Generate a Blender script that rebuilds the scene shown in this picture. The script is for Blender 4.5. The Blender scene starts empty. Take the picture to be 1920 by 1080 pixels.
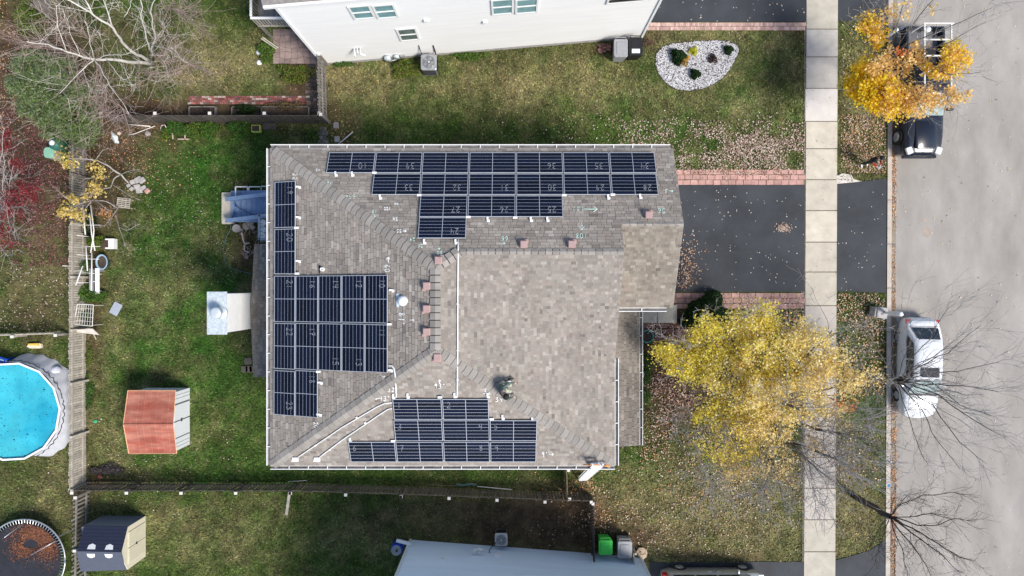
import bpy, math, random
import numpy as np
from mathutils import Vector, Matrix
random.seed(7); rng = np.random.default_rng(11)
S = bpy.context.scene; C = S.collection
# ------------------------------------------------------------------ camera, light
H = 31.6; F = 1200.0
cd = bpy.data.cameras.new('camera'); cam = bpy.data.objects.new('camera', cd); C.objects.link(cam)
cam.location = (0, 0, H); cam.rotation_euler = (0, 0, 0)
cd.sensor_width = 36; cd.lens = 36*F/1920; cd.clip_end = 600; cd.clip_start = .1
S.camera = cam
W_ = bpy.data.worlds.new("World"); S.world = W_; W_.use_nodes = True
nt = W_.node_tree; bg = nt.nodes['Background']
sky = nt.nodes.new('ShaderNodeTexSky'); sky.sky_type = 'NISHITA'; sky.sun_disc = False
SUNV = Vector((.70, -.52, 1.0)).normalized()
sky.sun_elevation = math.asin(SUNV.z); sky.sun_rotation = math.atan2(SUNV.x, SUNV.y)
sky.air_density = 1.0; sky.dust_density = 1.0; sky.ozone_density = 1.0
nt.links.new(sky.outputs[0], bg.inputs[0]); bg.inputs[1].default_value = .135
sl = bpy.data.lights.new('sun', 'SUN'); sl.energy = 3.85; sl.angle = math.radians(18); sl.color = (1, .945, .87)
so = bpy.data.objects.new('sun', sl); C.objects.link(so); so.rotation_euler = SUNV.to_track_quat('Z', 'Y').to_euler()
so.location = (10, -12, 40)
S.view_settings.view_transform = 'Standard'; S.view_settings.look = 'None'
S.view_settings.exposure = 0.33; S.view_settings.gamma = 1; S.view_settings.use_curve_mapping = False

# ------------------------------------------------------------------ helpers
def G(px, py, z=0.0):
    D = (H-z)/F
    return Vector(((px-960)*D, (540-py)*D, z))
def onplane(px, py, a, b, c):          # plane z = a x + b y + c
    u = (px-960)/F; v = (540-py)/F
    D = (H-c)/(1+a*u+b*v)
    return Vector((u*D, v*D, H-D))
def link(o, parent=None):
    C.objects.link(o)
    if parent is not None: o.parent = parent
    return o
def tag(o, label=None, cat=None, group=None, kind=None):
    if label: o['label'] = label
    if cat: o['category'] = cat
    if group: o['group'] = group
    if kind: o['kind'] = kind
    return o
def thing(name, loc, label, cat, group=None, rz=0):
    o = bpy.data.objects.new(name, None); C.objects.link(o); o.location = loc; o.rotation_euler = (0, 0, rz)
    o.empty_display_size = .2
    return tag(o, label, cat, group)
class MB:
    def __init__(s): s.v = []; s.f = []; s.m = []; s.c = []
    def add(s, vs, fs, m=0, c=None):
        n = len(s.v); s.v += [tuple(p) for p in vs]
        for f in fs: s.f.append(tuple(i+n for i in f)); s.m.append(m); s.c.append(c)
    def box(s, c, d, rz=0, m=0, rot=None, taper=1.0):
        x, y, z = d[0]/2, d[1]/2, d[2]/2
        R = rot if rot is not None else Matrix.Rotation(rz, 3, 'Z')
        vs = []
        for k in (-1, 1):
            t = taper if k > 0 else 1
            for (i, j) in ((-1, -1), (1, -1), (1, 1), (-1, 1)): vs.append(R @ Vector((i*x*t, j*y*t, k*z)) + Vector(c))
        s.add(vs, [(3, 2, 1, 0), (4, 5, 6, 7), (0, 1, 5, 4), (1, 2, 6, 5), (2, 3, 7, 6), (3, 0, 4, 7)], m)
        return s
    def rbox(s, c, d, r=.04, rz=0, m=0, bev=.02):   # rounded in plan + bevelled top
        pts = []
        for (sx, sy, a0) in ((1, 1, 0), (-1, 1, 90), (-1, -1, 180), (1, -1, 270)):
            for k in range(4):
                a = math.radians(a0+k*30); pts.append((sx*(d[0]/2-r)+r*math.cos(a), sy*(d[1]/2-r)+r*math.sin(a)))
        R = Matrix.Rotation(rz, 3, 'Z'); n = len(pts); vs = []
        for (z, q) in ((-d[2]/2, 0), (d[2]/2-bev, 0), (d[2]/2, bev)):
            for (x, y) in pts:
                l = 1-q/max(d[0], d[1])*2
                vs.append(R @ Vector((x*l, y*l, z)) + Vector(c))
        fs = [tuple(range(2*n, 3*n)), tuple(range(n-1, -1, -1))]
        for k in range(2):
            for i in range(n): fs.append((k*n+i, k*n+(i+1) % n, (k+1)*n+(i+1) % n, (k+1)*n+i))
        s.add(vs, fs, m); return s
    def prism(s, pts, z0, z1, m=0):      # pts ccw xy
        n = len(pts)
        vs = [(p[0], p[1], z0) for p in pts]+[(p[0], p[1], z1) for p in pts]
        fs = [tuple(range(n, 2*n)), tuple(range(n-1, -1, -1))]+[(i, (i+1) % n, n+(i+1) % n, n+i) for i in range(n)]
        s.add(vs, fs, m); return s
    def slab(s, pts, off, m=0):          # 3D polygon extruded by vector off
        n = len(pts); off = Vector(off); a = [Vector(p) for p in pts]
        vs = a+[p+off for p in a]
        s.add(vs, [tuple(range(n, 2*n)), tuple(range(n-1, -1, -1))]+[(i, (i+1) % n, n+(i+1) % n, n+i) for i in range(n)], m); return s
    def tube(s, pts, rad, n=6, m=0, cap=True):
        pts = [Vector(p) for p in pts]
        if not hasattr(rad, '__len__'): rad = [rad]*len(pts)
        vs = []; prev = None
        for i, p in enumerate(pts):
            d = (pts[min(i+1, len(pts)-1)]-pts[max(i-1, 0)])
            if d.length < 1e-6: d = Vector((0, 0, 1))
            d.normalize()
            a = prev if prev is not None else (Vector((0, 0, 1)) if abs(d.z) < .9 else Vector((1, 0, 0)))
            u = (a-d*a.dot(d))
            if u.length < 1e-4: u = Vector((1, 0, 0)).cross(d)
            u.normalize(); w = d.cross(u); prev = u
            for k in range(n):
                t = 2*math.pi*k/n; vs.append(p+(u*math.cos(t)+w*math.sin(t))*rad[i])
        fs = []
        for i in range(len(pts)-1):
            for k in range(n): fs.append((i*n+k, i*n+(k+1) % n, (i+1)*n+(k+1) % n, (i+1)*n+k))
        if cap: fs += [tuple(range(n-1, -1, -1)), tuple(range((len(pts)-1)*n, len(pts)*n))]
        s.add(vs, fs, m); return s
    def lathe(s, c, prof, n=20, m=0, sx=1, sy=1):    # prof [(r,z)]
        vs = []
        for (r, z) in prof:
            for k in range(n):
                t = 2*math.pi*k/n; vs.append((c[0]+r*sx*math.cos(t), c[1]+r*sy*math.sin(t), c[2]+z))
        fs = []
        for i in range(len(prof)-1):
            for k in range(n): fs.append((i*n+k, i*n+(k+1) % n, (i+1)*n+(k+1) % n, (i+1)*n+k))
        fs += [tuple(range(n-1, -1, -1)), tuple(range((len(prof)-1)*n, len(prof)*n))]
        s.add(vs, fs, m); return s
    def mesh(s, name, mats, smooth=False):
        me = bpy.data.meshes.new(name); me.from_pydata(s.v, [], s.f)
        for m in (mats if isinstance(mats, (list, tuple)) else [mats]): me.materials.append(m)
        me.polygons.foreach_set('material_index', s.m)
        if smooth: me.polygons.foreach_set('use_smooth', [True]*len(s.f))
        if any(c is not None for c in s.c):
            at = me.attributes.new('Col', 'FLOAT_COLOR', 'FACE')
            at.data.foreach_set('color', [q for c in s.c for q in ((*c, 1) if c is not None else (1, 1, 1, 1))])
        me.update(); return me
    def build(s, name, mats, parent=None, smooth=False, kind=None, world=False):
        o = bpy.data.objects.new(name, s.mesh(name, mats, smooth)); link(o, parent)
        if parent is not None and world:
            o.matrix_parent_inverse = base_mat(parent).inverted()
        if kind: o['kind'] = kind
        return o
def base_mat(p):
    m = Matrix.Translation(p.location) @ p.rotation_euler.to_matrix().to_4x4()
    return base_mat(p.parent) @ p.matrix_parent_inverse @ m if p.parent is not None else m
def quads_mesh(name, V, col, mat, parent=None, nper=4, kind=None, world=False):
    """V (N,nper,3) numpy, col (N,3)"""
    N = V.shape[0]; me = bpy.data.meshes.new(name)
    me.vertices.add(N*nper); me.vertices.foreach_set('co', V.astype(np.float32).ravel())
    me.loops.add(N*nper); me.loops.foreach_set('vertex_index', np.arange(N*nper, dtype=np.int32))
    me.polygons.add(N); me.polygons.foreach_set('loop_start', np.arange(0, N*nper, nper, dtype=np.int32))
    try: me.polygons.foreach_set('loop_total', np.full(N, nper, dtype=np.int32))
    except Exception: pass
    at = me.attributes.new('Col', 'FLOAT_COLOR', 'FACE')
    c4 = np.ones((N, 4), dtype=np.float32); c4[:, :3] = col; at.data.foreach_set('color', c4.ravel())
    me.materials.append(mat); me.update(calc_edges=True); me.validate()
    o = bpy.data.objects.new(name, me); link(o, parent)
    if parent is not None and world: o.matrix_parent_inverse = base_mat(parent).inverted()
    if kind: o['kind'] = kind
    return o
def share(o, parent, loc=None, rot=None, name=None):
    c = o.copy(); C.objects.link(c); c.parent = parent
    if loc is not None: c.location = loc
    if rot is not None: c.rotation_euler = rot
    return c
def copy_tree(o, parent=None):
    c = o.copy(); C.objects.link(c)
    if parent is not None: c.parent = parent
    for ch in list(o.children): copy_tree(ch, c)
    return c

# ------------------------------------------------------------------ materials
def mat(name, col, rough=.8, var=.15, scale=6, col2=None, bump=0, metal=0, attr=False, rnd=0, fine=0, spec=.4,
        stretch=None, clear=0, trans=0, alpha=1, bscale=None, thr=(.35, .65)):
    m = bpy.data.materials.new(name); m.use_nodes = True; n = m.node_tree.nodes; l = m.node_tree.links
    b = n['Principled BSDF']; b.inputs['Roughness'].default_value = rough; b.inputs['Metallic'].default_value = metal
    b.inputs['Specular IOR Level'].default_value = spec
    if clear: b.inputs['Coat Weight'].default_value = clear; b.inputs['Coat Roughness'].default_value = .04
    geo = n.new('ShaderNodeNewGeometry'); pos = geo.outputs['Position']
    if stretch:
        mp = n.new('ShaderNodeMapping'); mp.inputs['Scale'].default_value = stretch; l.new(pos, mp.inputs[0]); pos = mp.outputs[0]
    def noise(sc, det=5):
        t = n.new('ShaderNodeTexNoise'); t.inputs['Scale'].default_value = sc; t.inputs['Detail'].default_value = det
        t.inputs['Roughness'].default_value = .62; l.new(pos, t.inputs['Vector']); return t.outputs['Fac']
    def mr(fac, a, c, lo=.3, hi=.7):
        r = n.new('ShaderNodeMapRange'); r.inputs[1].default_value = lo; r.inputs[2].default_value = hi
        r.inputs[3].default_value = a; r.inputs[4].default_value = c; l.new(fac, r.inputs[0]); return r.outputs[0]
    def mul(x, y):
        q = n.new('ShaderNodeVectorMath'); q.operation = 'MULTIPLY'; l.new(x, q.inputs[0]); l.new(y, q.inputs[1]); return q.outputs[0]
    if attr:
        a = n.new('ShaderNodeAttribute'); a.attribute_name = 'Col'; base = a.outputs['Color']
        rg = n.new('ShaderNodeRGB'); rg.outputs[0].default_value = (*col, 1); base = mul(base, rg.outputs[0])
    else:
        rg = n.new('ShaderNodeRGB'); rg.outputs[0].default_value = (*col, 1); base = rg.outputs[0]
        if col2:
            mx = n.new('ShaderNodeMix'); mx.data_type = 'RGBA'; rg2 = n.new('ShaderNodeRGB'); rg2.outputs[0].default_value = (*col2, 1)
            l.new(mr(noise(scale*.6), 0, 1, *thr), mx.inputs[0]); l.new(base, mx.inputs[6]); l.new(rg2.outputs[0], mx.inputs[7]); base = mx.outputs[2]
    if var: base = mul(base, mr(noise(scale), 1-var, 1+var))
    if fine: base = mul(base, mr(noise(60, 3), 1-fine, 1+fine))
    if rnd:
        oi = n.new('ShaderNodeObjectInfo'); base = mul(base, mr(oi.outputs['Random'], 1-rnd, 1+rnd, 0, 1))
    l.new(base, b.inputs['Base Color'])
    if bump:
        bp = n.new('ShaderNodeBump'); bp.inputs['Strength'].default_value = bump; bp.inputs['Distance'].default_value = .03
        l.new(noise(bscale or scale*5, 4), bp.inputs['Height']); l.new(bp.outputs[0], b.inputs['Normal'])
    if trans: b.inputs['Transmission Weight'].default_value = trans
    return m
def translucent(m, w=.5):
    n = m.node_tree.nodes; l = m.node_tree.links; b = n['Principled BSDF']; out = n['Material Output']
    t = n.new('ShaderNodeBsdfTranslucent'); mx = n.new('ShaderNodeMixShader'); mx.inputs[0].default_value = w
    l.new(b.inputs['Base Color'].links[0].from_socket, t.inputs['Color']); l.new(b.outputs[0], mx.inputs[1]); l.new(t.outputs[0], mx.inputs[2]); l.new(mx.outputs[0], out.inputs['Surface'])
def wm(*a, **k): return mat(*a, **k)
M = {}
M['shingle'] = mat('roof_shingle', (.98, .945, .905), .95, .13, .9, attr=True, fine=.18, bump=.25, bscale=60, spec=.15)
M['cap'] = mat('ridge_cap_shingle', (.292, .268, .242), .95, .12, 3, rnd=.15, fine=.15, spec=.15)
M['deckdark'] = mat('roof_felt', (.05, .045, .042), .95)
M['white'] = mat('white_paint', (.80, .80, .79), .5, .05, 2)
M['gutterin'] = mat('gutter_dirt', (.16, .15, .14), .9, .4, 4)
M['siding_w'] = mat('white_vinyl_siding', (.76, .755, .74), .55, .04, 1.2, stretch=(.3, .3, 3))
M['siding_b'] = mat('pale_blue_siding', (.64, .77, .92), .6, .05, 1.2, stretch=(.3, .3, 3))
M['asphalt_new'] = mat('sealed_asphalt', (.036, .040, .047), .75, .3, .7, bump=.25, bscale=70, fine=.15, spec=.4)
M['road'] = mat('road_asphalt', (.345, .32, .292), .92, .15, .8, fine=.14, bump=.15, bscale=60, spec=.2, stretch=(1, .45, 1), col2=(.285, .262, .235), thr=(.38, .72))
M['concrete'] = mat('sidewalk_concrete', (.51, .465, .385), .92, .13, 1.7, rnd=.10, fine=.06, bump=.1, spec=.2)
M['kerb'] = mat('kerb_concrete', (.48, .42, .36), .9, .15, 2, fine=.08)
M['pan'] = mat('gutter_pan', (.26, .22, .17), .9, .25, 2, fine=.12)
M['paver'] = mat('red_paver', (.46, .27, .23), .9, .2, 5, rnd=.16, fine=.08)
M['brick_mix'] = mat('mixed_brick', (1, 1, 1), .9, .2, 7, attr=True)
M['soil'] = mat('dark_soil', (.06, .042, .032), .95, .4, 4, fine=.3)
M['steel'] = mat('galvanised_metal', (.55, .56, .58), .38, .1, 5, metal=.7)
M['flue'] = mat('painted_flue', (.72, .78, .80), .35, .12, 6, metal=.4)
M['galv'] = mat('weathered_tin', (.60, .66, .68), .5, .22, 9, metal=.3, fine=.1)
M['frame'] = mat('aluminium_frame', (.60, .62, .66), .4, .04, 3, metal=.35)
M['backsheet'] = mat('panel_backsheet', (.68, .71, .78), .4, .0, 3, spec=.3)
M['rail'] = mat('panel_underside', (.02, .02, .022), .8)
M['chalk'] = mat('chalk', (.85, .86, .85), .9, .12, 20)
M['chalk2'] = mat('mint_chalk', (.55, .78, .68), .9, .12, 20)
M['chalkp'] = mat('chalk_on_glass', (.30, .32, .36), .9, .25, 20)
M['vent'] = mat('brown_vent_plastic', (.40, .27, .25), .6, .1, 5)
M['conduit'] = mat('grey_white_conduit', (.74, .74, .72), .5, .05, 4)
M['dome'] = mat('white_dome', (.82, .84, .86), .25, .04, 2)
M['black'] = mat('black_plastic', (.015, .015, .017), .45, .1, 5)
M['dgrey'] = mat('grey_plastic', (.16, .165, .18), .5, .1, 5)
M['mgrey'] = mat('mid_grey_plastic', (.30, .305, .32), .5, .1, 5)
M['wood_grey'] = mat('weathered_wood', (.20, .185, .165), .9, .3, 5, rnd=.22, fine=.15, bump=.15)
M['wood_pale'] = mat('bleached_wood', (.42, .38, .32), .9, .25, 5, rnd=.2, fine=.12)
M['wood_dark'] = mat('old_dark_wood', (.085, .073, .062), .9, .3, 5, rnd=.25, fine=.15)
M['wood_olive'] = mat('mossy_wood', (.14, .115, .07), .9, .3, 5, rnd=.25, fine=.15)
M['deck'] = mat('deck_boards', (.19, .19, .195), .9, .3, 6, rnd=.25, stretch=(6, .5, 1), fine=.1)
M['bluepaint'] = mat('blue_deck_paint', (.23, .33, .50), .6, .15, 3, rnd=.08)
M['cap_c'] = mat('pale_post_cap', (.68, .66, .62), .7, .1, 4)
M['bark'] = mat('grey_bark', (.14, .122, .108), .95, .3, 8)
M['bark_dark'] = mat('dark_bark', (.075, .058, .048), .95, .3, 8)
M['bark_pale'] = mat('pale_twigs', (.42, .385, .365), .9, .25, 6)
M['birch'] = mat('white_birch_bark', (.70, .66, .60), .8, .15, 5, col2=(.30, .26, .22), thr=(.55, .75))
M['twig_red'] = mat('reddish_twigs', (.36, .27, .24), .9, .25, 6)
M['leaf'] = mat('foliage', (1, 1, 1), .6, .1, 4, attr=True, spec=.25)
translucent(M['leaf'])
M['litter'] = mat('fallen_leaf', (1, 1, 1), .8, .0, 4, attr=True, spec=.2)
M['grassblade'] = mat('grass_blade', (1, 1, 1), .8, .0, 4, attr=True, spec=.15)
M['rock_w'] = mat('white_rock', (1, 1, 1), .8, .08, 9, attr=True)
M['stone'] = mat('grey_stone', (.36, .34, .33), .9, .2, 5, rnd=.15, fine=.1)
M['flag'] = mat('stamped_patio', (.27, .20, .185), .85, .25, 3, rnd=.14, fine=.08)
M['glass_dark'] = mat('dark_glass', (.012, .016, .022), .06, 0, 1, spec=.8)
M['glass_blue'] = mat('window_glass_blue', (.19, .34, .36), .15, .18, 3, spec=.6)
M['glass_gl'] = mat('windshield', (.30, .36, .34), .08, .3, 3, spec=.8)  # pale base colour has the sky's reflection painted into the glass
M['carwhite'] = mat('white_car_paint', (.72, .74, .77), .3, 0, 1, clear=.8)
M['carblack'] = mat('black_car_paint', (.012, .016, .028), .32, 0, 1, clear=.35)
M['carsilver'] = mat('silver_car_paint', (.46, .46, .46), .3, 0, 1, metal=.5, clear=.8)
M['tyre'] = mat('tyre_rubber', (.02, .02, .02), .9)
M['lamp'] = mat('clear_lamp', (.75, .78, .8), .15, .1, 20, clear=.5)
M['redlamp'] = mat('red_lamp', (.45, .02, .02), .2, 0, 1, clear=.5)
M['water'] = mat('pool_water', (.02, .34, .48), .10, .16, .9, col2=(.06, .47, .56), bump=.12, bscale=4, spec=.6)
M['vinyl'] = mat('pool_vinyl', (.50, .51, .55), .6, .1, 3)
M['tramp'] = mat('trampoline_mat', (.022, .023, .030), .7, .3, 3)
M['red_roof'] = mat('faded_red_metal', (.34, .085, .055), .6, .22, 2.5, col2=(.46, .19, .13), rnd=.06, stretch=(.5, 2, 1))
M['shedwhite'] = mat('shed_white_metal', (.74, .76, .79), .5, .04, 3)
M['navy'] = mat('navy_shed_roof', (.024, .028, .055), .6, .12, 8)
M['greyroof'] = mat('slate_plastic_roof', (.085, .095, .13), .6, .10, 8)
M['cream'] = mat('cream_shed_plastic', (.66, .61, .47), .6, .05, 4)
M['green_bin'] = mat('green_bin_plastic', (.07, .62, .09), .4, .05, 3)
M['green_dark'] = mat('green_plastic', (.03, .13, .10), .5, .1, 3)
M['green_mint'] = mat('faded_green_plastic', (.22, .44, .32), .6, .1, 3)
M['blueplas'] = mat('blue_plastic', (.01, .06, .42), .35, .08, 3)
M['skyplas'] = mat('pale_blue_plastic', (.28, .40, .50), .5, .1, 3)
M['yellow'] = mat('yellow_plastic', (.75, .48, .06), .5, .1, 3)
M['lime'] = mat('lime_plastic', (.5, .62, .12), .5, .1, 3)
M['beige'] = mat('beige_mat', (.55, .49, .40), .9, .15, 5)
M['rope'] = mat('dark_blue_hose', (.02, .05, .18), .5)
M['ghose'] = mat('green_hose', (.07, .13, .12), .5)
M['orange'] = mat('orange_plastic', (.75, .28, .06), .5)
M['skin'] = mat('skin', (.52, .31, .23), .6, .05, 10)
M['hair'] = mat('dark_hair', (.015, .012, .011), .7, .1, 20)
M['jack_green'] = mat('green_grey_jacket', (.10, .13, .12), .85, .3, 14)
M['camo'] = mat('pale_camo_cloth', (.36, .38, .30), .85, .4, 16)
M['jack_black'] = mat('black_jacket', (.012, .012, .016), .85, .2, 14)
M['cloth_red'] = mat('red_cloth', (.35, .015, .02), .85, .2, 14)
M['shoe'] = mat('white_shoe', (.78, .77, .74), .6)
M['tealm'] = mat('teal_tub', (.05, .28, .25), .4)
M['paint_blue'] = mat('blue_spray_paint', (.05, .2, .42), .8)
M['tarp'] = mat('grey_sheet', (.34, .38, .44), .6, .1, 5)
def solar_mat():
    m = bpy.data.materials.new('solar_cell'); m.use_nodes = True; n = m.node_tree.nodes; l = m.node_tree.links
    b = n['Principled BSDF']; b.inputs['Roughness'].default_value = .3; b.inputs['Specular IOR Level'].default_value = .25; b.inputs['Coat Weight'].default_value = .08; b.inputs['Coat Roughness'].default_value = .05
    oi = n.new('ShaderNodeObjectInfo'); r = n.new('ShaderNodeMapRange'); r.inputs[3].default_value = .55; r.inputs[4].default_value = 1.6
    l.new(oi.outputs['Random'], r.inputs[0]); v = n.new('ShaderNodeVectorMath'); v.operation = 'SCALE'; v.inputs[0].default_value = (.0030, .0055, .017)
    l.new(r.outputs[0], v.inputs['Scale']); l.new(v.outputs[0], b.inputs['Base Color']); return m
M['cell'] = solar_mat()

# ------------------------------------------------------------------ ground zones (real turf state: green / olive / straw / bare + litter)
def gauss(px, py, blobs):
    r = np.zeros_like(px)
    for (cx, cy, rx, ry, s) in blobs:
        r += s*np.exp(-(((px-cx)/rx)**2+((py-cy)/ry)**2))
    return r
def vnoise(x, y, sc, seed):
    r = np.random.default_rng(seed); n = 64; g = r.random((n, n))
    X = x/sc; Y = y/sc; i = np.floor(X).astype(int); j = np.floor(Y).astype(int); fx = X-i; fy = Y-j
    fx = fx*fx*(3-2*fx); fy = fy*fy*(3-2*fy)
    a = g[i % n, j % n]; b = g[(i+1) % n, j % n]; c = g[i % n, (j+1) % n]; d = g[(i+1) % n, (j+1) % n]
    return (a*(1-fx)+b*fx)*(1-fy)+(c*(1-fx)+d*fx)*fy
def fbm(x, y, sc, seed):
    return .5*vnoise(x, y, sc, seed)+.3*vnoise(x, y, sc/2.3, seed+1)+.2*vnoise(x, y, sc/5.1, seed+2)
DRY = [(850, 165, 260, 60, .55), (1000, 140, 500, 70, .25), (400, 110, 80, 60, .65), (350, 150, 120, 60, .3), (1420, 180, 130, 110, .35), (1250, 980, 260, 90, .65), (1430, 960, 160, 120, .5),
       (1600, 900, 60, 160, .6), (1610, 150, 50, 130, .55), (330, 1000, 260, 80, .38), (650, 1000, 250, 80, .35), (330, 450, 80, 120, .2), (1330, 75, 200, 40, .35),
       (60, 540, 60, 60, .3), (270, 870, 120, 40, .3), (90, 930, 60, 60, .25), (180, 700, 40, 200, .35), (1100, 120, 120, 60, .2), (620, 110, 40, 60, .4), (450, 640, 60, 60, .2), (400, 790, 90, 60, .2)]
BARE = [(880, 960, 250, 40, .5), (60, 300, 90, 190, 1.2), (20, 150, 50, 180, .9), (90, 120, 90, 110, .8), (190, 200, 130, 55, .8), (230, 270, 110, 60, .6), (200, 380, 70, 110, .65), (320, 205, 140, 14, .9),
        (1240, 640, 45, 110, 1.0), (1300, 740, 110, 90, .8), (960, 985, 170, 55, .8), (1060, 970, 80, 50, .9), (175, 620, 22, 260, .6), (480, 560, 40, 160, .3), (1500, 60, 30, 16, .7),
        (200, 905, 100, 20, .7), (1165, 1010, 90, 22, .9), (500, 205, 120, 25, .9), (560, 160, 30, 60, .8), (640, 225, 40, 26, .6), (1140, 92, 60, 12, .8), (460, 450, 30, 60, .9), (1220, 70, 22, 10, .7),
        (60, 600, 70, 40, .5), (260, 60, 90, 60, .25), (1620, 690, 60, 60, .4), (1270, 600, 60, 30, .8), (300, 235, 120, 14, .5), (150, 980, 20, 90, .6), (1330, 1043, 120, 8, .6), (1450, 1048, 60, 6, .5)]
LUSH = [(330, 560, 220, 300, .45), (900, 220, 400, 50, .3), (400, 300, 160, 60, .6), (1420, 205, 45, 40, .9), (360, 560, 160, 180, .45), (1280, 1000, 22, 60, .5), (1380, 1000, 20, 60, .4), (700, 890, 300, 22, .3), (1165, 860, 30, 40, .5), (330, 480, 120, 60, .3), (100, 900, 60, 60, .3), (350, 880, 160, 40, .4)]
def zones(px, py, x, y):
    n1 = fbm(x, y, 2.2, 3); n2 = fbm(x, y, .7, 9); n3 = fbm(x, y, 4.5, 21)
    dry = gauss(px, py, DRY)+(n3-.5)*1.0+(n2-.5)*.9+(fbm(x, y, .35, 55)-.5)*.5+.10
    bare = gauss(px, py, BARE)*(.5+n1)+(n2-.5)*.5
    lush = gauss(px, py, LUSH)+(n1-.5)*.4+(fbm(x, y, 1.1, 40)-.5)*.5
    return np.clip(dry, 0, 1), np.clip(bare, 0, 1), np.clip(lush, 0, 1)
GREEN = np.array((.056, .092, .020)); LUSHC = np.array((.030, .088, .012)); STRAW = np.array((.215, .185, .088)); DIRT = np.array((.088, .056, .036))
def turf(px, py, x, y):
    d, b, u = zones(px, py, x, y)
    c = GREEN*(1-u[:, None])+LUSHC*u[:, None]
    c = c*(1-d[:, None]*.85)+STRAW*d[:, None]*.85
    c = c*(1-b[:, None]*.9)+DIRT*b[:, None]*.9
    c = c*(.42+1.1*fbm(x, y, .40, 77))[:, None]*(.72+.52*fbm(x, y, 1.3, 90))[:, None]
    return c
KX = 1664.0   # back of kerb (px)
def kx(py): return 1668 - (py)*5.5/1080.
# lawn grid
xs = np.concatenate([[-120, -60], np.arange(-30, G(1666, 0).x, .22), [G(1666, 0).x]]); ys = np.concatenate([[-120, -50], np.arange(-17, 17.01, .22), [50, 120]])
XX, YY = np.meshgrid(xs, ys); x = XX.ravel(); y = YY.ravel()
zz = (fbm(x, y, 1.5, 5)-.5)*.03
px = x*F/H+960; py = 540-y*F/H
col = turf(px, py, x, y)
nx = len(xs); ny = len(ys)
me = bpy.data.meshes.new('lawn'); fs = [(j*nx+i, j*nx+i+1, (j+1)*nx+i+1, (j+1)*nx+i) for j in range(ny-1) for i in range(nx-1)]
me.from_pydata(np.stack([x, y, zz-.02], 1).tolist(), [], fs)
at = me.attributes.new('Col', 'FLOAT_COLOR', 'POINT'); c4 = np.ones((len(x), 4), dtype=np.float32); c4[:, :3] = col; at.data.foreach_set('color', c4.ravel())
M['turf'] = mat('turf', (1, 1, 1), .95, .28, 2.5, attr=True, fine=.35, bump=.5, bscale=22, spec=.1)
me.materials.append(M['turf']); lawn = link(bpy.data.objects.new('lawn', me)); tag(lawn, kind='structure')
b = MB(); b.add([(-200, -200, -.3), (200, -200, -.3), (200, 200, -.3), (-200, 200, -.3)], [(0, 1, 2, 3)])
M['farg'] = mat('far_grass', (.08, .10, .035), .95, .3, .3); tag(b.build('ground', M['farg']), kind='structure')

def inpoly(px, py, poly):
    r = np.zeros(px.shape, bool); n = len(poly)
    for i in range(n):
        x1, y1 = poly[i]; x2, y2 = poly[(i+1) % n]
        c = ((y1 > py) != (y2 > py)) & (px < (x2-x1)*(py-y1)/((y2-y1)+1e-9)+x1); r ^= c
    return r
DRIVE = [(1225, 347), (1509, 347), (1508, 547), (1225, 547)]
APRON = [(1568, 345), (1600, 342), (1662, 335), (1661, 549), (1567, 546)]
DRIVE_T = [(1222, -120), (1512, -120), (1511, 41), (1212, 41)]
APRON_T = [(1571, -120), (1665, -120), (1665, 40), (1570, 39)]
DRIVE_B = [(1218, 1054), (1507, 1053), (1507, 1300), (1218, 1300)]
APRON_B = [(1566, 1050), (1590, 1044), (1630, 1032), (1652, 1018), (1659, 1010), (1658, 1300), (1566, 1300)]
WALK = [(1512, -160), (1571, -160), (1564.5, 1240), (1506.5, 1240)]
ISLAND = [(1231, 101), (1243, 88), (1262, 82), (1300, 78), (1340, 76), (1366, 78), (1380, 84), (1385, 93), (1381, 106), (1370, 127), (1354, 146), (1335, 159), (1315, 167), (1290, 170), (1268, 167), (1250, 157), (1236, 140), (1229, 119)]
PAVED = [DRIVE, APRON, DRIVE_T, APRON_T, DRIVE_B, APRON_B, WALK, ISLAND, [(1215, 40), (1510, 40), (1508, 58), (1213, 58)], [(1268, 318), (1507, 318), (1507, 348), (1268, 348)], [(1268, 546), (1507, 546), (1507, 579), (1268, 579)],
         [(507, 60), (605, 60), (605, 120), (520, 120)], [(530, 300), (1150, 300), (1150, 840), (530, 840)], [(350, 178), (576, 178), (576, 201), (350, 201)]]
def paved(px, py):
    r = np.zeros(px.shape, bool)
    for p in PAVED: r |= inpoly(px, py, p)
    return r
# grass tufts: leaning blades
N = 330000
gx = rng.uniform(-25.6, 18.75, N); gy = rng.uniform(-14.5, 14.5, N)
px = gx*F/H+960; py = 540-gy*F/H
d, bb, u = zones(px, py, gx, gy)
keep = (~paved(px, py)) & (rng.random(N) > bb*.8) & (px < 1664-py*.0055)
gx, gy, px, py = gx[keep], gy[keep], px[keep], py[keep]; N = len(gx)
c = turf(px, py, gx, gy)*(.42+1.9*rng.random((N, 1))**1.7)*(.75+.5*(fbm(gx, gy, .22, 61)))[:, None]*np.stack([rng.uniform(.85, 1.25, N), np.ones(N), rng.uniform(.7, 1.3, N)], 1)
a = rng.uniform(0, 2*np.pi, N); ln = rng.uniform(.05, .13, N); wd = rng.uniform(.012, .034, N); hh = rng.uniform(.02, .075, N)
dx, dy = np.cos(a), np.sin(a)
V = np.zeros((N, 3, 3)); z0 = .0
V[:, 0] = np.stack([gx-dy*wd, gy+dx*wd, np.full(N, -.005)], 1); V[:, 1] = np.stack([gx+dy*wd, gy-dx*wd, np.full(N, -.005)], 1)
V[:, 2] = np.stack([gx+dx*ln, gy+dy*ln, hh], 1)
tag(quads_mesh('grass', V, c, M['grassblade'], nper=3), 'short autumn grass of the lawns, green with straw patches', 'grass', kind='stuff')

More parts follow.
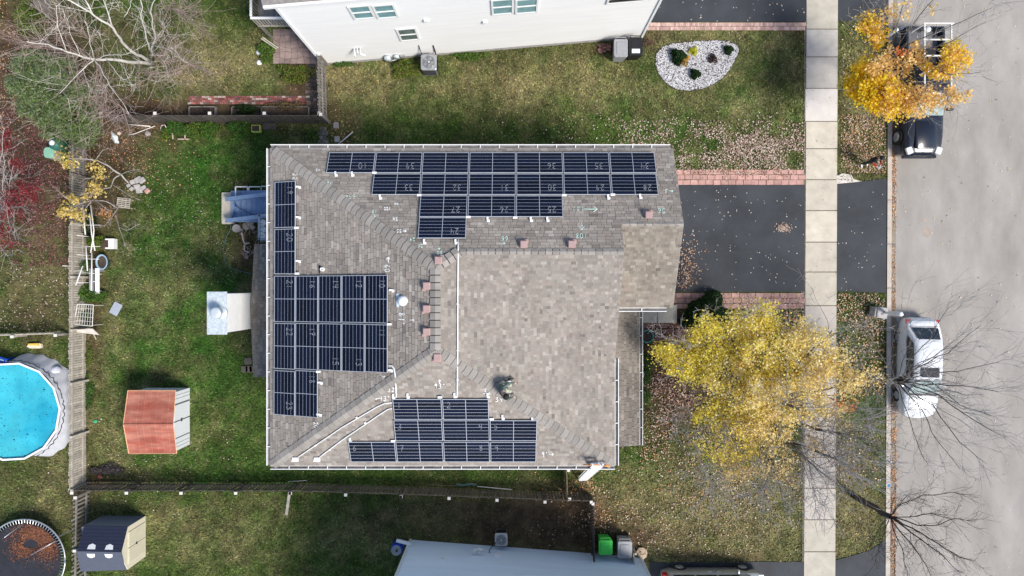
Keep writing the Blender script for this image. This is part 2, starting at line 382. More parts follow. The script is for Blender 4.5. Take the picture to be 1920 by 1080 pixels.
# ------------------------------------------------------------------ paving
def poly_slab(name, poly, z0, z1, m, kind='structure'):
    pts = [G(*p)[:2] for p in poly]
    ar = sum(pts[i][0]*pts[(i+1) % len(pts)][1]-pts[(i+1) % len(pts)][0]*pts[i][1] for i in range(len(pts)))
    if ar < 0: pts = pts[::-1]
    o = MB().prism(pts, z0, z1).build(name, m); o['kind'] = kind; return o
for nm, pl in (('driveway', DRIVE), ('driveway_apron', APRON), ('driveway', DRIVE_T), ('driveway_apron', APRON_T), ('driveway', DRIVE_B), ('driveway_apron', APRON_B)):
    poly_slab(nm, pl, -.1, .022, M['asphalt_new'])
road = MB(); x0 = G(1682, 0).x
road.add([(x0-.02, -100, -.10), (x0+8.6, -100, -.10), (x0+8.6, 100, -.10), (x0-.02, 100, -.10)], [(0, 1, 2, 3)])
tag(road.build('road', M['road']), kind='structure')
def strip(name, o0, o1, z, m, n=24):
    e = None; root = bpy.data.objects.new(name, None); C.objects.link(root); root['kind'] = 'structure'
    yy = [-120+i*(1320/n) for i in range(n+1)]
    for i in range(n):
        a, c = yy[i]+.5, yy[i+1]-.5
        p = [G(kx(a)+o0, a), G(kx(a)+o1, a), G(kx(c)+o1, c), G(kx(c)+o0, c)]
        MB().prism([q[:2] for q in p][::-1], -.3, z).build('kerb_section' if 'kerb' in name else 'pan_section', m, root)
    return root
strip('kerb', -2.5, 5.5, .03, M['kerb'], 16)
strip('gutter_pan', 5.6, 16, -.085, M['pan'], 16)
o = poly_slab('blue_kerb_mark', [(1663.5, 907), (1668.5, 907), (1668.5, 913), (1663.5, 913)], .03, .034, M['paint_blue']); 
# sidewalk slabs
walk = bpy.data.objects.new('sidewalk', None); C.objects.link(walk); walk['kind'] = 'structure'
js = [-70, -10, 55, 107, 166, 228, 279, 337, 395, 454, 510, 573, 625, 683, 741, 799, 857, 915, 974, 1034, 1093, 1150]
for i in range(len(js)-1):
    a, c = js[i]+.9, js[i+1]-.9
    l0 = 1512-a*.0046; r0 = 1570.5-a*.0046; l1 = 1512-c*.0046; r1 = 1570.5-c*.0046
    ex = 1.5 if i == 4 else 0
    p = [G(l0-ex, a), G(r0, a), G(r1, c), G(l1-ex, c)]
    m = M['concrete']
    if i == 4: m = mat('new_concrete', (.60, .56, .52), .9, .08, 2, fine=.04)
    elif i in (2, 3): m = M.setdefault('concg', mat('grey_concrete', (.44, .41, .37), .92, .14, 1.7, rnd=.1, fine=.06))
    elif 11 <= i <= 17: m = M.setdefault('concw', mat('warm_concrete', (.42, .38, .335), .92, .15, 1.7, rnd=.12, fine=.06))
    MB().prism([q[:2] for q in p][::-1], -.1, .03+.004*(i % 3)).build('slab', m, walk)
b = MB(); b.prism([q[:2] for q in [G(1508.5, -100), G(1569, -100), G(1564, 1190), G(1503.5, 1190)]][::-1], -.1, .012); b.build('joint_bed', mat('joint_grit', (.17, .15, .12), .95, .3, 5), walk)
poly_slab('concrete_patch', [(1568, 330), (1580, 325), (1596, 328), (1600, 336), (1616, 340), (1600, 344), (1568, 347)], -.05, .018, mat('pale_concrete_patch', (.6, .55, .5), .9, .2, 3))
def stain(cx, cy, rx, ry, m, label, name, z=-.096, seed=1):
    r_ = random.Random(seed); pts = []
    for k in range(18):
        a = k*math.pi/9; q = r_.uniform(.65, 1.1); pts.append(tuple(G(cx+rx*q*math.cos(a), cy+ry*q*math.sin(a))[:2]))
    b = MB(); b.add([(p[0], p[1], z) for p in ccw_(pts)], [tuple(range(18))]); o = b.build(name, m); o['kind'] = 'structure'
def ccw_(p):
    a = sum(p[i][0]*p[(i+1) % len(p)][1]-p[(i+1) % len(p)][0]*p[i][1] for i in range(len(p))); return p if a > 0 else p[::-1]
M['rust'] = mat('rust_stained_asphalt', (.36, .30, .25), .9, .12, 6, fine=.15); M['dampd'] = mat('worn_sealer', (.030, .033, .038), .6, .3, 4)
stain(1740, 435, 9, 13, M['rust'], '', 'road_stain', seed=3); stain(1735, 412, 5, 6, M['rust'], '', 'road_stain', seed=5)
stain(1598, 423, 24, 2.2, M['dampd'], '', 'driveway_crack', .0245, 7); stain(1620, 452, 12, 1.6, M['dampd'], '', 'driveway_crack', .0245, 8); stain(1400, 473, 60, 1.6, M['dampd'], '', 'driveway_crack', .0245, 9)
# brick edging (pavers)
def paver_field(name, x0, x1, y0, y1, nx_, ny_, m, parent=None, skew=0, mk='structure'):
    root = bpy.data.objects.new(name, None); C.objects.link(root); root['kind'] = mk
    w = (x1-x0)/nx_*H/F; h = (y1-y0)/ny_*H/F
    me = MB().box((0, 0, 0), (w*.94, h*.9, .07)).mesh('brick', m)
    for j in range(ny_):
        for i in range(nx_):
            p = G(x0+(i+.5+(.5 if j % 2 else 0)*skew)*(x1-x0)/nx_, y0+(j+.5)*(y1-y0)/ny_)
            o = bpy.data.objects.new('brick', me); C.objects.link(o); o.parent = root
            o.location = (p.x+random.uniform(-.006, .006), p.y+random.uniform(-.006, .006), random.uniform(-.008, .008))
            o.rotation_euler = (0, 0, random.uniform(-.02, .02))
    q = MB(); a = G(x0, y0); c = G(x1, y1); q.prism([(a.x, c.y), (c.x, c.y), (c.x, a.y), (a.x, a.y)], -.1, .012); q.build('sand_bed', M['soil'], root)
    return root
paver_field('brick_edging', 1266, 1507, 318, 347, 17, 3, M['paver'], skew=.5)
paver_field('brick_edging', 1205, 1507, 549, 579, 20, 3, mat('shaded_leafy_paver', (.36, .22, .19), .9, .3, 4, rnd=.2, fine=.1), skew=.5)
def brick_stuff(name, x0, x1, y0, y1, bw, bh, cols, root_kind='structure', turn=.0):
    b = MB(); y = y0; j = 0
    while y+bh <= y1+.5:
        x_ = x0-(j % 2)*bw/2
        while x_ < x1:
            p = G(x_+bw/2, y+bh/2); c = random.choice(cols); k = random.uniform(.75, 1.25)
            n0 = len(b.f); b.box((p.x, p.y, .0), (bw*H/F*.9, bh*H/F*.88, .07+random.uniform(-.01, .012)), random.uniform(-.03, .03))
            for t in range(n0, len(b.f)): b.c[t] = tuple(q*k for q in c)
            x_ += bw
        y += bh; j += 1
    o = b.build(name, M['brick_mix']); o['kind'] = 'structure'; return o
brick_stuff('brick_edging', 1215, 1508, 42.5, 57.5, 3.7, 7.4, [(.50, .33, .28), (.46, .30, .26), (.52, .37, .31)])
brick_stuff('brick_path', 356, 575, 180, 199, 7.5, 3.9, [(.20, .07, .06), (.30, .12, .10), (.42, .33, .28), (.16, .10, .09), (.24, .09, .08)])
brick_stuff('paver_path', 576, 600, 120, 214, 7.5, 7.0, [(.08, .07, .065), (.11, .08, .07), (.16, .12, .11), (.06, .055, .05)])
brick_stuff('garden_path', 600, 613, 238, 300, 6.5, 8, [(.14, .13, .11), (.18, .16, .14)])
brick_stuff('front_path', 1205, 1300, 604, 640, 24, 12, [(.16, .085, .075), (.19, .10, .085), (.13, .07, .06)])
# porch landing
root = bpy.data.objects.new('porch_landing', None); C.objects.link(root); root['kind'] = 'structure'
for a, c in ((1196, 1231.5), (1232.5, 1268)):
    p = [G(a, 572), G(c, 572), G(c, 605), G(a, 605)]
    MB().prism([q[:2] for q in p][::-1], -.1, .12).build('slab', M['concrete'], root)

# ------------------------------------------------------------------ MAIN HOUSE
ZE = 5.9; XW = -9.70; XE = 4.13; YN = 5.61; YS = -7.13; PX = .352
PN = (0, -.5, ZE+.5*YN); PW = (PX, 0, ZE-PX*XW); PE = (-PX, 0, ZE+PX*XE); PS = (0, .5, ZE-.5*YS)
RG = 1.34; ZG = PN[2]-.5*RG; PG = (0, .5, ZG-.5*RG)
RL = 2.41; ZL = PN[2]-.5*RL; PL = (0, .5, ZL-.5*RL); XR = 6.46
def pz(P, x, y): return P[0]*x+P[1]*y+P[2]
XA = (XE+XW)/2; ZA = pz(PW, XA, 0); YAN = (PN[2]-ZA)/.5; YAS = (ZA-PS[2])/.5; XV = XE-(ZG-ZE)/PX; YV = (ZE-PG[2])/.5
YL = (ZE-PL[2])/.5
def roofz(x, y):
    a = min(pz(P, x, y) for P in (PN, PW, PE, PS))
    if XV-.3 < x <= XE: a = max(a, min(pz(PN, x, y), pz(PG, x, y)))
    if x > XE: a = min(pz(PN, x, y), pz(PL, x, y))
    return a
def onroof(px, py, off=0):
    z = 7.
    for _ in range(25):
        p = G(px, py, z); z = .5*z+.5*(roofz(p.x, p.y)+off)
    return G(px, py, z)
house = thing('house', (-2.6, -.7, 0), 'large brown-shingled house in the middle with solar panels chalked on its roof', 'house')
def hb(b, name, m, smooth=False, kind=None, parent=None): return b.build(name, m, parent or house, smooth, kind, world=True)
# walls
b = MB(); wx0, wx1, wy0, wy1 = XW+.4, XE-.35, YS+.4, YN-.4
b.prism([(wx0, wy0), (wx1, wy0), (wx1, wy1), (wx0, wy1)], 0, ZE-.12); b.prism([(wx1+.003, YL+.4), (XR-.2, YL+.4), (XR-.2, wy1-.003), (wx1+.003, wy1-.003)], 0, ZE-.12)
hb(b, 'wall', M['siding_w'])
b = MB()   # gable end walls
b.slab([(XR-.22, YL+.3, ZE-.12), (XR-.22, YN-.3, ZE-.12), (XR-.22, RL, ZL-.15)], (.06, 0, 0)); hb(b, 'gable_wall', M['siding_w'])
b = MB(); b.slab([(XE-.2, YV+.2, ZE-.12), (XE-.2, RG+1, ZE-.12), (XE-.2, RG+1, ZG-.6), (XE-.2, RG, ZG-.12)], (.06, 0, 0)); hb(b, 'gable_wall', M['siding_w'])
# garage door + window on the street side
b = MB(); b.box((XR-.17, 2.2, 1.15), (.06, 4.8, 2.2)); hb(b, 'garage_door', M['white'])
b = MB(); b.box((XR-.17, 2.2, 4.3), (.06, 1.5, 1.2)); hb(b, 'window', M['glass_dark'])
# roof decks
def roof_deck(P, poly, name='roof_deck'):
    b = MB(); n = len(poly)
    b.slab([(x, y, pz(P, x, y)-.10) for x, y in poly], (0, 0, .095)); return hb(b, name, M['deckdark'])
NPOLY = [[(XW, YN), (XA, YAN), (XA, YN)], [(XA, YN), (XA, YAN), (XV, RG), (XV, YN)], [(XV, YN), (XV, RG), (XE, RG), (XE, YN)], [(XE, YN), (XE, RL), (XR, RL), (XR, YN)]]
WPOLY = [[(XW, YS), (XA, YAS), (XA, YAN), (XW, YN)]]
SPOLY = [[(XW, YS), (XE, YS), (XA, YAS)]]
EPOLY = [[(XA, YAS), (XE, YS), (XE, YV), (XV, RG), (XA, YAN)]]
GPOLY = [[(XV, RG), (XE, YV), (XE, RG)]]
LPOLY = [[(XE+.01, YL), (XR, YL), (XR, RL), (XE+.01, RL)]]
def ccw(p):
    a = sum(p[i][0]*p[(i+1) % len(p)][1]-p[(i+1) % len(p)][0]*p[i][1] for i in range(len(p)))
    return p if a > 0 else p[::-1]
def clip(poly, cl):
    out = poly
    for i in range(len(cl)):
        x1, y1 = cl[i]; x2, y2 = cl[(i+1) % len(cl)]; inp = out; out = []
        if not inp: return []
        def side(p): return (x2-x1)*(p[1]-y1)-(y2-y1)*(p[0]-x1)
        for k in range(len(inp)):
            a = inp[k]; c = inp[(k+1) % len(inp)]; sa, sc = side(a), side(c)
            if sa >= 0: out.append(a)
            if (sa >= 0) != (sc >= 0):
                t = sa/(sa-sc); out.append((a[0]+t*(c[0]-a[0]), a[1]+t*(c[1]-a[1])))
    return out
SHC = [(.278, .256, .232), (.298, .273, .247), (.262, .242, .222), (.308, .284, .257), (.278, .260, .241), (.286, .252, .229), (.242, .223, .206), (.326, .303, .277)]
def shingles(P, polys, tabw=(.17, .38), parent=None, expo=.125, name='shingles', dark=1.0, gp=.006):
    polys = [ccw(p) for p in polys]
    g = Vector((P[0], P[1])); sl_ = g.length; up = g/sl_; al = Vector((-up.y, up.x)); cs = 1/math.sqrt(1+sl_*sl_)
    allp = [Vector(p) for q in polys for p in q]
    u0, u1 = min(p.dot(al) for p in allp), max(p.dot(al) for p in allp); v0, v1 = min(p.dot(up) for p in allp), max(p.dot(up) for p in allp)
    b = MB(); step = expo*cs; v = v0; j = 0
    while v < v1:
        u = u0-random.random()*.3
        while u < u1:
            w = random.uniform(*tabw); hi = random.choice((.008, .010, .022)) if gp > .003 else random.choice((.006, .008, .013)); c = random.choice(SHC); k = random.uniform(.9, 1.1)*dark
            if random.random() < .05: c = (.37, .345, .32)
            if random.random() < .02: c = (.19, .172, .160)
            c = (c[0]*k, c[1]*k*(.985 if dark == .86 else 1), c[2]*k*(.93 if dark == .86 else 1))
            quad = [al*(u+gp)+up*(v+gp*.5), al*(u+w-gp)+up*(v+gp*.5), al*(u+w-gp)+up*(v+step), al*(u+gp)+up*(v+step)]
            quad = ccw([(p.x, p.y) for p in quad])
            for cl in polys:
                q = clip(quad, cl)
                if len(q) >= 3:
                    n = len(q); top = []
                    for (x, y) in q:
                        t = (Vector((x, y)).dot(up)-v)/step
                        top.append((x, y, pz(P, x, y)+.004+hi+.014*(1-t)))
                    bot = [(x, y, pz(P, x, y)-.004) for x, y in q]
                    b.add(top+bot, [tuple(range(n))]+[(i, n+i, n+(i+1) % n, (i+1) % n) for i in range(n)], 0, c)
            u += w
        v += step; j += 1
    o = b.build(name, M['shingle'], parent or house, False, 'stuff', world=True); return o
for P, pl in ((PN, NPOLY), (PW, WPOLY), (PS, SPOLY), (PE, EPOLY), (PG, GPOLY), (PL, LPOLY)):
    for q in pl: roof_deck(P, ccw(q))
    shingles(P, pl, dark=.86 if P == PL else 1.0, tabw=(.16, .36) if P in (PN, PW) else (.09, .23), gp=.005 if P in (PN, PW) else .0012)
# ridge / hip caps
capm = MB()
capm.add([(-.2, -.118, -.055), (0, -.118, .012), (.2, -.118, -.055), (-.2, .118, -.03), (0, .118, .037), (.2, .118, -.03), (-.2, -.118, -.075), (.2, -.118, -.075), (-.2, .118, -.07), (.2, .118, -.07)],
         [(0, 1, 4, 3), (1, 2, 5, 4), (3, 4, 5, 9, 8), (0, 6, 7, 2, 1), (0, 3, 8, 6), (2, 7, 9, 5)])
capme = capm.mesh('ridge_cap', M['cap'])
def caps(a, c, z=.055, step=.26, ws_=1.0):
    a = Vector(a); c = Vector(c); d = c-a; L = d.length; n = int(L/step); d.normalize()
    X = d.cross(Vector((0, 0, 1))).normalized(); Z = X.cross(d)
    bb = MB(); w0 = X*.17*ws_; dn = Vector((0, 0, -.035)); bb.add([a-w0+dn+Vector((0, 0, z-.02)), c-w0+dn+Vector((0, 0, z-.02)), c+Vector((0, 0, z-.02)), a+Vector((0, 0, z-.02)), c+w0+dn+Vector((0, 0, z-.02)), a+w0+dn+Vector((0, 0, z-.02))], [(0, 1, 2, 3), (3, 2, 4, 5)]); hb(bb, 'cap_shade_strip', M['deckdark'])  # dark strip added under the caps, standing in for shade in their joints
    R = Matrix((X, d, Z)).transposed().to_4x4()
    for i in range(n):
        o = bpy.data.objects.new('ridge_cap', capme); link(o, house)
        p = a+d*(L*(i+.5)/n)+Vector((0, 0, z))
        o.matrix_local = base_mat(house).inverted() @ (Matrix.Translation(p) @ R @ Matrix.Diagonal((ws_, 1, 1, 1)))
ap_n = (XA, YAN, ZA); ap_s = (XA, YAS, ZA)
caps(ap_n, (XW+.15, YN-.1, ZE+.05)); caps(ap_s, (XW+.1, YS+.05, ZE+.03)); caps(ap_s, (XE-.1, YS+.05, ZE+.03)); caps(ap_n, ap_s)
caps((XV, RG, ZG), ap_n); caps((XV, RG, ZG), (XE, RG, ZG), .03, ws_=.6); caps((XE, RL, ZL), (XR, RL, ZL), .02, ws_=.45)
# gutters with hangers
def gutter(a, c, out, hang=.74, parent=None, root=None):
    root = root or house
    a = Vector(a); c = Vector(c); out = Vector(out); L = (c-a).length; d = (c-a).normalized(); b = MB(); w = .13; t = .028
    b.slab([a+out*w, c+out*w, c+out*(w+t), a+out*(w+t)], (0, 0, -.13)); g = b.build('gutter', M['white'], root, world=True)
    b = MB(); b.slab([a+Vector((0, 0, -.08)), c+Vector((0, 0, -.08)), c+out*(w-.002)+Vector((0, 0, -.08)), a+out*(w-.002)+Vector((0, 0, -.08))], (0, 0, -.03)); b.build('gutter_trough', M['gutterin'], root, world=True)
    b = MB(); b.slab([a+out*.001+Vector((0, 0, -.02)), c+out*.001+Vector((0, 0, -.02)), c+out*.02+Vector((0, 0, -.02)), a+out*.02+Vector((0, 0, -.02))], (0, 0, -.14)); b.build('fascia', M['white'], root, world=True)
    n = int(L/hang)
    for i in range(1, n):
        p = a+d*(L*i/n); b = MB(); b.slab([p+out*.02, p+d*.03+out*.02, p+d*.03+out*w, p+out*w], (0, 0, -.02)); b.build('gutter_bracket', M['white'], root, world=True)
Z0 = ZE+.015
gutter((XW, YN, Z0), (XR-.1, YN, Z0), (0, 1, 0)); gutter((XW, YS, Z0), (XW, YN, Z0), (-1, 0, 0)); gutter((XE, YS, Z0), (XW, YS, Z0), (0, -1, 0))
gutter((XE, YV+.1, Z0), (XE, YS, Z0), (1, 0, 0)); gutter((XE+.05, YL, Z0), (XR-.25, YL, Z0), (0, -1, 0))
b = MB(); b.slab([(XR-.02, YN, ZE-.14), (XR-.02, RL, ZL-.14), (XR-.02, RL, ZL-.01), (XR-.02, YN, ZE-.01)], (.03, 0, 0)); b.slab([(XR-.02, RL, ZL-.14), (XR-.02, YL, ZE-.14), (XR-.02, YL, ZE-.01), (XR-.02, RL, ZL-.01)], (.03, 0, 0)); hb(b, 'rake_board', M['white'])
b = MB(); b.slab([(XE-.02, RG, ZG-.16), (XE-.02, YV, ZE-.16), (XE-.02, YV, ZE-.01), (XE-.02, RG, ZG-.01)], (.025, 0, 0)); hb(b, 'rake_board', M['white'])
# porch roof (right) and back room roof (left)
pa = G(1156, 578, 3.1); zp = 2.9
px1 = G(1199, 0, zp).x; yb = G(0, 835, zp).y; yt = YL+.3; PP = (-.22, 0, zp+.22*px1)
pp = [[(XE-.42, yb), (px1, yb), (px1, yt), (XE-.42, yt)]]
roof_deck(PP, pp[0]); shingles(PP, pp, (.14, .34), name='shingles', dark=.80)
gutter((px1, yt, zp+.01), (px1, yb, zp+.01), (1, 0, 0), .74)
for yy in (yb+.3, yb+2.4, yb+4.6): hb(MB().box((px1-.25, yy, 1.4), (.12, .12, 2.8)), 'porch_post', M['white'])
zb = 3.0; xl = G(470, 0, zb).x; y0_, y1_ = G(0, 706, zb).y, G(0, 458, zb).y; PB = (.3, 0, zb-.3*xl)
tl = G(480, 0, zb).x
pb = [ccw([(xl+.15, y0_), (XW+.45, y0_), (XW+.45, y1_), (xl+.2, y1_), (xl, (y0_+y1_)/2)])]
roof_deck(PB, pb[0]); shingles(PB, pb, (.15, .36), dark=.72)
hb(MB().prism([(xl+.35, y0_+.25), (XW+.39, y0_+.25), (XW+.39, y1_-.25), (xl+.35, y1_-.25)], 0, zb-.05), 'back_room_wall', M['siding_w'])
# chimney chase on the back room
c0 = G(389, 548, 5.3); c1 = G(424, 626, 5.3)
b = MB(); b.prism([(c0.x, c1.y+.05), (c1.x, c1.y+.05), (c1.x, c0.y-.05), (c0.x, c0.y-.05)], 0, 5.25); hb(b, 'chimney_chase', M['white'])
for i in range(14):
    z = 2.7+i*.18; b = MB(); b.box((c1.x+.012, (c0.y+c1.y)/2, z+.085), (.018, c0.y-c1.y-.12, .155), rot=Matrix.Rotation(-.05, 3, 'Y')); hb(b, 'siding_board', M['white'])
b = MB(); b.rbox(((c0.x+c1.x)/2, (c0.y+c1.y)/2, 5.28), (c1.x-c0.x+.06, c0.y-c1.y+.06, .05), .02); cc = hb(b, 'chimney_cap', M['galv'])
fc = G(413, 586, 5.4); b = MB(); b.lathe((fc.x, fc.y, 5.3), [(.27, 0), (.24, .05), (.19, .06), (.19, .38)], 24); b.build('flue', M['flue'], cc, True, world=True)
b = MB(); b.lathe((fc.x, fc.y, 5.74), [(.08, -.06), (.225, -.02), (.23, .08), (.215, .13), (.12, .15), (.02, .155)], 24); b.build('flue_cap', M['flue'], cc, True, world=True)
b = MB(); b.lathe((fc.x, fc.y, 5.66), [(.24, 0), (.24, .03)], 24); b.build('flue_collar', M['steel'], cc, True, world=True)

# roof vents etc.
vent = MB()
def roof_part(px, py, name, mk, P=None):
    p = onroof(px, py, .02); return p
for (vx, vy) in ((1216, 403), (1072, 458), (982, 458), (822, 488), (800, 536), (800, 579), (800, 622), (820, 670)):
    p = onroof(vx, vy, .12)
    b = MB(); b.rbox((p.x, p.y, p.z-.03), (.27, .27, .24), .02, bev=.025); b.box((p.x, p.y, p.z-.13), (.38, .38, .03)); hb(b, 'roof_vent', M['vent'])
p = onroof(605, 505, .05); b = MB(); b.lathe(p-Vector((0, 0, .12)), [(.13, 0), (.13, .03), (.08, .08), (.07, .25), (.045, .25), (.045, .1)], 18); hb(b, 'plumbing_vent', M['white'], True)
b = MB(); b.box(p-Vector((0, 0, .07)), (.34, .3, .02)); hb(b, 'vent_flashing', M['black'])
p = onroof(755, 564, .1); b = MB(); b.lathe(p-Vector((0, 0, .15)), [(.2, 0), (.2, .1), (.17, .2), (.1, .27), (.01, .29)], 22); hb(b, 'sun_tube_dome', M['dome'], True)
b = MB(); b.box(onroof(746, 563, .04), (.1, .5, .03)); hb(b, 'flashing', M['galv'])
def conduit(pts, r=.022, n=None, name='conduit', off=.07):
    out = []
    for i in range(len(pts)-1):
        k = max(2, int(math.hypot(pts[i+1][0]-pts[i][0], pts[i+1][1]-pts[i][1])/14))
        for j in range(k): out.append((pts[i][0]+(pts[i+1][0]-pts[i][0])*j/k, pts[i][1]+(pts[i+1][1]-pts[i][1])*j/k))
    out.append(pts[-1]); b = MB(); b.tube([onroof(*q, off) for q in out], r, 8); hb(b, name, M['conduit'], True)
conduit([(859, 449), (858, 560), (858, 650), (857, 745)], .028)
conduit([(728, 685), (735, 686), (739, 692), (741, 705), (743, 745)], .03)
conduit([(735, 755), (722, 756), (708, 762), (640, 802), (553, 861)], .024); conduit([(735, 766), (728, 767), (715, 775), (640, 826), (594, 861)], .024)
for (vx, vy) in ((552, 861), (593, 861)):
    p = onroof(vx, vy, .08); b = MB(); b.rbox(p, (.2, .17, .1), .03); b.box(p-Vector((0, 0, .06)), (.28, .24, .02)); hb(b, 'conduit_box', M['white'])
for (vx, vy) in ((858, 570), (858, 657), (858, 712), (669, 783), (592, 835), (685, 793), (619, 843)):
    hb(MB().box(onroof(vx, vy, .06), (.07, .07, .06), .6), 'conduit_clip', M['white'])
FEET = [(629, 326, 1), (660, 326, 1), (712, 369, 1), (702, 324, 2), (786, 366, 2), (795, 453, 1), (854, 453, 1), (878, 407, 2), (914, 411, 1), (966, 408, 2), (995, 411, 1), (1026, 411, 1), (1058, 366, 2), (1140, 369, 1), (1149, 365, 2), (1200, 368, 1),
        (559, 350, 3), (559, 407, 3), (556, 427, 2), (559, 489, 3), (557, 513, 2), (600, 717, 3), (598, 777, 3), (597, 697, 2), (734, 544, 3), (730, 608, 2), (732, 694, 3),
        (737, 743, 1), (764, 742, 1), (825, 745, 2), (852, 741, 1), (914, 741, 1), (922, 786, 2), (942, 782, 1), (998, 785, 1), (656, 825, 1), (737, 827, 2)]
for (vx, vy, k) in FEET:
    b = MB()
    if k == 1: b.box(onroof(vx, vy-1, .08), (.07, .14, .06)); b.box(onroof(vx+1.5, vy+3, .06), (.11, .09, .05))
    elif k == 2: b.box(onroof(vx, vy, .12), (.17, .08, .05))
    else: b.box(onroof(vx-1, vy, .08), (.14, .07, .06)); b.box(onroof(vx+3, vy+1.5, .06), (.09, .1, .05))
    hb(b, 'mounting_foot', M['white'])

# stroke glyphs
GL = {'0': [[(.5, 1), (.15, .85), (0, .5), (.15, .12), (.5, 0), (.85, .15), (.95, .5), (.8, .88), (.5, 1)]], '1': [[(.5, 1), (.45, 0)]],
      '2': [[(.05, .8), (.3, 1), (.7, .97), (.8, .7), (.5, .35), (0, 0), (.95, .04)]], '3': [[(.05, .95), (.6, 1), (.8, .8), (.35, .55), (.8, .4), (.75, .1), (.3, 0), (0, .1)]],
      '4': [[(.15, 1), (.05, .5), (.9, .55)], [(.8, 1), (.7, 0)]], '5': [[(.9, 1), (.2, .97), (.1, .58), (.6, .6), (.85, .35), (.6, .02), (.05, .05)]],
      '6': [[(.7, 1), (.2, .65), (.05, .25), (.35, 0), (.8, .12), (.8, .4), (.4, .52), (.1, .35)]], '7': [[(0, .95), (.9, 1), (.5, .5), (.35, 0)], [(.25, .5), (.8, .55)]],
      '8': [[(.5, .52), (.15, .75), (.45, 1), (.8, .8), (.5, .52), (.1, .25), (.45, 0), (.85, .22), (.5, .52)]], '9': [[(.8, .75), (.5, .5), (.15, .7), (.45, 1), (.8, .85), (.8, .5), (.65, 0)]],
      '"': [[(.2, 1), (.15, .75)], [(.5, 1), (.45, .75)]], "'": [[(.3, 1), (.25, .72)]], '>': [[(-.3, .5), (1.1, .5)], [(.7, .8), (1.15, .5), (.7, .2)]], '<': [[(1.3, .5), (-.1, .5)], [(.3, .8), (-.15, .5), (.3, .2)]], ' ': []}
def glyphs(txt, cx, cy, h, rot, proj, w=.02, asp=.6, gap=.28):
    b = MB(); tw = len(txt)*(h*asp)+(len(txt)-1)*h*gap; ca, sa = math.cos(math.radians(rot)), math.sin(math.radians(rot)); x = -tw/2
    for ch in txt:
        for st in GL[ch]:
            pts = []
            for (gx, gy) in st:
                lx = x+gx*h*asp+random.uniform(-.03, .03)*h; ly = (gy-.5)*h+random.uniform(-.03, .03)*h
                pts.append(proj(cx+lx*ca+ly*sa, cy+lx*sa-ly*ca))
            for i in range(len(pts)-1):
                a, c = pts[i], pts[i+1]; d = (c-a)
                if d.length < 1e-5: continue
                d.normalize(); n = d.cross(Vector((0, 0, 1))).normalized()*w/2*random.uniform(.7, 1.2)
                b.add([a-n, a+n, c+n+d*w*.3, c-n+d*w*.3], [(0, 1, 2, 3)])
        x += h*(asp+gap)
    return b
CH = [("<43\"", 718, 747, 8.5, 0, 'chalk'), ("93\"", 825, 724, 9, 0, 'chalk'), ("32\"", 737, 731, 8, 0, 'chalk'), ("32", 914, 734, 10, 0, 'chalk'), ("39\">", 943, 749, 8.5, 0, 'chalk'), ("15>", 1016, 791, 7, 14, 'chalk'), ("9'>", 1026, 852, 9, 0, 'chalk'),
      ("81\"", 753, 599, 11, 90, 'chalk'), ("60", 726, 503, 9, 90, 'chalk'), ("20", 592, 797, 7, 90, 'chalk'), ("22", 553, 331, 8, 90, 'chalk'),
      ("181", 1084, 392, 9, 180, 'chalk2'), ("108", 1090, 442, 9, 180, 'chalk2'), ("56", 1240, 395, 9, 180, 'chalk2'), ("3", 1249, 358, 7, 180, 'chalk2'), ("66", 946, 447, 8, 180, 'chalk2'), ("55", 824, 474, 7, 180, 'chalk2'), ("55", 660, 368, 8, 180, 'chalk2'),
      ("72", 617, 344, 6, 180, 'chalk2'), ("15", 596, 319, 5, 180, 'chalk'), ("100", 726, 391, 5, 180, 'chalk'), ("18", 702, 397, 6, 180, 'chalk2'), ("44", 743, 382, 5, 180, 'chalk'), ("24", 741, 410, 6, 180, 'chalk'), ("55", 748, 433, 6, 180, 'chalk'), ("24", 773, 449, 6, 180, 'chalk2'), ("26", 788, 461, 6, 180, 'chalk2'), ("2", 719, 706, 5, 90, 'chalk')]
for t, cx, cy, h, r, mk in CH:
    hb(glyphs(t, cx, cy, h, r, lambda a, c: onroof(a, c, .036), .021 if mk == 'chalk' else .018), 'chalk_mark', M[mk])
for (x1, y1, x2, y2, mk) in ((1094, 392, 1120, 392, 'chalk2'), (1091, 417, 1091, 431, 'chalk2'), (824, 724-5, 824, 712, 'chalk'), (912, 725, 912, 720, 'chalk'), (768, 600, 776, 600, 'chalk'), (728, 492, 728, 482, 'chalk'), (945, 452, 945, 458, 'chalk2'), (823, 462, 823, 468, 'chalk2'), (1255, 358, 1262, 358, 'chalk2'),
                             (615, 349, 615, 354, 'chalk2'), (702, 402, 702, 408, 'chalk2'), (755, 433, 762, 433, 'chalk'), (645, 366, 652, 368, 'chalk2')):
    dx, dy = x2-x1, y2-y1; L = math.hypot(dx, dy); dx /= L; dy /= L; b = MB(); hl = min(7, L*.45)
    for (sx, sy, ex, ey) in ((x1, y1, x2, y2), (x2-dx*hl-dy*hl*.7, y2-dy*hl+dx*hl*.7, x2, y2), (x2-dx*hl+dy*hl*.7, y2-dy*hl-dx*hl*.7, x2, y2)):
        a, c = onroof(sx, sy, .036), onroof(ex, ey, .036); d = (c-a).normalized(); n = d.cross(Vector((0, 0, 1))).normalized()*.012
        b.add([a-n, a+n, c+n, c-n], [(0, 1, 2, 3)])
    hb(b, 'chalk_arrow', M[mk])

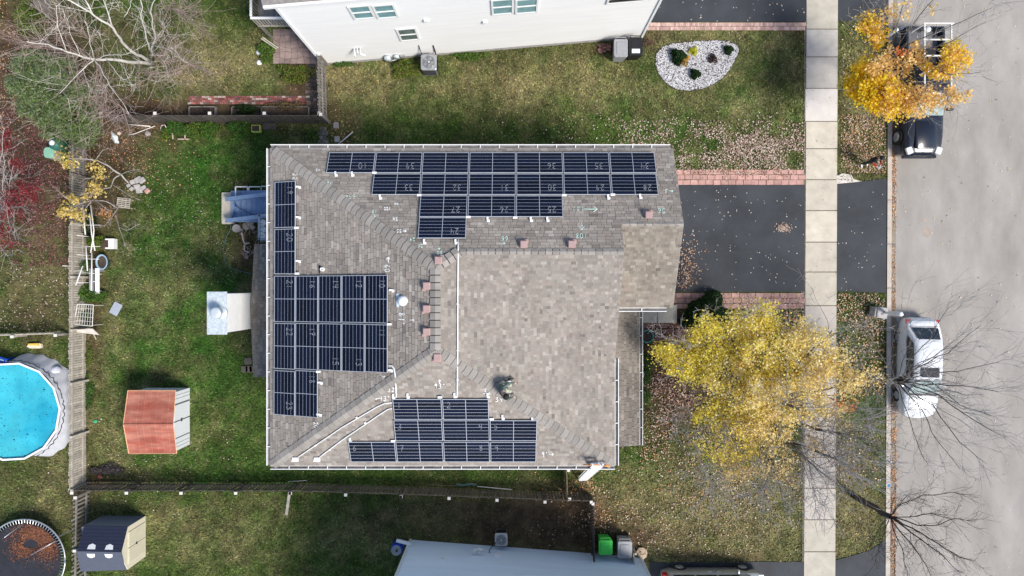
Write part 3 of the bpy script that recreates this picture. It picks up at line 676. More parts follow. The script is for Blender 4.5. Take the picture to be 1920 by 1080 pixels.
# ------------------------------------------------------------------ SOLAR PANELS
PLc, PWc = 1.0, 1.0
def make_panel(P, quadpx, landscape, num, label, rot, numpos):
    Po = (P[0], P[1], P[2]+.13)
    q = [onplane(x, y, *Po) for x, y in quadpx]       # tl, tr, br, bl in image
    cen = sum(q, Vector())/4
    U = ((q[1]+q[2])/2-(q[0]+q[3])/2); Vv = ((q[0]+q[1])/2-(q[3]+q[2])/2)
    lu, lv = U.length, Vv.length
    if landscape: X = U.normalized(); 
    else: X = Vv.normalized()
    nrm = Vector((-P[0], -P[1], 1)).normalized(); X = (X-nrm*X.dot(nrm)).normalized(); Y = nrm.cross(X)
    L, W = (lu, lv) if landscape else (lv, lu)
    L -= .012; W -= .012
    o = bpy.data.objects.new('solar_panel', None); C.objects.link(o)
    R = Matrix((X, Y, nrm)).transposed().to_4x4(); o.matrix_world = Matrix.Translation(cen) @ R
    o.location = cen; o.rotation_euler = R.to_euler(); tag(o, label, 'solar panel', 'solar panels bolted to the shingled roof')
    key = (round(L, 2), round(W, 2)); t = .019
    if key not in PC:
        b = MB(); b.box((0, W/2-t/2, -.018), (L, t, .04)); b.box((0, -W/2+t/2, -.018), (L, t, .04)); b.box((L/2-t/2, 0, -.018), (t, W-2*t-.001, .04)); b.box((-L/2+t/2, 0, -.018), (t, W-2*t-.001, .04))
        fr = b.mesh('frame', M['frame'])
        mid = MB().box((0, 0, -.004), (.018, W-2*t-.002, .012)).mesh('centre_strip', M['frame'])
        bs = MB().box((0, 0, -.02), (L-2*t-.002, W-2*t-.002, .02)).mesh('backsheet', M['backsheet'])
        b = MB(); cl = (L/2-t-.016); ch = (W-2*t)/6-.014
        nseg = 9; sw = cl/nseg
        for i in range(nseg): b.box((-cl/2+(i+.5)*sw, 0, 0), (sw-.004, ch-.0, .006))
        for i in range(nseg+1): b.box((-cl/2+i*sw, 0, -.001), (.009, ch-.02, .006))
        ce = b.mesh('cell_strip', M['cell'])
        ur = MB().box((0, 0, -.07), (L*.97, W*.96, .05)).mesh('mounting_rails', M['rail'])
        PC[key] = (fr, mid, bs, ce, ur, cl, ch)
    fr, mid, bs, ce, ur, cl, ch = PC[key]
    for me_, nm in ((fr, 'frame'), (mid, 'centre_strip'), (bs, 'backsheet'), (ur, 'mounting_rails')): link(bpy.data.objects.new(nm, me_), o)
    for s in (-1, 1):
        for k in range(6):
            c = link(bpy.data.objects.new('cell_strip', ce), o); c.location = (s*(.012+cl/2), (k-2.5)*((W-2*t)/6), -.006)
    if num:
        b = glyphs(num, numpos[0], numpos[1], 10.5, rot, lambda a, c: onplane(a, c, P[0], P[1], P[2]+.137), .014, asp=.62, gap=.2)
        g = b.build('chalk_number', M['chalkp'], o); g.matrix_parent_inverse = (Matrix.Translation(cen) @ R).inverted()
    return o
PC = {}
ORD = ['', 'first', 'second', 'third', 'fourth', 'fifth', 'sixth', 'seventh']
def interp(ps, t): return ps
# north array rows: y edges, x starts/end at the row's top & bottom edge
def row(P, ytop, ybot, xt, xb, nums, rowname, land=True, rot=180, arr='upper'):
    n = len(xt)-1
    for i in range(n):
        q = [(xt[i]+.5, ytop), (xt[i+1]-.9, ytop), (xb[i+1]-.9, ybot), (xb[i]+.5, ybot)]
        cxr = q[2][0]-14 if rot == 180 else q[3][0]+14
        num = nums[i]; ny_ = ytop+(ybot-ytop)*(.66 if rot == 180 else .3)
        if rot == 180: npx = xb[i+1]-22
        else: npx = xt[i]+12
        if num in ('4', '8'): npx = xt[i+1]-17
        lab = ('solar panel chalk-marked %s, ' % num if num else 'unmarked-looking solar panel, ')+('%s in the %s row of the %s array' % (ORD[i+1], rowname, arr) if n > 1 else 'alone in the %s row of the %s array' % (rowname, arr))
        make_panel(P, q, land, num, lab, rot, (npx, ny_))
row(PN, 285.5, 324, [615.5, 704, 792, 880, 967.5, 1055.5, 1142.5, 1229], [612, 702, 791, 879.5, 968, 1056, 1144.5, 1231], ['10', '39', '', '', '36', '35', '34'], 'top')
row(PN, 325.5, 365, [699.5, 790, 879, 968, 1056.5, 1144.5, 1231.5], [697, 788, 878.5, 967.5, 1057, 1147, 1235.5], ['33', '32', '31', '30', '29', '28'], 'second')
row(PN, 366.5, 406.5, [787.5, 877.5, 967.5, 1056], [785.5, 876, 967, 1056.5], ['27', '26', '25'], 'third')
row(PN, 407.5, 446.5, [785, 876], [783, 874], ['24'], 'bottom')
row(PS, 748.5, 787, [736, 829, 917], [738, 830, 918], ['1', '2'], 'top', rot=0, arr='lower')
row(PS, 788.5, 827, [738, 830, 918, 1008], [740, 831, 919, 1007.5], ['3', '4', '5'], 'middle', rot=0, arr='lower')
row(PS, 829, 866.5, [653, 742, 831, 919, 1007], [656, 743.5, 832, 919, 1006], ['6', '7', '8', '9'], 'bottom', rot=0, arr='lower')
# west array columns
ybase = {1: [(340, 427), (429, 514), (517, 604), (606, 692), (695, 779)], 2: [(517, 604), (606, 693), (695, 782)], 3: [(516.5, 604.5), (606.5, 695)], 4: [(516, 605), (607, 697)], 5: [(515.5, 606), (608, 698.5)]}
xc = [514.5, 554.5, 597, 640.5, 684, 727.5]; xcb = [512.5, 553, 596, 640, 683.5, 727]
nm_ = {1: ['19', '20', '21', '22', '23'], 2: ['16', '17', '18'], 3: ['14', '15'], 4: ['12', '13'], 5: ['10', '11']}
for cidx in range(1, 6):
    for r, (a, c) in enumerate(ybase[cidx]):
        f0 = (a-340)/440.; f1 = (c-340)/440.
        L0 = xc[cidx-1]+(xcb[cidx-1]-xc[cidx-1])*f0; R0 = xc[cidx]+(xcb[cidx]-xc[cidx])*f0; L1 = xc[cidx-1]+(xcb[cidx-1]-xc[cidx-1])*f1; R1 = xc[cidx]+(xcb[cidx]-xc[cidx])*f1
        num = nm_[cidx][r]; yy = a+16
        if num in ('15', '13', '23'): yy = c-18
        make_panel(PW, [(L0+.4, a), (R0-.6, a), (R1-.6, c), (L1+.4, c)], False, num,
                   'solar panel chalk-marked %s, %s down in the %s column from the gutter' % (num, ORD[r+1], ORD[cidx]), 90, (R0-11, yy))
# ------------------------------------------------------------------ neighbour houses
def siding_wall(parent, A, B, z0, z1, m, nrm, board=.115, name='siding'):
    A = Vector(A); B = Vector(B); nrm = Vector(nrm); b = MB(); n = int((z1-z0)/board); vs = []; fs = []
    for i in range(n+1):
        z = z0+(z1-z0)*i/n
        for P_ in (A, B): vs.append(P_+nrm*.022+Vector((0, 0, z)))
        for P_ in (A, B): vs.append(P_+nrm*.004+Vector((0, 0, z)))
    for i in range(n):
        k = i*4; fs.append((k, k+1, k+7, k+6)); fs.append((k+6, k+7, k+5, k+4))
    b.add(vs, fs); return b.build(name, m, parent, world=True)
topA = G(608, 121); topB = G(1202, 70); tdir = (topB-topA).normalized(); tn = Vector((tdir.y, -tdir.x, 0))
nh = thing('house', topA+Vector((7, 6, 0)), 'white-sided two-storey house at the top edge of the photo', 'house')
def wallpt(px, py, A=topA, n=tn):      # ray with vertical plane
    u = Vector(((px-960)/F, (540-py)/F, 0)); D = A.dot(n)/u.dot(n); return Vector((u.x*D, u.y*D, H-D))
back = -tn*9
b = MB(); pts = [topA, topB, topB+back, topA+back]; b.prism([(p.x, p.y) for p in pts], 0, 6.85); b.build('wall', M['siding_w'], nh, world=True)
siding_wall(nh, topA, topB, .25, 6.85, M['siding_w'], tn)
b = MB(); b.slab([topA+tn*.001, topB+tn*.001, topB+tn*.03, topA+tn*.03], (0, 0, .24)); b.build('foundation', M['stone'], nh, world=True)
for P_ in (topA, topB): b = MB(); b.box((P_+tn*.02).to_tuple()[:2]+(3.4,), (.10, .10, 6.8), math.atan2(tdir.y, tdir.x)); b.build('corner_trim', M['white'], nh, world=True)
# roof
e0 = topA-tdir*.35+tn*.12; e1 = topB+tdir*.3+tn*.12; r0 = e0+back*.55; r1 = e1+back*.55
b = MB(); up = Vector((0, 0, 1)); b.slab([e0+up*6.9, e1+up*6.9, r1+up*9.4, r0+up*9.4], (0, 0, .1)); b.slab([r0+up*9.4, r1+up*9.4, e1+back*1.1+up*6.9, e0+back*1.1+up*6.9], (0, 0, .1))
b.build('roof', mat('neighbour_roof', (.23, .21, .20), .95, .2, 5, fine=.2), nh, world=True)
b = MB(); b.slab([e0+tn*.0+up*6.8, e1+up*6.8, e1+tn*.1+up*6.8, e0+tn*.1+up*6.8], (0, 0, .14)); b.build('gutter', M['white'], nh, world=True)
def window_on(parent, quad, n, m=M['glass_blue'], mull=1):
    P_ = [wallpt(*q) for q in quad]; ce = sum(P_, Vector())/4
    zt = (P_[0].z+P_[1].z)/2; zb_ = (P_[2].z+P_[3].z)/2; d = tdir
    w = ((P_[1]-P_[0]).dot(d)+(P_[2]-P_[3]).dot(d))/2; h = abs(zt-zb_); rz = math.atan2(d.y, d.x); R = Matrix.Rotation(rz, 3, 'Z')
    f = MB(); t = .085
    for (cx, cz, sx, sz) in ((0, h/2-t/2, w, t), (0, -h/2+t/2, w, t), (-w/2+t/2, 0, t, h-2*t-.002), (w/2-t/2, 0, t, h-2*t-.002), (0, 0, w-2*t-.002, .045)):
        f.box(ce+R @ Vector((cx, 0, cz))+n*.045, (sx, .05, sz), rz)
    fo = f.build('window', M['white'], parent, world=True)
    for k in (-1, 1):
        g = MB(); g.box(ce+R @ Vector((0, 0, k*(h/4-.01)))+n*.035, (w-2*t-.01, .01, h/2-t-.02), rz); g.build('pane', m, fo, world=True)
window_on(nh, [(650, 9), (695, 8), (704, 33), (663, 34)], tn); window_on(nh, [(696, 7), (739, 6), (748, 31), (707, 33)], tn)
window_on(nh, [(920, -3), (962, -4), (964, 24), (922, 26)], tn); window_on(nh, [(966, -4), (1010, -5), (1008, 22), (966, 24)], tn)
window_on(nh, [(741, 52), (780, 51), (788, 73), (751, 75)], tn, mat('dim_glass', (.12, .16, .15), .15, .3, 4))
window_on(nh, [(1140, -16), (1222, -16), (1222, 2), (1140, 3)], tn, M['glass_dark'])
for (x_, y_, w, h, mk) in ((799, 36, .22, .2, 'white'), (909, 39, .2, .16, 'white')):
    p = wallpt(x_, y_); b = MB(); b.rbox(p+tn*.06, (w, .12, h), .03, math.atan2(tdir.y, tdir.x)); b.build('wall_vent', M[mk], nh, world=True)
p = wallpt(664, 90); b = MB(); b.tube([p+tn*.02, p+tn*.3, p+tn*.38-up*.12], .05, 8); b.tube([p+tdir*.28+tn*.02, p+tdir*.28+tn*.32, p+tdir*.5+tn*.38], .05, 8); b.tube([p+tdir*.14+tn*.02, p+tdir*.14+tn*.26], .04, 8); b.build('exhaust_pipe', M['white'], nh, True, world=True)
p = wallpt(727, 106); b = MB(); b.box(p+tn*.1, (.28, .2, .5), .09); b.box(p+tdir*.45+tn*.08+up*.1, (.25, .16, .3), .09); b.tube([p+tn*.1-up*.2, p+tn*.12+tdir*.2-up*.25, p+tn*.1+tdir*.5-up*.1], .03, 6); b.build('gas_meter', M['galv'], nh, True, world=True)
p = wallpt(755, 103); b = MB(); b.box(p+tn*.06, (.22, .12, .26), .09); b.build('meter_box', M['mgrey'], nh, world=True)
# bottom house
bA = G(770, 1012); bB = G(1200, 1044); bd = (bB-bA).normalized(); bn = Vector((-bd.y, bd.x, 0))
sh = thing('house', bA+Vector((5, -6, 0)), 'pale blue-sided house at the bottom edge of the photo', 'house')
b = MB(); pts = [bA, bA-bn*9, bB-bn*9, bB]; b.prism([(p.x, p.y) for p in pts], 0, 6.2); b.build('wall', M['siding_b'], sh, world=True)
siding_wall(sh, bB, bA, .1, 6.2, M['siding_b'], bn)
M['btrim'] = mat('pale_blue_trim', (.60, .66, .74), .5)
for P_ in (bA, bB): b = MB(); b.box((P_.x, P_.y, 3.1), (.12, .12, 6.2), math.atan2(bd.y, bd.x)); b.build('corner_trim', M['btrim'], sh, world=True)
e0 = bA-bd*.3+bn*.3; e1 = bB+bd*.3+bn*.3; bk = -bn*9.6
b = MB(); b.slab([e0+up*6.25, e1+up*6.25, e1+bk*.5+up*8.6, e0+bk*.5+up*8.6], (0, 0, .1)); b.slab([e0+bk*.5+up*8.6, e1+bk*.5+up*8.6, e1+bk+up*6.25, e0+bk+up*6.25], (0, 0, .1))
b.build('roof', bpy.data.materials['neighbour_roof'], sh, world=True)
def wallpt2(px, py): return wallpt(px, py, bA, bn)
b = MB(); p = G(744, 1015, .9); q = G(770, 1019, .75); b.box(((p.x+q.x)/2, (p.y+q.y)/2, .8), ((q-p).length+.05, .14, .1), math.atan2(q.y-p.y, q.x-p.x)); b.build('downspout', M['white'], sh, world=True)
p = wallpt2(888, 1042); b = MB(); b.tube([p+bn*.02, p+bn*.25, p+bn*.3+bd*.2-up*.12, p+bn*.3+bd*.38+up*.05], .055, 8); b.build('exhaust_pipe', M['white'], sh, True, world=True)
p = wallpt2(899, 1038); b = MB(); b.tube([p+bn*.02-up*.25, p+bn*.1-up*.1, p+bn*.12+up*.3], .045, 8); b.build('exhaust_pipe', M['white'], sh, True, world=True)
p = wallpt2(829, 1049); b = MB(); b.rbox(p+bn*.05, (.16, .1, .14), .03); b.build('wall_vent', M['siding_w'], sh, world=True)
p = wallpt2(932, 1043); b = MB(); b.rbox(p+bn*.06, (.26, .12, .16), .04); b.build('wall_vent', M['white'], sh, world=True)
b = MB(); p = wallpt2(917, 1038); q = G(935, 1013, .6); b.tube([p+bn*.03, p+bn*.15-up*.1, q-Vector((0, 0, .1)), q-Vector((0, 0, .4))], .022, 6); b.build('cable', M['black'], sh, True, world=True)
# AC units
def ac_unit(px, py, hgt, s, label, top=M['mgrey']):
    p = G(px, py); t = thing('air_conditioner', p, label, 'air conditioner')
    b = MB(); b.rbox((0, 0, hgt/2-.03), (s*.95, s*.95, hgt-.06), .08); b.build('casing', M['dgrey'], t)
    for i in range(9):
        for (dx, dy, rz) in ((0, s*.477, 0), (0, -s*.477, 0), (s*.477, 0, math.pi/2), (-s*.477, 0, math.pi/2)):
            b = MB(); b.box((dx, dy, .12+i*(hgt-.2)/9), (s*.8, .012, .03), rz); b.build('louvre', M['black'], t)
    b = MB(); b.rbox((0, 0, hgt-.02), (s, s, .07), .1); b.build('top_cover', top, t)
    b = MB(); b.lathe((0, 0, hgt+.016), [(s*.39, 0), (s*.39, .012), (s*.37, .012)], 28); f = b.build('fan_well', M['dgrey'], t, True)
    for i in range(5):
        a = i*2*math.pi/5; b = MB(); c, s_ = math.cos(a), math.sin(a)
        b.add([(s*.06*c, s*.06*s_, hgt+.034), (s*.34*math.cos(a-.35), s*.34*math.sin(a-.35), hgt+.03), (s*.35*math.cos(a+.1), s*.35*math.sin(a+.1), hgt+.048)], [(0, 1, 2)]); b.build('fan_blade', M['mgrey'], t)
    b = MB()
    for r in (.1, .2, .3, .38): 
        b.tube([(s*r*math.cos(k*math.pi/14), s*r*math.sin(k*math.pi/14), hgt+.06) for k in range(29)], .006, 4)
    for i in range(8):
        a = i*math.pi/4; b.tube([(s*.05*math.cos(a), s*.05*math.sin(a), hgt+.065), (s*.39*math.cos(a), s*.39*math.sin(a), hgt+.055)], .006, 4)
    b.lathe((0, 0, hgt+.05), [(s*.07, 0), (s*.06, .03)], 12); b.build('fan_guard', M['steel'], t, True); return t
ac_unit(808, 128, .85, .76, 'grey air conditioner in front of the white house wall', M['steel'])
ac_unit(940, 1003, .6, .62, 'small air conditioner on bare soil beside the pale blue house', mat('ac_pale', (.5, .49, .46), .5))
b = MB(); b.tube([wallpt(785, 84)+tn*.03, wallpt(788, 92)+tn*.1, G(793, 104, .75), G(798, 110, .5)], .02, 6); b.tube([wallpt(812, 84)+tn*.03, wallpt(816, 95)+tn*.06, G(817, 105, .5)], .03, 6); b.build('cable', M['black'], nh, True, world=True)

# deck of the top house
zd = 1.6
dk = thing('deck', G(520, 40), 'raised grey wooden deck with railing beside the white house', 'deck')
d0 = G(486, 50, zd); d1 = G(562, -60, zd)
n = 15
for i in range(n):
    w = (d1.x-d0.x)/n; b = MB(); b.box((d0.x+(i+.5)*w, (d0.y+d1.y)/2, zd-.02), (w*.93, d1.y-d0.y, .04)); b.build('board', M['deck'], dk, world=True)
for (x_, y_) in ((d0.x+.05, d0.y+.05), (d0.x+2, d0.y+.05), (d0.x+.05, d1.y-.3)): MB().box((x_, y_, (zd)/2+.45), (.11, .11, zd+.9)).build('post', M['wood_grey'], dk, world=True)
def railing(par, a, c, z0, hgt, m, sp=.12, mt=None):
    a = Vector(a); c = Vector(c); L = (c-a).length; d = (c-a).normalized(); rz = math.atan2(d.y, d.x); md = (a+c)/2
    MB().box((md.x, md.y, z0+hgt), (L+.05, .1, .05), rz).build('handrail', mt or m, par, world=True)
    MB().box((md.x, md.y, z0+.08), (L, .06, .05), rz).build('bottom_rail', m, par, world=True)
    n = int(L/sp)
    for i in range(n+1):
        p = a+d*(L*i/n); MB().box((p.x, p.y, z0+hgt/2), (.035, .035, hgt-.06), rz).build('baluster', m, par, world=True)
railing(dk, (d0.x, d0.y, 0), (d1.x, d0.y, 0), zd, .95, M['wood_pale'], .13, M['white']); railing(dk, (d0.x, d0.y+.1, 0), (d0.x, d1.y, 0), zd, .95, M['wood_grey'], .13, M['white'])
b = MB(); b.box(G(504, 82, .5), (.9, .05, .05), -.6); b.box(G(507, 80, .6), (.9, .05, .05), -.6); b.build('stair_rail', M['wood_pale'], dk, world=True)
# patio of stamped stones
pt = bpy.data.objects.new('patio', None); C.objects.link(pt); pt['kind'] = 'structure'
nxp, nyp = 8, 6; gp = {}
for i in range(nxp+1):
    for j in range(nyp+1):
        jx = random.uniform(-.3, .3) if 0 < i < nxp else 0; jy = random.uniform(-.3, .3) if 0 < j < nyp else 0
        gp[i, j] = (512+(i+jx)*(604-512)/nxp, 55+(j+jy)*(120-55)/nyp)
for i in range(nxp):
    for j in range(nyp):
        q = [gp[i, j], gp[i+1, j], gp[i+1, j+1], gp[i, j+1]]; cx = sum(p[0] for p in q)/4; cy = sum(p[1] for p in q)/4
        pts = ccw([tuple(G(cx+(p[0]-cx)*.95, cy+(p[1]-cy)*.95)[:2]) for p in q]); MB().prism(pts, -.05, .03+random.uniform(0, .008)).build('stone', M['flag'], pt)
pts = ccw([tuple(G(*p)[:2]) for p in ((512, 55), (604, 55), (604, 120), (512, 120))]); MB().prism(pts, -.1, .015).build('joint_bed', M['soil'], pt)

# ------------------------------------------------------------------ FENCES
def fence(runs, hgt, label, m=M['wood_grey'], pw=.09, sp=.115, cap=None, postsp=2.4, rail_side=1, capped=True, tilt=.0, skip=0, mtop=None, spf=None):
    a0 = G(*runs[0][:2]); root = thing('fence', a0, label, 'fence')
    for (x1, y1, x2, y2) in [(runs[i][0], runs[i][1], runs[i+1][0], runs[i+1][1]) for i in range(len(runs)-1)]:
        a = G(x1, y1); c = G(x2, y2); d = (c-a); L = d.length; d.normalize(); rz = math.atan2(d.y, d.x); nn = Vector((-d.y, d.x, 0))*rail_side
        me = MB(); me.box((0, 0, hgt/2+.02), (pw, .02, hgt-.04)); mm = me.mesh('picket', m); n = int(L/sp)
        for i in range(n):
            if random.random() < skip: continue
            t = (i+.5)/n; p = a+d*(L*t)+nn*random.uniform(-.008, .008)
            o = link(bpy.data.objects.new('picket', mm), root); o.location = p-a0; o.rotation_euler = (random.uniform(-tilt, tilt), random.uniform(-tilt, tilt), rz+random.uniform(-.04, .04)); o.scale = (1, 1, random.uniform(.96, 1.03))
        for zr in (.25, hgt*.55, hgt-.16) if hgt > 1.3 else (.28, hgt-.2):
            md = (a+c)/2+nn*.035; MB().box((md.x, md.y, zr), (L, .045, .085), rz).build('rail', m, root, world=True)
        np_ = max(1, round(L/postsp))
        for i in range(np_+1):
            p = a+d*(L*i/np_)+nn*.11; MB().box((p.x, p.y, hgt/2), (.1, .1, hgt), rz).build('post', m, root, world=True)
            if capped: MB().box((p.x, p.y, hgt+.02), (.15, .15, .04), rz, taper=.8).build('post_cap', M['cap_c'], root, world=True)
    return root
fence([(163, 250), (162, 420)], 1.25, 'upper left picket fence behind the fruit trees', M['wood_grey'], capped=False, rail_side=1)
fence([(162, 424), (162, 905)], 1.25, 'left picket fence between garden and pool, pale weathered boards', M['wood_pale'], rail_side=1, capped=False, pw=.1)
fence([(166, 905.5), (560, 906), (760, 912), (1106, 925)], 1.2, 'long dark picket fence below the shingled house with pale post caps', M['wood_dark'], sp=.15, rail_side=-1, tilt=.02)
fence([(1107, 926), (1110, 1052)], 1.2, 'short dark fence running toward the green bin', M['wood_dark'], sp=.14, rail_side=-1)
fence([(168, 918), (165, 1110)], 1.2, 'dark leaning picket fence beside the navy-roofed shed', M['wood_grey'], sp=.2, rail_side=1, tilt=.03)
fence([(222, 231), (614, 231)], 1.4, 'dark picket fence behind the garden beds', M['wood_dark'], sp=.125, rail_side=1)
fence([(611, 122), (614, 230)], 1.5, 'grey picket fence running from the white house to the garden bed fence', M['wood_grey'], sp=.14, rail_side=1, tilt=.02)
fence([(100, 30), (92, -20)], 1.3, 'weathered fence piece in the top left corner', M['wood_grey'], sp=.11, capped=False)
o = fence([(-30, 627), (128, 622)], .9, 'low white lattice fence above the pool', M['wood_pale'], sp=.2, pw=.07, rail_side=-1, postsp=2)
o = fence([(1058, 870), (1060, 922)], 1.1, 'narrow wooden gate by the fence below the ladder', M['wood_olive'], sp=.13, capped=True)
o = fence([(1180, 1022), (1182, 1052)], 1.1, 'small pale gate beside the grey bin', M['wood_pale'], sp=.13, capped=False)

# ------------------------------------------------------------------ POOL
pc = G(20, 772, .9); pl = thing('swimming_pool', (pc.x, pc.y, 0), 'round above-ground pool with bright blue water and grey vinyl wall', 'pool')
R_ = 2.33
def ring(r, z, n=14, off=.13): return [(r*math.cos(2*math.pi*(k+off)/n), r*math.sin(2*math.pi*(k+off)/n), z) for k in range(n)]
b = MB(); n = 14; vs = ring(R_, 0, n)+ring(R_, .86, n); b.add(vs, [(i, (i+1) % n, n+(i+1) % n, n+i) for i in range(n)]); b.build('wall', M['vinyl'], pl)
b = MB(); a_ = ring(R_-.03, .86, n)+ring(R_+.06, .86, n)+ring(R_+.06, .90, n)+ring(R_-.03, .90, n)
fs = []
for s in range(4):
    for i in range(n): fs.append((s*n+i, s*n+(i+1) % n, ((s+1) % 4)*n+(i+1) % n, ((s+1) % 4)*n+i))
b.add(a_, fs); b.build('rim', M['white'], pl)
b = MB(); b.add(ring(R_-.02, .78, n), [tuple(range(n))]); b.build('water', M['water'], pl)
b = MB(); # draped skirt of old cover outside
nn_ = 40; vs = []
for k in range(nn_+1):
    a = -1.1+2.75*k/nn_; wv = .04*math.sin(k*1.7)
    vs += [((R_+.05)*math.cos(a), (R_+.05)*math.sin(a), .87), ((R_+.18+wv)*math.cos(a), (R_+.18+wv)*math.sin(a), .5), ((R_+.34+wv+.2*math.sin(k/nn_*3.14))*math.cos(a), (R_+.34+wv+.2*math.sin(k/nn_*3.14))*math.sin(a), .02)]
b.add(vs, [(3*k+j, 3*k+j+1, 3*k+j+4, 3*k+j+3) for k in range(nn_) for j in (0, 1)]); b.build('cover_skirt', M['vinyl'], pl, True)
b = MB(); b.tube([((R_+.12+.03*math.sin(k*2.3))*math.cos(-1.1+2.75*k/60), (R_+.12+.03*math.sin(k*2.3))*math.sin(-1.1+2.75*k/60), .74+.05*math.sin(k*1.9)) for k in range(61)], .018, 5); b.build('cover_cord', M['black'], pl)
# floating debris
N = 420; a = rng.uniform(0, 6.28, N); r = R_*.97*np.sqrt(rng.random(N)); s = rng.uniform(.008, .03, N); s[:14] = rng.uniform(.04, .07, 14)
V = np.zeros((N, 4, 3)); t = rng.uniform(0, 3, N)
for k in range(4): V[:, k] = np.stack([r*np.cos(a)+s*np.cos(t+k*1.57), r*np.sin(a)+s*np.sin(t+k*1.57)*.7, np.full(N, .786)], 1)
tag(quads_mesh('floating_leaves', V, np.tile(np.array([[.02, .10, .13]]), (N, 1)), M['litter'], pl, kind='stuff'))
p = G(-2, 678, .7); fl = thing('pool_ladder', p, 'blue plastic pool ladder at the top of the pool', 'ladder')
for i in range(5): MB().box((.0+i*.02, -.16+i*.09, 0), (.7, .055, .05), -.3).build('rung', M['skyplas'] if i % 2 else M['blueplas'], fl)
b = MB(); b.box((.3, 0, -.3), (.06, .3, .7)); b.build('leg', M['blueplas'], fl)
p = G(107, 695, .2); bl = thing('planter_ball', (p.x, p.y, 0), 'pale grey beach ball between the pool and the fence', 'ball')
b = MB(); prof = [(.25*math.sin(t)+.001, .25-.25*math.cos(t)) for t in np.linspace(0, math.pi, 13)]; b.lathe((0, 0, 0), prof, 20); b.build('shell', mat('ball_vinyl', (.55, .56, .66), .4, .2, 9), bl, True)
for k in range(3):
    b = MB(); b.tube([(.252*math.sin(t)*math.cos(k*1.05), .252*math.sin(t)*math.sin(k*1.05), .25+.252*math.cos(t)) for t in np.linspace(-1.5, 1.5, 14)], .008, 5); b.build('seam', M['white'], bl, True)
p = G(63, 648, .15); ky = thing('toy_boat', (p.x, p.y, 0), 'white and yellow plastic toy boat beside the lattice fence', 'toy')
b = MB(); b.prism([(-.35, -.05), (-.2, -.14), (.28, -.14), (.37, -.1), (.35, .08), (.25, .12), (-.25, .1)], 0, .14); b.build('hull', M['cream'], ky)
b = MB(); b.prism([(-.25, .03), (.3, .0), (.24, .115), (-.22, .1)], .142, .2); b.build('deck', M['yellow'], ky)
# ------------------------------------------------------------------ TRAMPOLINE
tc = G(46, 1050, .85); tr = thing('trampoline', (tc.x, tc.y, 0), 'round black trampoline in the lower left corner with a pile of brown leaves', 'trampoline')
R_ = 1.95
b = MB(); b.tube([(R_*math.cos(k*math.pi/30), R_*math.sin(k*math.pi/30), .85) for k in range(61)], .035, 8); b.build('frame', M['steel'], tr, True)
b = MB(); b.lathe((0, 0, .83), [(R_-.19, 0), (R_-.19, .01)], 60); b.build('mat', M['tramp'], tr)
spm = MB().tube([(R_-.19, 0, 0), (R_-.03, 0, .01)], .014, 5).mesh('spring', M['steel'])
for k in range(84):
    o = link(bpy.data.objects.new('spring', spm), tr); o.location = (0, 0, .845); o.rotation_euler = (0, 0, k*2*math.pi/84)
for k in range(4):
    a = .6+k*math.pi/2; b = MB(); b.tube([(R_*math.cos(a), R_*math.sin(a), .85), ((R_+.05)*math.cos(a), (R_+.05)*math.sin(a), .02)], .03, 6); b.build('leg', M['steel'], tr)
for (x1, y1, z1, x2, y2, z2) in ((53, 976, .9, 8, 1008, 2.2), (105, 1014, .9, 58, 1041, 1.0)):
    b = MB(); b.tube([G(x1, y1, z1), (G(x1, y1, z1)+G(x2, y2, z2))/2+Vector((0, 0, .1)), G(x2, y2, z2)], .02, 6); b.build('net_pole', M['steel'], tr, True, world=True)
N = 4200; L_ = []
pts_ = np.concatenate([rng.normal((70, 1000), (24, 11), (N//2, 2)), rng.normal((42, 1030), (14, 9), (N//6, 2)), rng.normal((88, 1022), (13, 18), (N//3, 2))])
hole = ((pts_[:, 0]-58)/14)**2+((pts_[:, 1]-1020)/8)**2 > 1
tcp = np.array([(pts_[:, 0]-960)*(H-.87)/F-tc.x, (540-pts_[:, 1])*(H-.87)/F-tc.y]).T
k_ = hole & (np.hypot(tcp[:, 0], tcp[:, 1]) < R_-.22); tcp = tcp[k_]; N = len(tcp)
def flat_leaves(x, y, z, size, cols, rg=rng, tilt=.35):
    N = len(x); t = rg.uniform(0, 6.28, N); s = rg.uniform(*size, N); V = np.zeros((N, 4, 3)); ti = rg.uniform(-tilt, tilt, N); tj = rg.uniform(-tilt, tilt, N)
    asp = rg.uniform(.5, .9, N)
    for k in range(4):
        a = k*np.pi/2; lx = np.cos(a)*s; ly = np.sin(a)*s*asp
        V[:, k] = np.stack([x+lx*np.cos(t)-ly*np.sin(t), y+lx*np.sin(t)+ly*np.cos(t), z+np.abs(lx*ti+ly*tj)*1.3], 1)
    cols = np.array(cols); c = cols[rg.integers(0, len(cols), N)]*rg.uniform(.75, 1.2, (N, 1)); return V, c
V, c = flat_leaves(tcp[:, 0], tcp[:, 1], .85+rng.random(N)*.03, (.02, .04), [(.14, .055, .035), (.20, .08, .045), (.09, .04, .03), (.28, .12, .055)])
quads_mesh('leaf_pile', V, c, M['litter'], tr, kind='stuff')

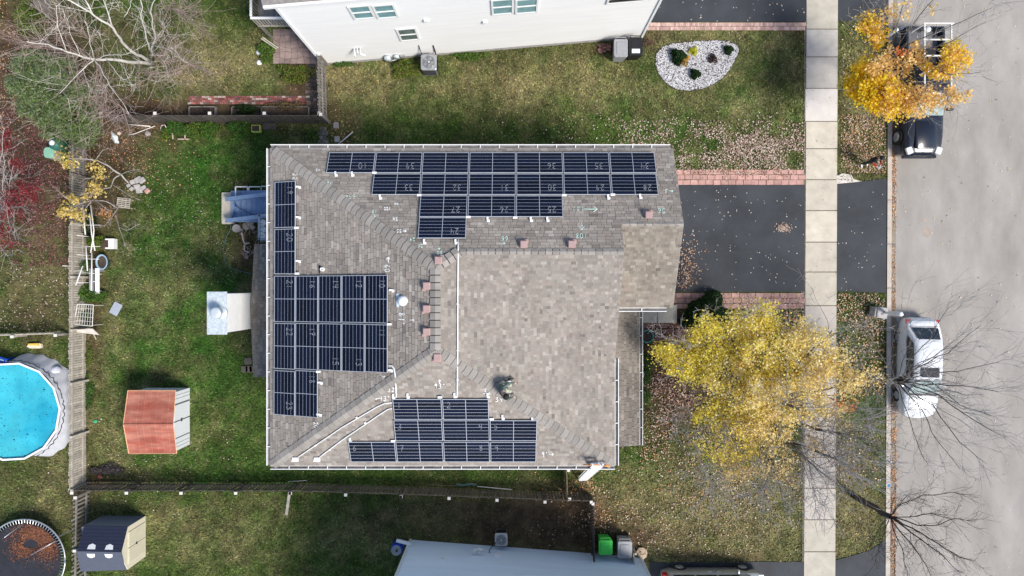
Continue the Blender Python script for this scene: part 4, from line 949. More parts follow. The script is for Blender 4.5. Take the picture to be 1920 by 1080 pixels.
# ------------------------------------------------------------------ SHEDS
rs = thing('shed', G(340, 785), 'garden shed with faded red metal roof and white doors', 'shed')
zr, ze = 2.05, 1.6
RL_, RR_ = G(232, 795, zr), G(325.5, 795, zr); UL, UR = G(240.5, 732, ze), G(330, 732, ze); LL, LR = G(242, 850, ze), G(332, 849.5, ze)
def lerp(a, b_, t): return a+(b_-a)*t
for (A0, A1, B0, B1) in ((UL, UR, RL_, RR_), (LL, LR, RL_, RR_)):
    n = 8
    for i in range(n):
        q = [lerp(A0, A1, i/n+.004), lerp(A0, A1, (i+1)/n-.004), lerp(B0, B1, (i+1)/n-.004), lerp(B0, B1, i/n+.004)]
        if A0 is UL: q = q[::-1]
        b = MB(); b.slab(q, (0, 0, .03)); b.build('roof_panel', M['red_roof'], rs, world=True)
        b = MB(); b.tube([lerp(A0, A1, i/n)+up*.03, lerp(B0, B1, i/n)+up*.03], .018, 4); b.build('seam', M['red_roof'], rs, world=True)
b = MB(); b.tube([RL_+up*.03, RR_+up*.03], .035, 6); b.build('ridge_cap', M['red_roof'], rs, world=True)
M['rusttrim'] = mat('rusty_trim', (.66, .36, .20), .6, .2, 6)
b = MB()
for (p, q) in ((UL, RL_), (RL_, LL), (UR, RR_), (RR_, LR), (UL, UR), (LL, LR)): b.tube([p+up*.035, q+up*.035], .022, 4)
b.build('edge_trim', M['rusttrim'], rs, world=True)
xr_ = G(356, 0).x; xl_ = xr_-2.1; ya = G(0, 727).y; yb_ = G(0, 833).y
b = MB(); b.prism([(xl_, yb_), (xr_, yb_), (xr_, ya), (xl_, ya)], 0, ze-.04); b.slab([(xr_-.03, yb_, ze-.04), (xr_-.03, ya, ze-.04), (xr_-.03, (ya+yb_)/2, zr-.03)], (.03, 0, 0)); b.build('wall', M['shedwhite'], rs, world=True)
hgt_ = ya-yb_
for k in (0, 1): 
    b = MB(); b.box((xr_+.012, yb_+hgt_*(.36+.28*k), .78), (.02, hgt_*.27, 1.42)); d_ = b.build('door', M['shedwhite'], rs, world=True)
    b = MB(); b.box((xr_+.03, yb_+hgt_*(.48+.04*k), .85), (.03, .03, .12)); b.build('handle', M['black'], d_, world=True)
for t in (.215, .785): b = MB(); b.box((xr_+.006, yb_+hgt_*t, .78), (.03, .06, 1.45)); b.build('door_track', M['dgrey'], rs, world=True)
b = MB(); b.box((xr_+.012, yb_+hgt_*.5, .78), (.03, .045, 1.45)); b.build('door_gap', M['black'], rs, world=True)
for t in (.06, .12, .88, .94):
    b = MB(); b.box((xr_+.006, yb_+hgt_*t, .78), (.012, .012, 1.5)); b.build('wall_rib', M['mgrey'], rs, world=True)
bs_ = thing('shed', G(258, 1008), 'cream plastic shed with navy roof and white skylights', 'shed')
zr, ze = 2.15, 1.5
RL_, RR_ = G(145, 1033, zr), G(228, 1035, zr); UL, UR = G(160, 985, ze), G(240, 987, ze); LL, LR = G(152, 1071, ze), G(236, 1068, ze)
b = MB(); b.slab([RL_, RR_, UR, UL], (0, 0, .04)); b.build('roof', M['navy'], bs_, world=True); 
b = MB(); b.slab([LL, LR, RR_, RL_], (0, 0, .04)); b.build('roof', M['greyroof'], bs_, world=True)
for i in range(1, 7):
    b = MB(); p, q = lerp(UL, RL_, i/7)+up*.042, lerp(UR, RR_, i/7)+up*.042; b.tube([p, q], .008, 4); b.build('shingle_line', M['navy'], bs_, world=True)
for t0 in (.22, .62):
    for (E0, E1) in ((UL, UR), (LL, LR)):
        q = []
        for (s, w) in ((.10, 0), (.10, .18), (.26, .165), (.32, .09), (.26, .015)):
            pr = lerp(RL_, RR_, t0+w); pe = lerp(E0, E1, t0+w); q.append(lerp(pr, pe, s)+up*.045)
        n_ = (q[1]-q[0]).cross(q[2]-q[0])
        if n_.z < 0: q = q[::-1]
        b = MB(); b.slab(q, (0, 0, .02)); b.build('skylight', M['white'], bs_, world=True)
xr_ = G(272.5, 0).x; xl_ = xr_-2.15; ya = G(0, 967).y; yb_ = G(0, 1043).y
b = MB(); b.prism([(xl_, yb_), (xr_, yb_), (xr_, ya), (xl_, ya)], 0, ze-.02); b.build('wall', mat('slate_wall', (.20, .22, .27), .6, .08, 4), bs_, world=True)
b = MB(); b.slab([(xr_+.002, yb_, .02), (xr_+.002, ya, .02), (xr_+.002, ya, ze), (xr_+.002, (ya+yb_)/2, zr-.03), (xr_+.002, yb_, ze)], (.03, 0, 0)); b.build('front_wall', M['cream'], bs_, world=True)
hy = ya-yb_
for k in (0, 1):
    b = MB(); b.box((xr_+.045, yb_+hy*(.31+.38*k), .78), (.02, hy*.36, 1.4)); d_ = b.build('door', M['cream'], bs_, world=True)
    b = MB()
    for j in range(7): b.box((xr_+.058, yb_+hy*(.31+.38*k)+(j-3)*hy*.05, .78), (.012, hy*.03, 1.25))
    b.build('door_rib', M['cream'], d_, world=True)
b = MB(); b.box((xr_+.07, yb_+hy*.5, .85), (.04, .1, .08)); b.build('handle', M['black'], bs_, world=True)

# ------------------------------------------------------------------ BINS, BARREL, small yard things
def wheelie_bin(px, py, m, label, w=.62, d=.72, h=1.02, rz=0, sticker=None, lidm=None):
    t = thing('trash_bin', G(px, py), label, 'trash bin', rz=rz)
    b = MB(); 
    for (z, s) in ((.05, .78), (.95, 1.0)): pass
    b.add([(-w*.39, -d*.39, .04), (w*.39, -d*.39, .04), (w*.39, d*.39, .04), (-w*.39, d*.39, .04), (-w/2, -d/2, h-.08), (w/2, -d/2, h-.08), (w/2, d/2, h-.08), (-w/2, d/2, h-.08)], [(3, 2, 1, 0), (4, 5, 6, 7), (0, 1, 5, 4), (1, 2, 6, 5), (2, 3, 7, 6), (3, 0, 4, 7)])
    b.build('body', m, t)
    b = MB(); b.rbox((0, -.01, h-.03), (w+.05, d+.02, .09), .09); l_ = b.build('lid', lidm or m, t)
    b = MB(); b.rbox((0, -.02, h+.02), (w*.74, d*.68, .04), .07); b.build('lid_panel', lidm or m, l_)
    b = MB(); b.tube([(-w*.4, d/2+.02, h-.06), (-w*.4, d/2+.09, h-.05), (w*.4, d/2+.09, h-.05), (w*.4, d/2+.02, h-.06)], .02, 6); b.build('handle', m, t)
    for s in (-1, 1): b = MB(); b.tube([(s*w*.42, d*.42, .12), (s*(w*.42+.05), d*.42, .12)], .12, 12); b.build('wheel', M['tyre'], t)
    if sticker: b = MB(); b.box((0, -d*.3, h+.045), (w*.62, d*.24, .006)); b.build('label_plate', M['white'], t)
    return t
wheelie_bin(1157.5, 104, M['mgrey'], 'grey wheeled bin beside the white house corner', .62, .84, rz=0)
wheelie_bin(1184.5, 101, M['black'], 'black wheeled bin with white lid panel at the white house corner', .62, .84, sticker=True)
wheelie_bin(1130, 1011, M['green_bin'], 'bright green wheeled bin by the pale blue house', .62, .68, 1.0)
wheelie_bin(1165, 1015, M['mgrey'], 'dark grey wheeled bin right of the green bin', .64, .8, 1.0)
t = thing('barrel', G(749, 1018), 'blue plastic barrel with a grey lid at the corner of the pale blue house', 'barrel')
b = MB(); b.lathe((0, 0, 0), [(.2, 0), (.26, .06), (.28, .25), (.275, .3), (.285, .33), (.285, .55), (.275, .6), (.28, .8), (.25, .9)], 24); b.build('drum', M['blueplas'], t, True)
b = MB(); b.lathe((0, 0, .9), [(.24, 0), (.24, .03), (.21, .04), (.2, .02)], 24); b.build('lid', M['mgrey'], t, True); b = MB(); b.lathe((0.03, 0, .93), [(.05, 0), (.05, .05), (.03, .06)], 10); b.build('bung', M['black'], t, True)
# decorative rock
def rock(px, py, s, label, m=None, z=0, cat='rock', name='boulder', group=None, flat=.6):
    b = MB(); n1, n2 = 7, 9; R2 = random.Random(px*7+py); vs = []
    for i in range(n1+1):
        th = math.pi*i/n1
        for k in range(n2):
            ph = 2*math.pi*k/n2; r = s*(1+R2.uniform(-.18, .18)); vs.append((r*math.sin(th)*math.cos(ph), r*math.sin(th)*math.sin(ph), max(0, flat*s*.6+r*math.cos(th)*flat)))
    fs = [(i*n2+k, (i+1)*n2+k, (i+1)*n2+(k+1) % n2, i*n2+(k+1) % n2) for i in range(n1) for k in range(n2)]
    b.add(vs, fs); o = b.build(name, m or M['stone']); o.location = G(px, py, z); return tag(o, label, cat, group)
rock(1203, 1036, .28, 'pale tan decorative rock at the corner of the pale blue house', mat('tan_rock', (.52, .40, .28), .9, .25, 6))
# ladder leaning on the gutter
lt = thing('ladder', G(1090, 898), 'white extension ladder leaning on the gutter at the lower right roof corner', 'ladder')
A = G(1092, 898.5); T = G(1121, 871, 6.75)
dd = (T-A).normalized(); side = Vector((1, 0, 0)); side = (side-dd*side.dot(dd)).normalized()
for s in (-1, 1): b = MB(); b.tube([A+side*s*.20, T+side*s*.20], .04, 6); b.build('rail', M['white'], lt, world=True)
L = (T-A).length
for i in range(1, 25):
    p = A+dd*(L*i/25); b = MB(); b.box(p, (.40, .05, .20), rot=dd.to_track_quat('Y', 'Z').to_matrix() @ Matrix.Rotation(0, 3, 'Y')); b.build('rung', M['white'], lt, world=True)
b = MB(); b.tube([T-side*.5-dd*.5+Vector((0, .05, 0)), T-side*.45-dd*.2, T+side*.1-dd*.2], .025, 6); b.tube([T+side*.5-dd*.5, T+side*.3-dd*.4], .04, 6); b.build('stabiliser', M['orange'], lt, True, world=True)
# blue stairs + landing (left of house)
st = thing('stairs', G(450, 385), 'blue-painted wooden stairs with white railing at the left of the house', 'stairs')
zt_, zb2 = 1.75, .25
for i in range(9):
    t = i/8; z = zb2+(zt_-zb2)*t; x0s = 438+(520-438)*t; 
    p = G(x0s, 387, z); w = 1.52 - .0*t; b = MB(); b.box((p.x+.02, p.y, z), (.30, w, .05)); b.build('tread', M['bluepaint'], st, world=True)
    b = MB(); b.box((p.x+.16, p.y, z+.08), (.03, w, .14)); b.build('riser', M['bluepaint'], st, world=True)
for (ya_, yb3) in ((374, 362), (414, 402)):
    a = G(423, ya_, .75); c = G(520, yb3, 2.4 if ya_ == 374 else 2.4); b = MB(); d = c-a
    b.slab([a+Vector((0, -.09, 0)), c+Vector((0, -.09, 0)), c+Vector((0, .09, 0)), a+Vector((0, .09, 0))], (0, 0, .06)); b.slab([a+Vector((0, -.03, -.02)), a+Vector((0, .03, -.02)), c+Vector((0, .03, -.02)), c+Vector((0, -.03, -.02))], (0, 0, -.5)); b.build('stringer', M['bluepaint'], st, world=True)
b = MB(); p = G(427, 390, .2); b.rbox((p.x, p.y, .1), (.62, 1.55, .2), .04); b.build('bottom_step', M['beige'], st, world=True)
wr = thing('garden_rack', G(470, 362), 'three white square frames standing beside the blue stairs', 'frame')
for (x_, y_) in ((453, 360), (478, 360), (501, 359)):
    p = G(x_, y_, .6); b = MB(); w, h = .58, .5
    for (cx, cy, sx, sy) in ((0, h/2, w, .05), (-w/2, 0, .05, h), (w/2, 0, .05, h)): b.box((p.x+cx, p.y+cy, p.z), (sx, sy, .05))
    b.build('frame', M['white'], wr, world=True)
b = MB(); b.tube([G(441, 388, .62), G(441, 383, .66), G(446, 389, .7), G(459, 396, 1.0), G(473, 403, 1.3), G(490, 402, 1.6), G(505, 402, 2.0)], .02, 6); o = b.build('hose', M['rope'], None, True); tag(o, 'dark blue hose lying on the blue stairs', 'hose')
b = MB(); b.tube([G(433, 411, .5), G(438, 404, .5), G(441, 397, .55)], .02, 6); o = b.build('hose', M['rope'], None, True); tag(o, 'short piece of blue hose at the foot of the blue stairs', 'hose')
def smooth_path(pts, z=.03, k=6):
    out = []
    for i in range(len(pts)-1):
        p0 = pts[max(i-1, 0)]; p1 = pts[i]; p2 = pts[i+1]; p3 = pts[min(i+2, len(pts)-1)]
        for j in range(k):
            t = j/k; f = lambda a, b_, c, d: .5*((2*b_)+(-a+c)*t+(2*a-5*b_+4*c-d)*t*t+(-a+3*b_-3*c+d)*t**3)
            out.append((f(p0[0], p1[0], p2[0], p3[0]), f(p0[1], p1[1], p2[1], p3[1])))
    out.append(pts[-1]); return [G(x, y, z) for x, y in out]
b = MB(); b.tube(smooth_path([(433, 419), (431, 432), (423, 447), (419, 465), (421, 485), (430, 500), (445, 507), (472, 513)], .05), .02, 6); tag(b.build('hose', M['ghose'], None, True), 'green garden hose curving across the grass left of the house', 'hose')
# deck landing with rack + bottles
ld = thing('porch_platform', G(492, 430), 'small raised platform edged by a grey rail left of the house', 'platform')
for k in range(5): b = MB(); p = G(489+k*8, 430, 1.7); b.box((p.x+.05, p.y, 1.7), (.16, 1.2, .04)); b.build('board', M['deck'], ld, world=True)
for (a, c) in (((486, 404), (486, 448)), ((486, 448), (512, 449)), ((486, 404), (512, 403))):
    pa_, pc_ = G(*a, 2.5), G(*c, 2.5); railing(ld, (pa_.x, pa_.y, 0), (pc_.x, pc_.y, 0), 1.72, .78, M['tarp'], .16)
for i, (x_, y_) in enumerate(((498.5, 419), (498.5, 432), (498, 443.5))):
    t = thing('bucket', G(x_, y_, 1.74), ('%s white lidded bucket on the platform left of the house' % ('top', 'middle', 'bottom')[i]), 'bucket', 'white buckets on the platform')
    b = MB(); b.lathe((0, 0, 0), [(.12, 0), (.145, .4)], 20); b.build('pail', M['white'], t, True); b = MB(); b.lathe((0, 0, .4), [(.155, 0), (.155, .03), (.13, .035), (.12, .025), (.05, .03)], 20); b.build('lid', M['dome'], t, True)
# scrap by the stairs
t = thing('garden_ornament', G(452, 430), 'round pale birdbath-like ornament beside the blue stairs', 'ornament')
b = MB(); b.lathe((0, 0, 0), [(.15, 0), (.06, .1), (.06, .45), (.2, .52), (.2, .56), (.17, .53), (.06, .5)], 18); b.build('bowl', M['stone'], t, True)
b = MB(); b.tube(smooth_path([(453, 436), (456, 450), (460, 457), (468, 455)], .3), .03, 6); b.tube(smooth_path([(458, 458), (459, 470), (468, 473)], .25), .03, 6); tag(b.build('bent_pipe', M['wood_pale'], None, True), 'bent pale pipe on the rubble beside the stairs', 'pipe')
for i, (x_, y_, s) in enumerate(((463, 424, .2), (470, 419, .16), (474, 426, .14))): rock(x_, y_, s, ('largest', 'middle', 'smallest')[i]+' tan stone beside the blue stairs', M['wood_pale'])
R3 = random.Random(5)
b = MB()
for k in range(46):
    p = G(R3.uniform(456, 484), R3.uniform(428, 488), .06); a = R3.uniform(0, 3.1); L = R3.uniform(.1, .35); b.tube([p, p+Vector((math.cos(a)*L/2, math.sin(a)*L/2, .08)), p+Vector((math.cos(a)*L, math.sin(a)*L+.05, .02))], .014, 4)
tag(b.build('brushwood', M['twig_red']), 'heap of dead brushwood beside the back room roof', 'brushwood', kind='stuff')
for i, (x_, y_, rz) in enumerate(((465, 677, .1), (459, 692, 0), (467, 692, .05), (474, 692, .1))):
    b = MB(); b.rbox((0, 0, 0), (.34, .32, .08), .03, rz); o = b.build('stepping_stone', mat('mossy_stone', (.13, .11, .09), .95, .3, 5) if i == 0 else bpy.data.materials['mossy_stone']); o.location = G(x_, y_, .03)
    tag(o, ('single dark stepping stone above its row by the back room', 'left stone of the dark row by the back room', 'middle stone of the dark row by the back room', 'right stone of the dark row by the back room')[i], 'stepping stone', 'dark stepping stones by the back room')

# garden frame of white pipes, raised beds etc.
def pipe_obj(pts, r, m, label, name='pipe', cat='pipe', group=None):
    b = MB(); b.tube(pts, r, 6); return tag(b.build(name, m, None, True), label, cat, group)
pg = thing('garden_trellis', G(180, 470), 'white pipe trellis over the vegetable bed by the left fence', 'trellis')
for pts in ([(168, 270+130), (172, 440, 1), (178, 470)], [(170, 385), (176, 432), (175, 445), (170, 474)], [(161, 461), (164, 508)], [(155, 385), (160, 440)], [(172, 474), (172, 508), (171, 545)], [(155, 499), (142, 535)], [(141, 507), (155, 508)], [(143, 422), (190, 422)], [(143, 463), (188, 462)], [(150, 485), (186, 486)], [(146, 510), (190, 514)], [(173, 528), (186, 527)]):
    b = MB(); b.tube([G(p[0], p[1], 1.3) for p in pts], .03 if abs(pts[0][0]-pts[-1][0]) < 14 else .014, 6); b.build('pipe', M['cap_c'], pg, True, world=True)
for (x_, y_) in ((178, 445), (178, 480), (177, 530), (152, 500)): b = MB(); p = G(x_, y_, 0); b.tube([p, p+up*1.3], .022, 6); b.build('pole', M['cap_c'], pg, True, world=True)
b = MB(); p = G(205, 457, .35); b.box((p.x, p.y, .2), (.42, .5, .3)); t = b.build('planter_box', M['white']); tag(t, 'white plastic planter box beside the trellis', 'planter')
b = MB(); q = G(197, 457, .36); b.box((q.x, q.y, .34), (.3, .36, .04)); b.build('soil', M['soil'], t)
t = thing('planter_tub', G(200, 492), 'pale blue oval tub with soil beside the trellis', 'tub')
b = MB(); b.lathe((0, 0, 0), [(.2, 0), (.27, .38), (.30, .4), (.29, .42), (.24, .41), (.23, .33)], 22, sx=1, sy=1.3); b.build('shell', M['skyplas'], t, True); b = MB(); b.lathe((0, 0, .35), [(.23, 0), (.2, .02)], 18, sy=1.3); b.build('soil', M['soil'], t)
t = thing('bench', G(188, 527), 'narrow white bench beside the trellis', 'bench')
b = MB(); b.box((.13, 0, .42), (.2, 1.25, .05)); b.build('seat', M['white'], t)
for k in (-1, 0): b = MB(); b.box((-.08+k*.13, 0, .44), (.06, 1.2, .04)); b.build('slat', M['mgrey'], t)
for s in (-1, 1): b = MB(); b.box((0, s*.5, .2), (.4, .06, .4)); b.build('leg', M['mgrey'], t)
t = tag(MB().rbox((0, 0, 0), (.42, .62, .03), .04, bev=.01).build('plastic_sheet', M['tarp']), 'grey-blue plastic board lying on the grass', 'board'); t.location = G(217, 579, .06); t.rotation_euler = (0, .04, -.5)
cg = thing('wire_cage', G(160, 592), 'white wire cage with green weeds beside the fence', 'cage')
for i in range(8):
    f = i/7; a = G(145+f*30, 570+f*1.5, .8); c = G(139+f*34, 608+f*4, .8); b = MB(); b.tube([a, c], .02 if i in (0, 7) else .009, 5); b.build('wire', M['cap_c'], cg, world=True)
for i in range(6):
    f = i/5; a = G(145-f*6, 570+f*38, .81); c = G(175-f*2, 571.5+f*40, .81); b = MB(); b.tube([a, c], .02 if i in (0, 5) else .009, 5); b.build('wire', M['cap_c'], cg, world=True)
for (x_, y_) in ((146, 572), (174, 573), (141, 606), (172, 610)): b = MB(); p = G(x_, y_, 0.8); b.tube([(p.x, p.y, 0), p], .015, 5); b.build('leg', M['cap_c'], cg, world=True)
t = thing('folding_table', G(165, 622), 'tipped pale wooden table top beside the wire cage', 'table')
q = [G(143, 618, .9), G(174, 616, .9), G(187, 628, .5), G(146, 623, .7)]; b = MB(); b.slab(q[::-1], (0, 0, .05)); b.build('table_top', mat('peeling_board', (.62, .56, .50), .8, .15, 5), t, world=True)
for (a, c) in (((150, 624), (152, 634)), ((176, 627), (180, 636))): b = MB(); b.tube([G(*a, .6), G(*c, .1)], .03, 6); b.build('leg', M['wood_pale'], t, world=True)
# plank by fence; planter boards
for (x_, y_, w, h, rz, lab) in ((537, 944, .13, 1.15, -.1, 'pale wooden plank lying on the grass below the long fence'), (1003, 905, 1.0, .05, .05, None)):
    if lab: o = MB().box((0, 0, 0), (w, h, .05)).build('plank', M['wood_pale']); o.location = G(x_+3, y_, .04); o.rotation_euler = (0, 0, -.14); tag(o, lab, 'plank')
pipe_obj([G(634, 271, .1), G(662, 247, .1)], .025, M['white'], 'thin white pole lying on the grass above the roof gutter', 'pole', 'pole')
pipe_obj([G(240, 233, .06), G(282, 237, .06)], .035, M['birch'], 'thick birch log lying below the fence', 'branch', 'branch')
pipe_obj([G(241, 253, .06), G(252, 251, .06), G(291, 236, .08)], .02, M['birch'], 'thin birch branch lying in the leaves below the fence', 'branch', 'branch')
pipe_obj([G(188, 902, .05), G(268, 904, .05)], .03, M['wood_olive'], 'wooden pole lying along the fence at the lower left', 'pole', 'pole')
pipe_obj([G(800, 909, .1), G(855, 911, .12)], .018, M['wood_olive'], 'thin stick lying on the long fence shade side', 'stick', 'stick')
pipe_obj([G(895, 912, .1), G(960, 918, .12)], .022, M['cap_c'], 'pale pipe lying beside the long dark fence', 'pipe', 'pipe')
pipe_obj([G(540, 903, .1), G(575, 901, .12)], .012, M['cap_c'], 'thin pale stick lying beside the long dark fence', 'stick', 'stick')
b = MB(); b.tube(smooth_path([(855, 908), (868, 910), (880, 908), (893, 909)], .1), .06, 6); tag(b.build('rolled_hose', M['ghose'], None, True), 'green rolled hose beside the long dark fence', 'hose')
# white bag, stones, crate, bins behind fence
o = tag(MB().add([(-.2, .3, 0), (.12, .05, 0), (.2, -.32, 0), (-.02, -.3, 0), (-.2, -.05, 0), (0, 0, .22), (-.1, .15, .15), (.08, -.2, .18)], [(0, 4, 6), (4, 5, 6), (0, 6, 1), (6, 5, 1), (1, 5, 7), (1, 7, 2), (2, 7, 3), (7, 5, 4), (7, 4, 3)]) or None) if False else None
b = MB(); b.add([(-.2, .3, 0), (.12, .05, 0), (.2, -.32, 0), (-.02, -.3, 0), (-.2, -.05, 0), (0, 0, .22), (-.1, .15, .15), (.08, -.2, .18)], [(0, 4, 6), (4, 5, 6), (0, 6, 1), (6, 5, 1), (1, 5, 7), (1, 7, 2), (2, 7, 3), (7, 5, 4), (7, 4, 3)])
o = b.build('plastic_bag', mat('white_bag', (.72, .80, .80), .4, .15, 9)); o.location = G(216, 257, .01); tag(o, 'crumpled white plastic bag near the fruit tree', 'bag')
rock(224, 250, .09, 'small pink stone beside the white bag', mat('pink_stone', (.6, .5, .46), .9)); rock(278, 251, .13, 'pale rounded stone left of the wire hoop', M['stone'])
for i, (x_, y_, s, r, m_) in enumerate(((250, 341, .3, .3, 'stone'), (259, 337, .36, .5, 'stone'), (266, 338, .32, .6, 'stone'), (269, 352, .26, .5, 'stone'), (257, 350, .3, .2, 'stone'), (247, 354, .22, .8, 'stone'), (261, 358, .3, .1, 'stone'), (241, 348, .2, .4, 'stone'), (276, 358, .26, .7, 'paver'))):
    o = MB().rbox((0, 0, 0), (s, s*.75, .1), .04, 0).build('paving_stone', M[m_]); o.location = G(x_, y_, .06+.05*(i % 3)); o.rotation_euler = (random.uniform(-.15, .15), random.uniform(-.15, .15), r)
    tag(o, ('tilted pale slab at the top left of the stone pile', 'largest pale slab at the top of the stone pile', 'pale slab at the top right of the stone pile', 'pale slab beside the red brick in the stone pile', 'pale slab in the middle of the stone pile', 'small pale slab low on the left of the stone pile', 'pale slab at the bottom of the stone pile', 'leftmost small pale slab of the stone pile', 'red square brick at the right end of the stone pile')[i], 'paving stone', None if m_ == 'paver' else 'paving stones piled by the fruit trees')
t = thing('crate', G(238, 382), 'grey slatted crate beside the stone pile', 'crate', rz=-.12)
for k in range(6): b = MB(); b.box((0, -.22+k*.088, .28), (.66, .05, .02)); b.build('slat', M['wood_pale'], t)
for k in range(4): b = MB(); b.box((-.3+k*.2, 0, .26), (.03, .5, .02)); b.build('crossbar', M['wood_pale'], t)
for (x_, y_) in ((-.3, -.2), (.3, -.2), (-.3, .2), (.3, .2)): b = MB(); b.box((x_, y_, .13), (.03, .03, .26)); b.build('post', M['wood_pale'], t)
t = thing('rain_barrel', G(124, 276), 'dark green rain barrel with white cap behind the upper left fence', 'barrel'); b = MB(); b.lathe((0, 0, 0), [(.26, 0), (.32, .3), (.3, .8), (.12, .95)], 18); b.build('drum', M['green_dark'], t, True); b = MB(); b.lathe((0, 0, .95), [(.13, 0), (.13, .06), (.05, .08)], 14); b.build('cap', M['white'], t, True)
t = thing('compost_bin', G(112, 292), 'faded green compost bin under yellow leaves behind the fence', 'bin'); b = MB(); b.rbox((0, 0, .35), (.42, .5, .7), .1); b.build('body', M['wood_pale'], t); b = MB(); b.rbox((0, 0, .74), (.48, .52, .08), .16); b.build('lid', M['green_mint'], t)
rock(179, 790, .09, 'small green ball on the left grass strip', mat('green_rag', (.05, .4, .22), .6), name='toy_ball', cat='ball'); rock(188, 893, .10, 'small red ball near the bottom left fence', mat('red_rag', (.4, .1, .08), .6), name='toy_ball', cat='ball')
for i in range(14):
    o = MB().box((0, 0, 0), (.2, .09, .06)).build('loose_brick', M['brick_b'] if 'brick_b' in M else M.setdefault('brick_b', mat('dark_brick', (.26, .13, .11), .9, .2, 6, rnd=.35)))
    o.location = G(1126+(i % 3)*7+random.uniform(-2, 2), 84+(i//3)*3.2+random.uniform(-1, 1), .05+(.06 if i % 2 else 0)); o.rotation_euler = (0, 0, random.uniform(-.4, .4)); tag(o, 'reddish brick in the %s row of the loose stack, %s one' % (('top', 'second', 'third', 'fourth', 'bottom')[i//3], ('left', 'middle', 'right')[i % 3]), 'brick', 'bricks stacked by the white house')
# garden beds near fence
for i, (x0b, x1b, lab) in enumerate(((354, 403, 'left wooden garden bed frame below the brick path'), (434, 489, 'middle wooden garden bed frame full of dark green leaves'), (489.5, 578, 'right wooden garden bed frame with dry vines'))):
    t = thing('garden_bed', G((x0b+x1b)/2, 208), lab, 'garden bed'); z = .22
    for (a, c) in (((x0b, 200), (x1b, 200)), ((x0b, 200), (x0b, 217)), ((x1b, 200), (x1b, 217)), ((x0b, 217), (x1b, 217))):
        pa_, pc_ = G(*a, z), G(*c, z); d = pc_-pa_; b = MB(); b.box(((pa_.x+pc_.x)/2, (pa_.y+pc_.y)/2, z/2), (d.length+.04, .045, z), math.atan2(d.y, d.x)); b.build('board', M['wood_grey'], t, world=True)
    b = MB(); p0, p1 = G(x0b+1, 216, 0), G(x1b-1, 201, 0); b.box(((p0.x+p1.x)/2, (p0.y+p1.y)/2, .07), (p1.x-p0.x, p1.y-p0.y, .14)); b.build('soil', M['soil'], t, world=True)
t = thing('planter', G(340, 255), 'pinkish planter frame with leaves beside the wire hoop', 'planter')
for (x_, y_, sx, sy) in ((345, 262, .6, .05), (347, 255, .05, .4), (324, 256, .05, .3)): b = MB(); p = G(x_, y_-1, .3); b.box(p, (sx, sy, .05)); b.build('bar', mat('pink_trim', (.5, .36, .32), .8) if 'pink_trim' not in bpy.data.materials else bpy.data.materials['pink_trim'], t, world=True)
b = MB(); b.tube([G(302, 246, .1), G(301, 240, .5), G(303, 235, .8), G(309, 234, .8), G(312, 240, .5), G(312, 250, .1)], .02, 6); tag(b.build('wire_hoop', M['cap_c'], None, True), 'pale wire hoop standing left of the planter', 'hoop')
t = tag(MB().box((0, 0, .12), (.42, .34, .24)).build('lime_crate', M['lime']), 'lime green box with a plant below the fence', 'box'); t.location = G(483, 243)
b = MB(); b.box((0, 0, .245), (.36, .28, .02)); b.build('soil', M['soil'], t)
t = tag(MB().box((0, 0, .08), (.66, .3, .16)).build('seed_tray', M['wood_dark']), 'dark wooden seed tray below the fence', 'tray'); t.location = G(507, 238)
for (x_, y_, lab) in ((486, 99, 'upper white garden stone left of the patio'), (487, 118, 'lower white garden stone left of the patio')): rock(x_, y_, .13, lab, mat('white_stone', (.72, .72, .72), .8) if 'white_stone' not in bpy.data.materials else bpy.data.materials['white_stone'])
for i, (x_, y_) in enumerate(((630, 235), (632, 261))): o = MB().rbox((0, 0, 0), (.26, .3, .06), .04).build('stepping_stone', M['stone']); o.location = G(x_, y_, .04); tag(o, ('upper', 'lower')[i]+' pale stepping stone right of the garden path', 'stepping stone')

# rock island
t = bpy.data.objects.new('rock_bed', None); C.objects.link(t)
isl = ccw([tuple(G(*p)[:2]) for p in ISLAND]); cx = sum(p[0] for p in isl)/len(isl); cy = sum(p[1] for p in isl)/len(isl); t.location = (cx, cy, 0); tag(t, kind='structure')
MB().prism([((p[0]-cx)*1.03, (p[1]-cy)*1.03) for p in isl], -.05, .015).build('edging', M['soil'], t)
N = 9000; gx = rng.uniform(1225, 1390, N*2); gy = rng.uniform(70, 175, N*2); k_ = inpoly(gx, gy, ISLAND); gx, gy = gx[k_][:N], gy[k_][:N]; N = len(gx)
X_ = (gx-960)*H/F-cx; Y_ = (540-gy)*H/F-cy; z_ = rng.uniform(.015, .05, N); s = rng.uniform(.02, .042, N); a = rng.uniform(0, 6.28, N)
V = np.zeros((N*3, 3, 3)); colr = np.repeat(rng.uniform(.66, .90, (N, 1))*np.array([[1, 1, 1.02]]), 3, 0)
for f in range(3):
    a0 = a+f*2.094; a1 = a+(f+1)*2.094
    V[f::3, 0] = np.stack([X_+s*np.cos(a0), Y_+s*.7*np.sin(a0), z_-.01], 1); V[f::3, 1] = np.stack([X_+s*np.cos(a1), Y_+s*.7*np.sin(a1), z_-.01], 1); V[f::3, 2] = np.stack([X_, Y_, z_+s*.7], 1)
quads_mesh('white_gravel', V, colr, M['rock_w'], t, nper=3, kind='stuff')

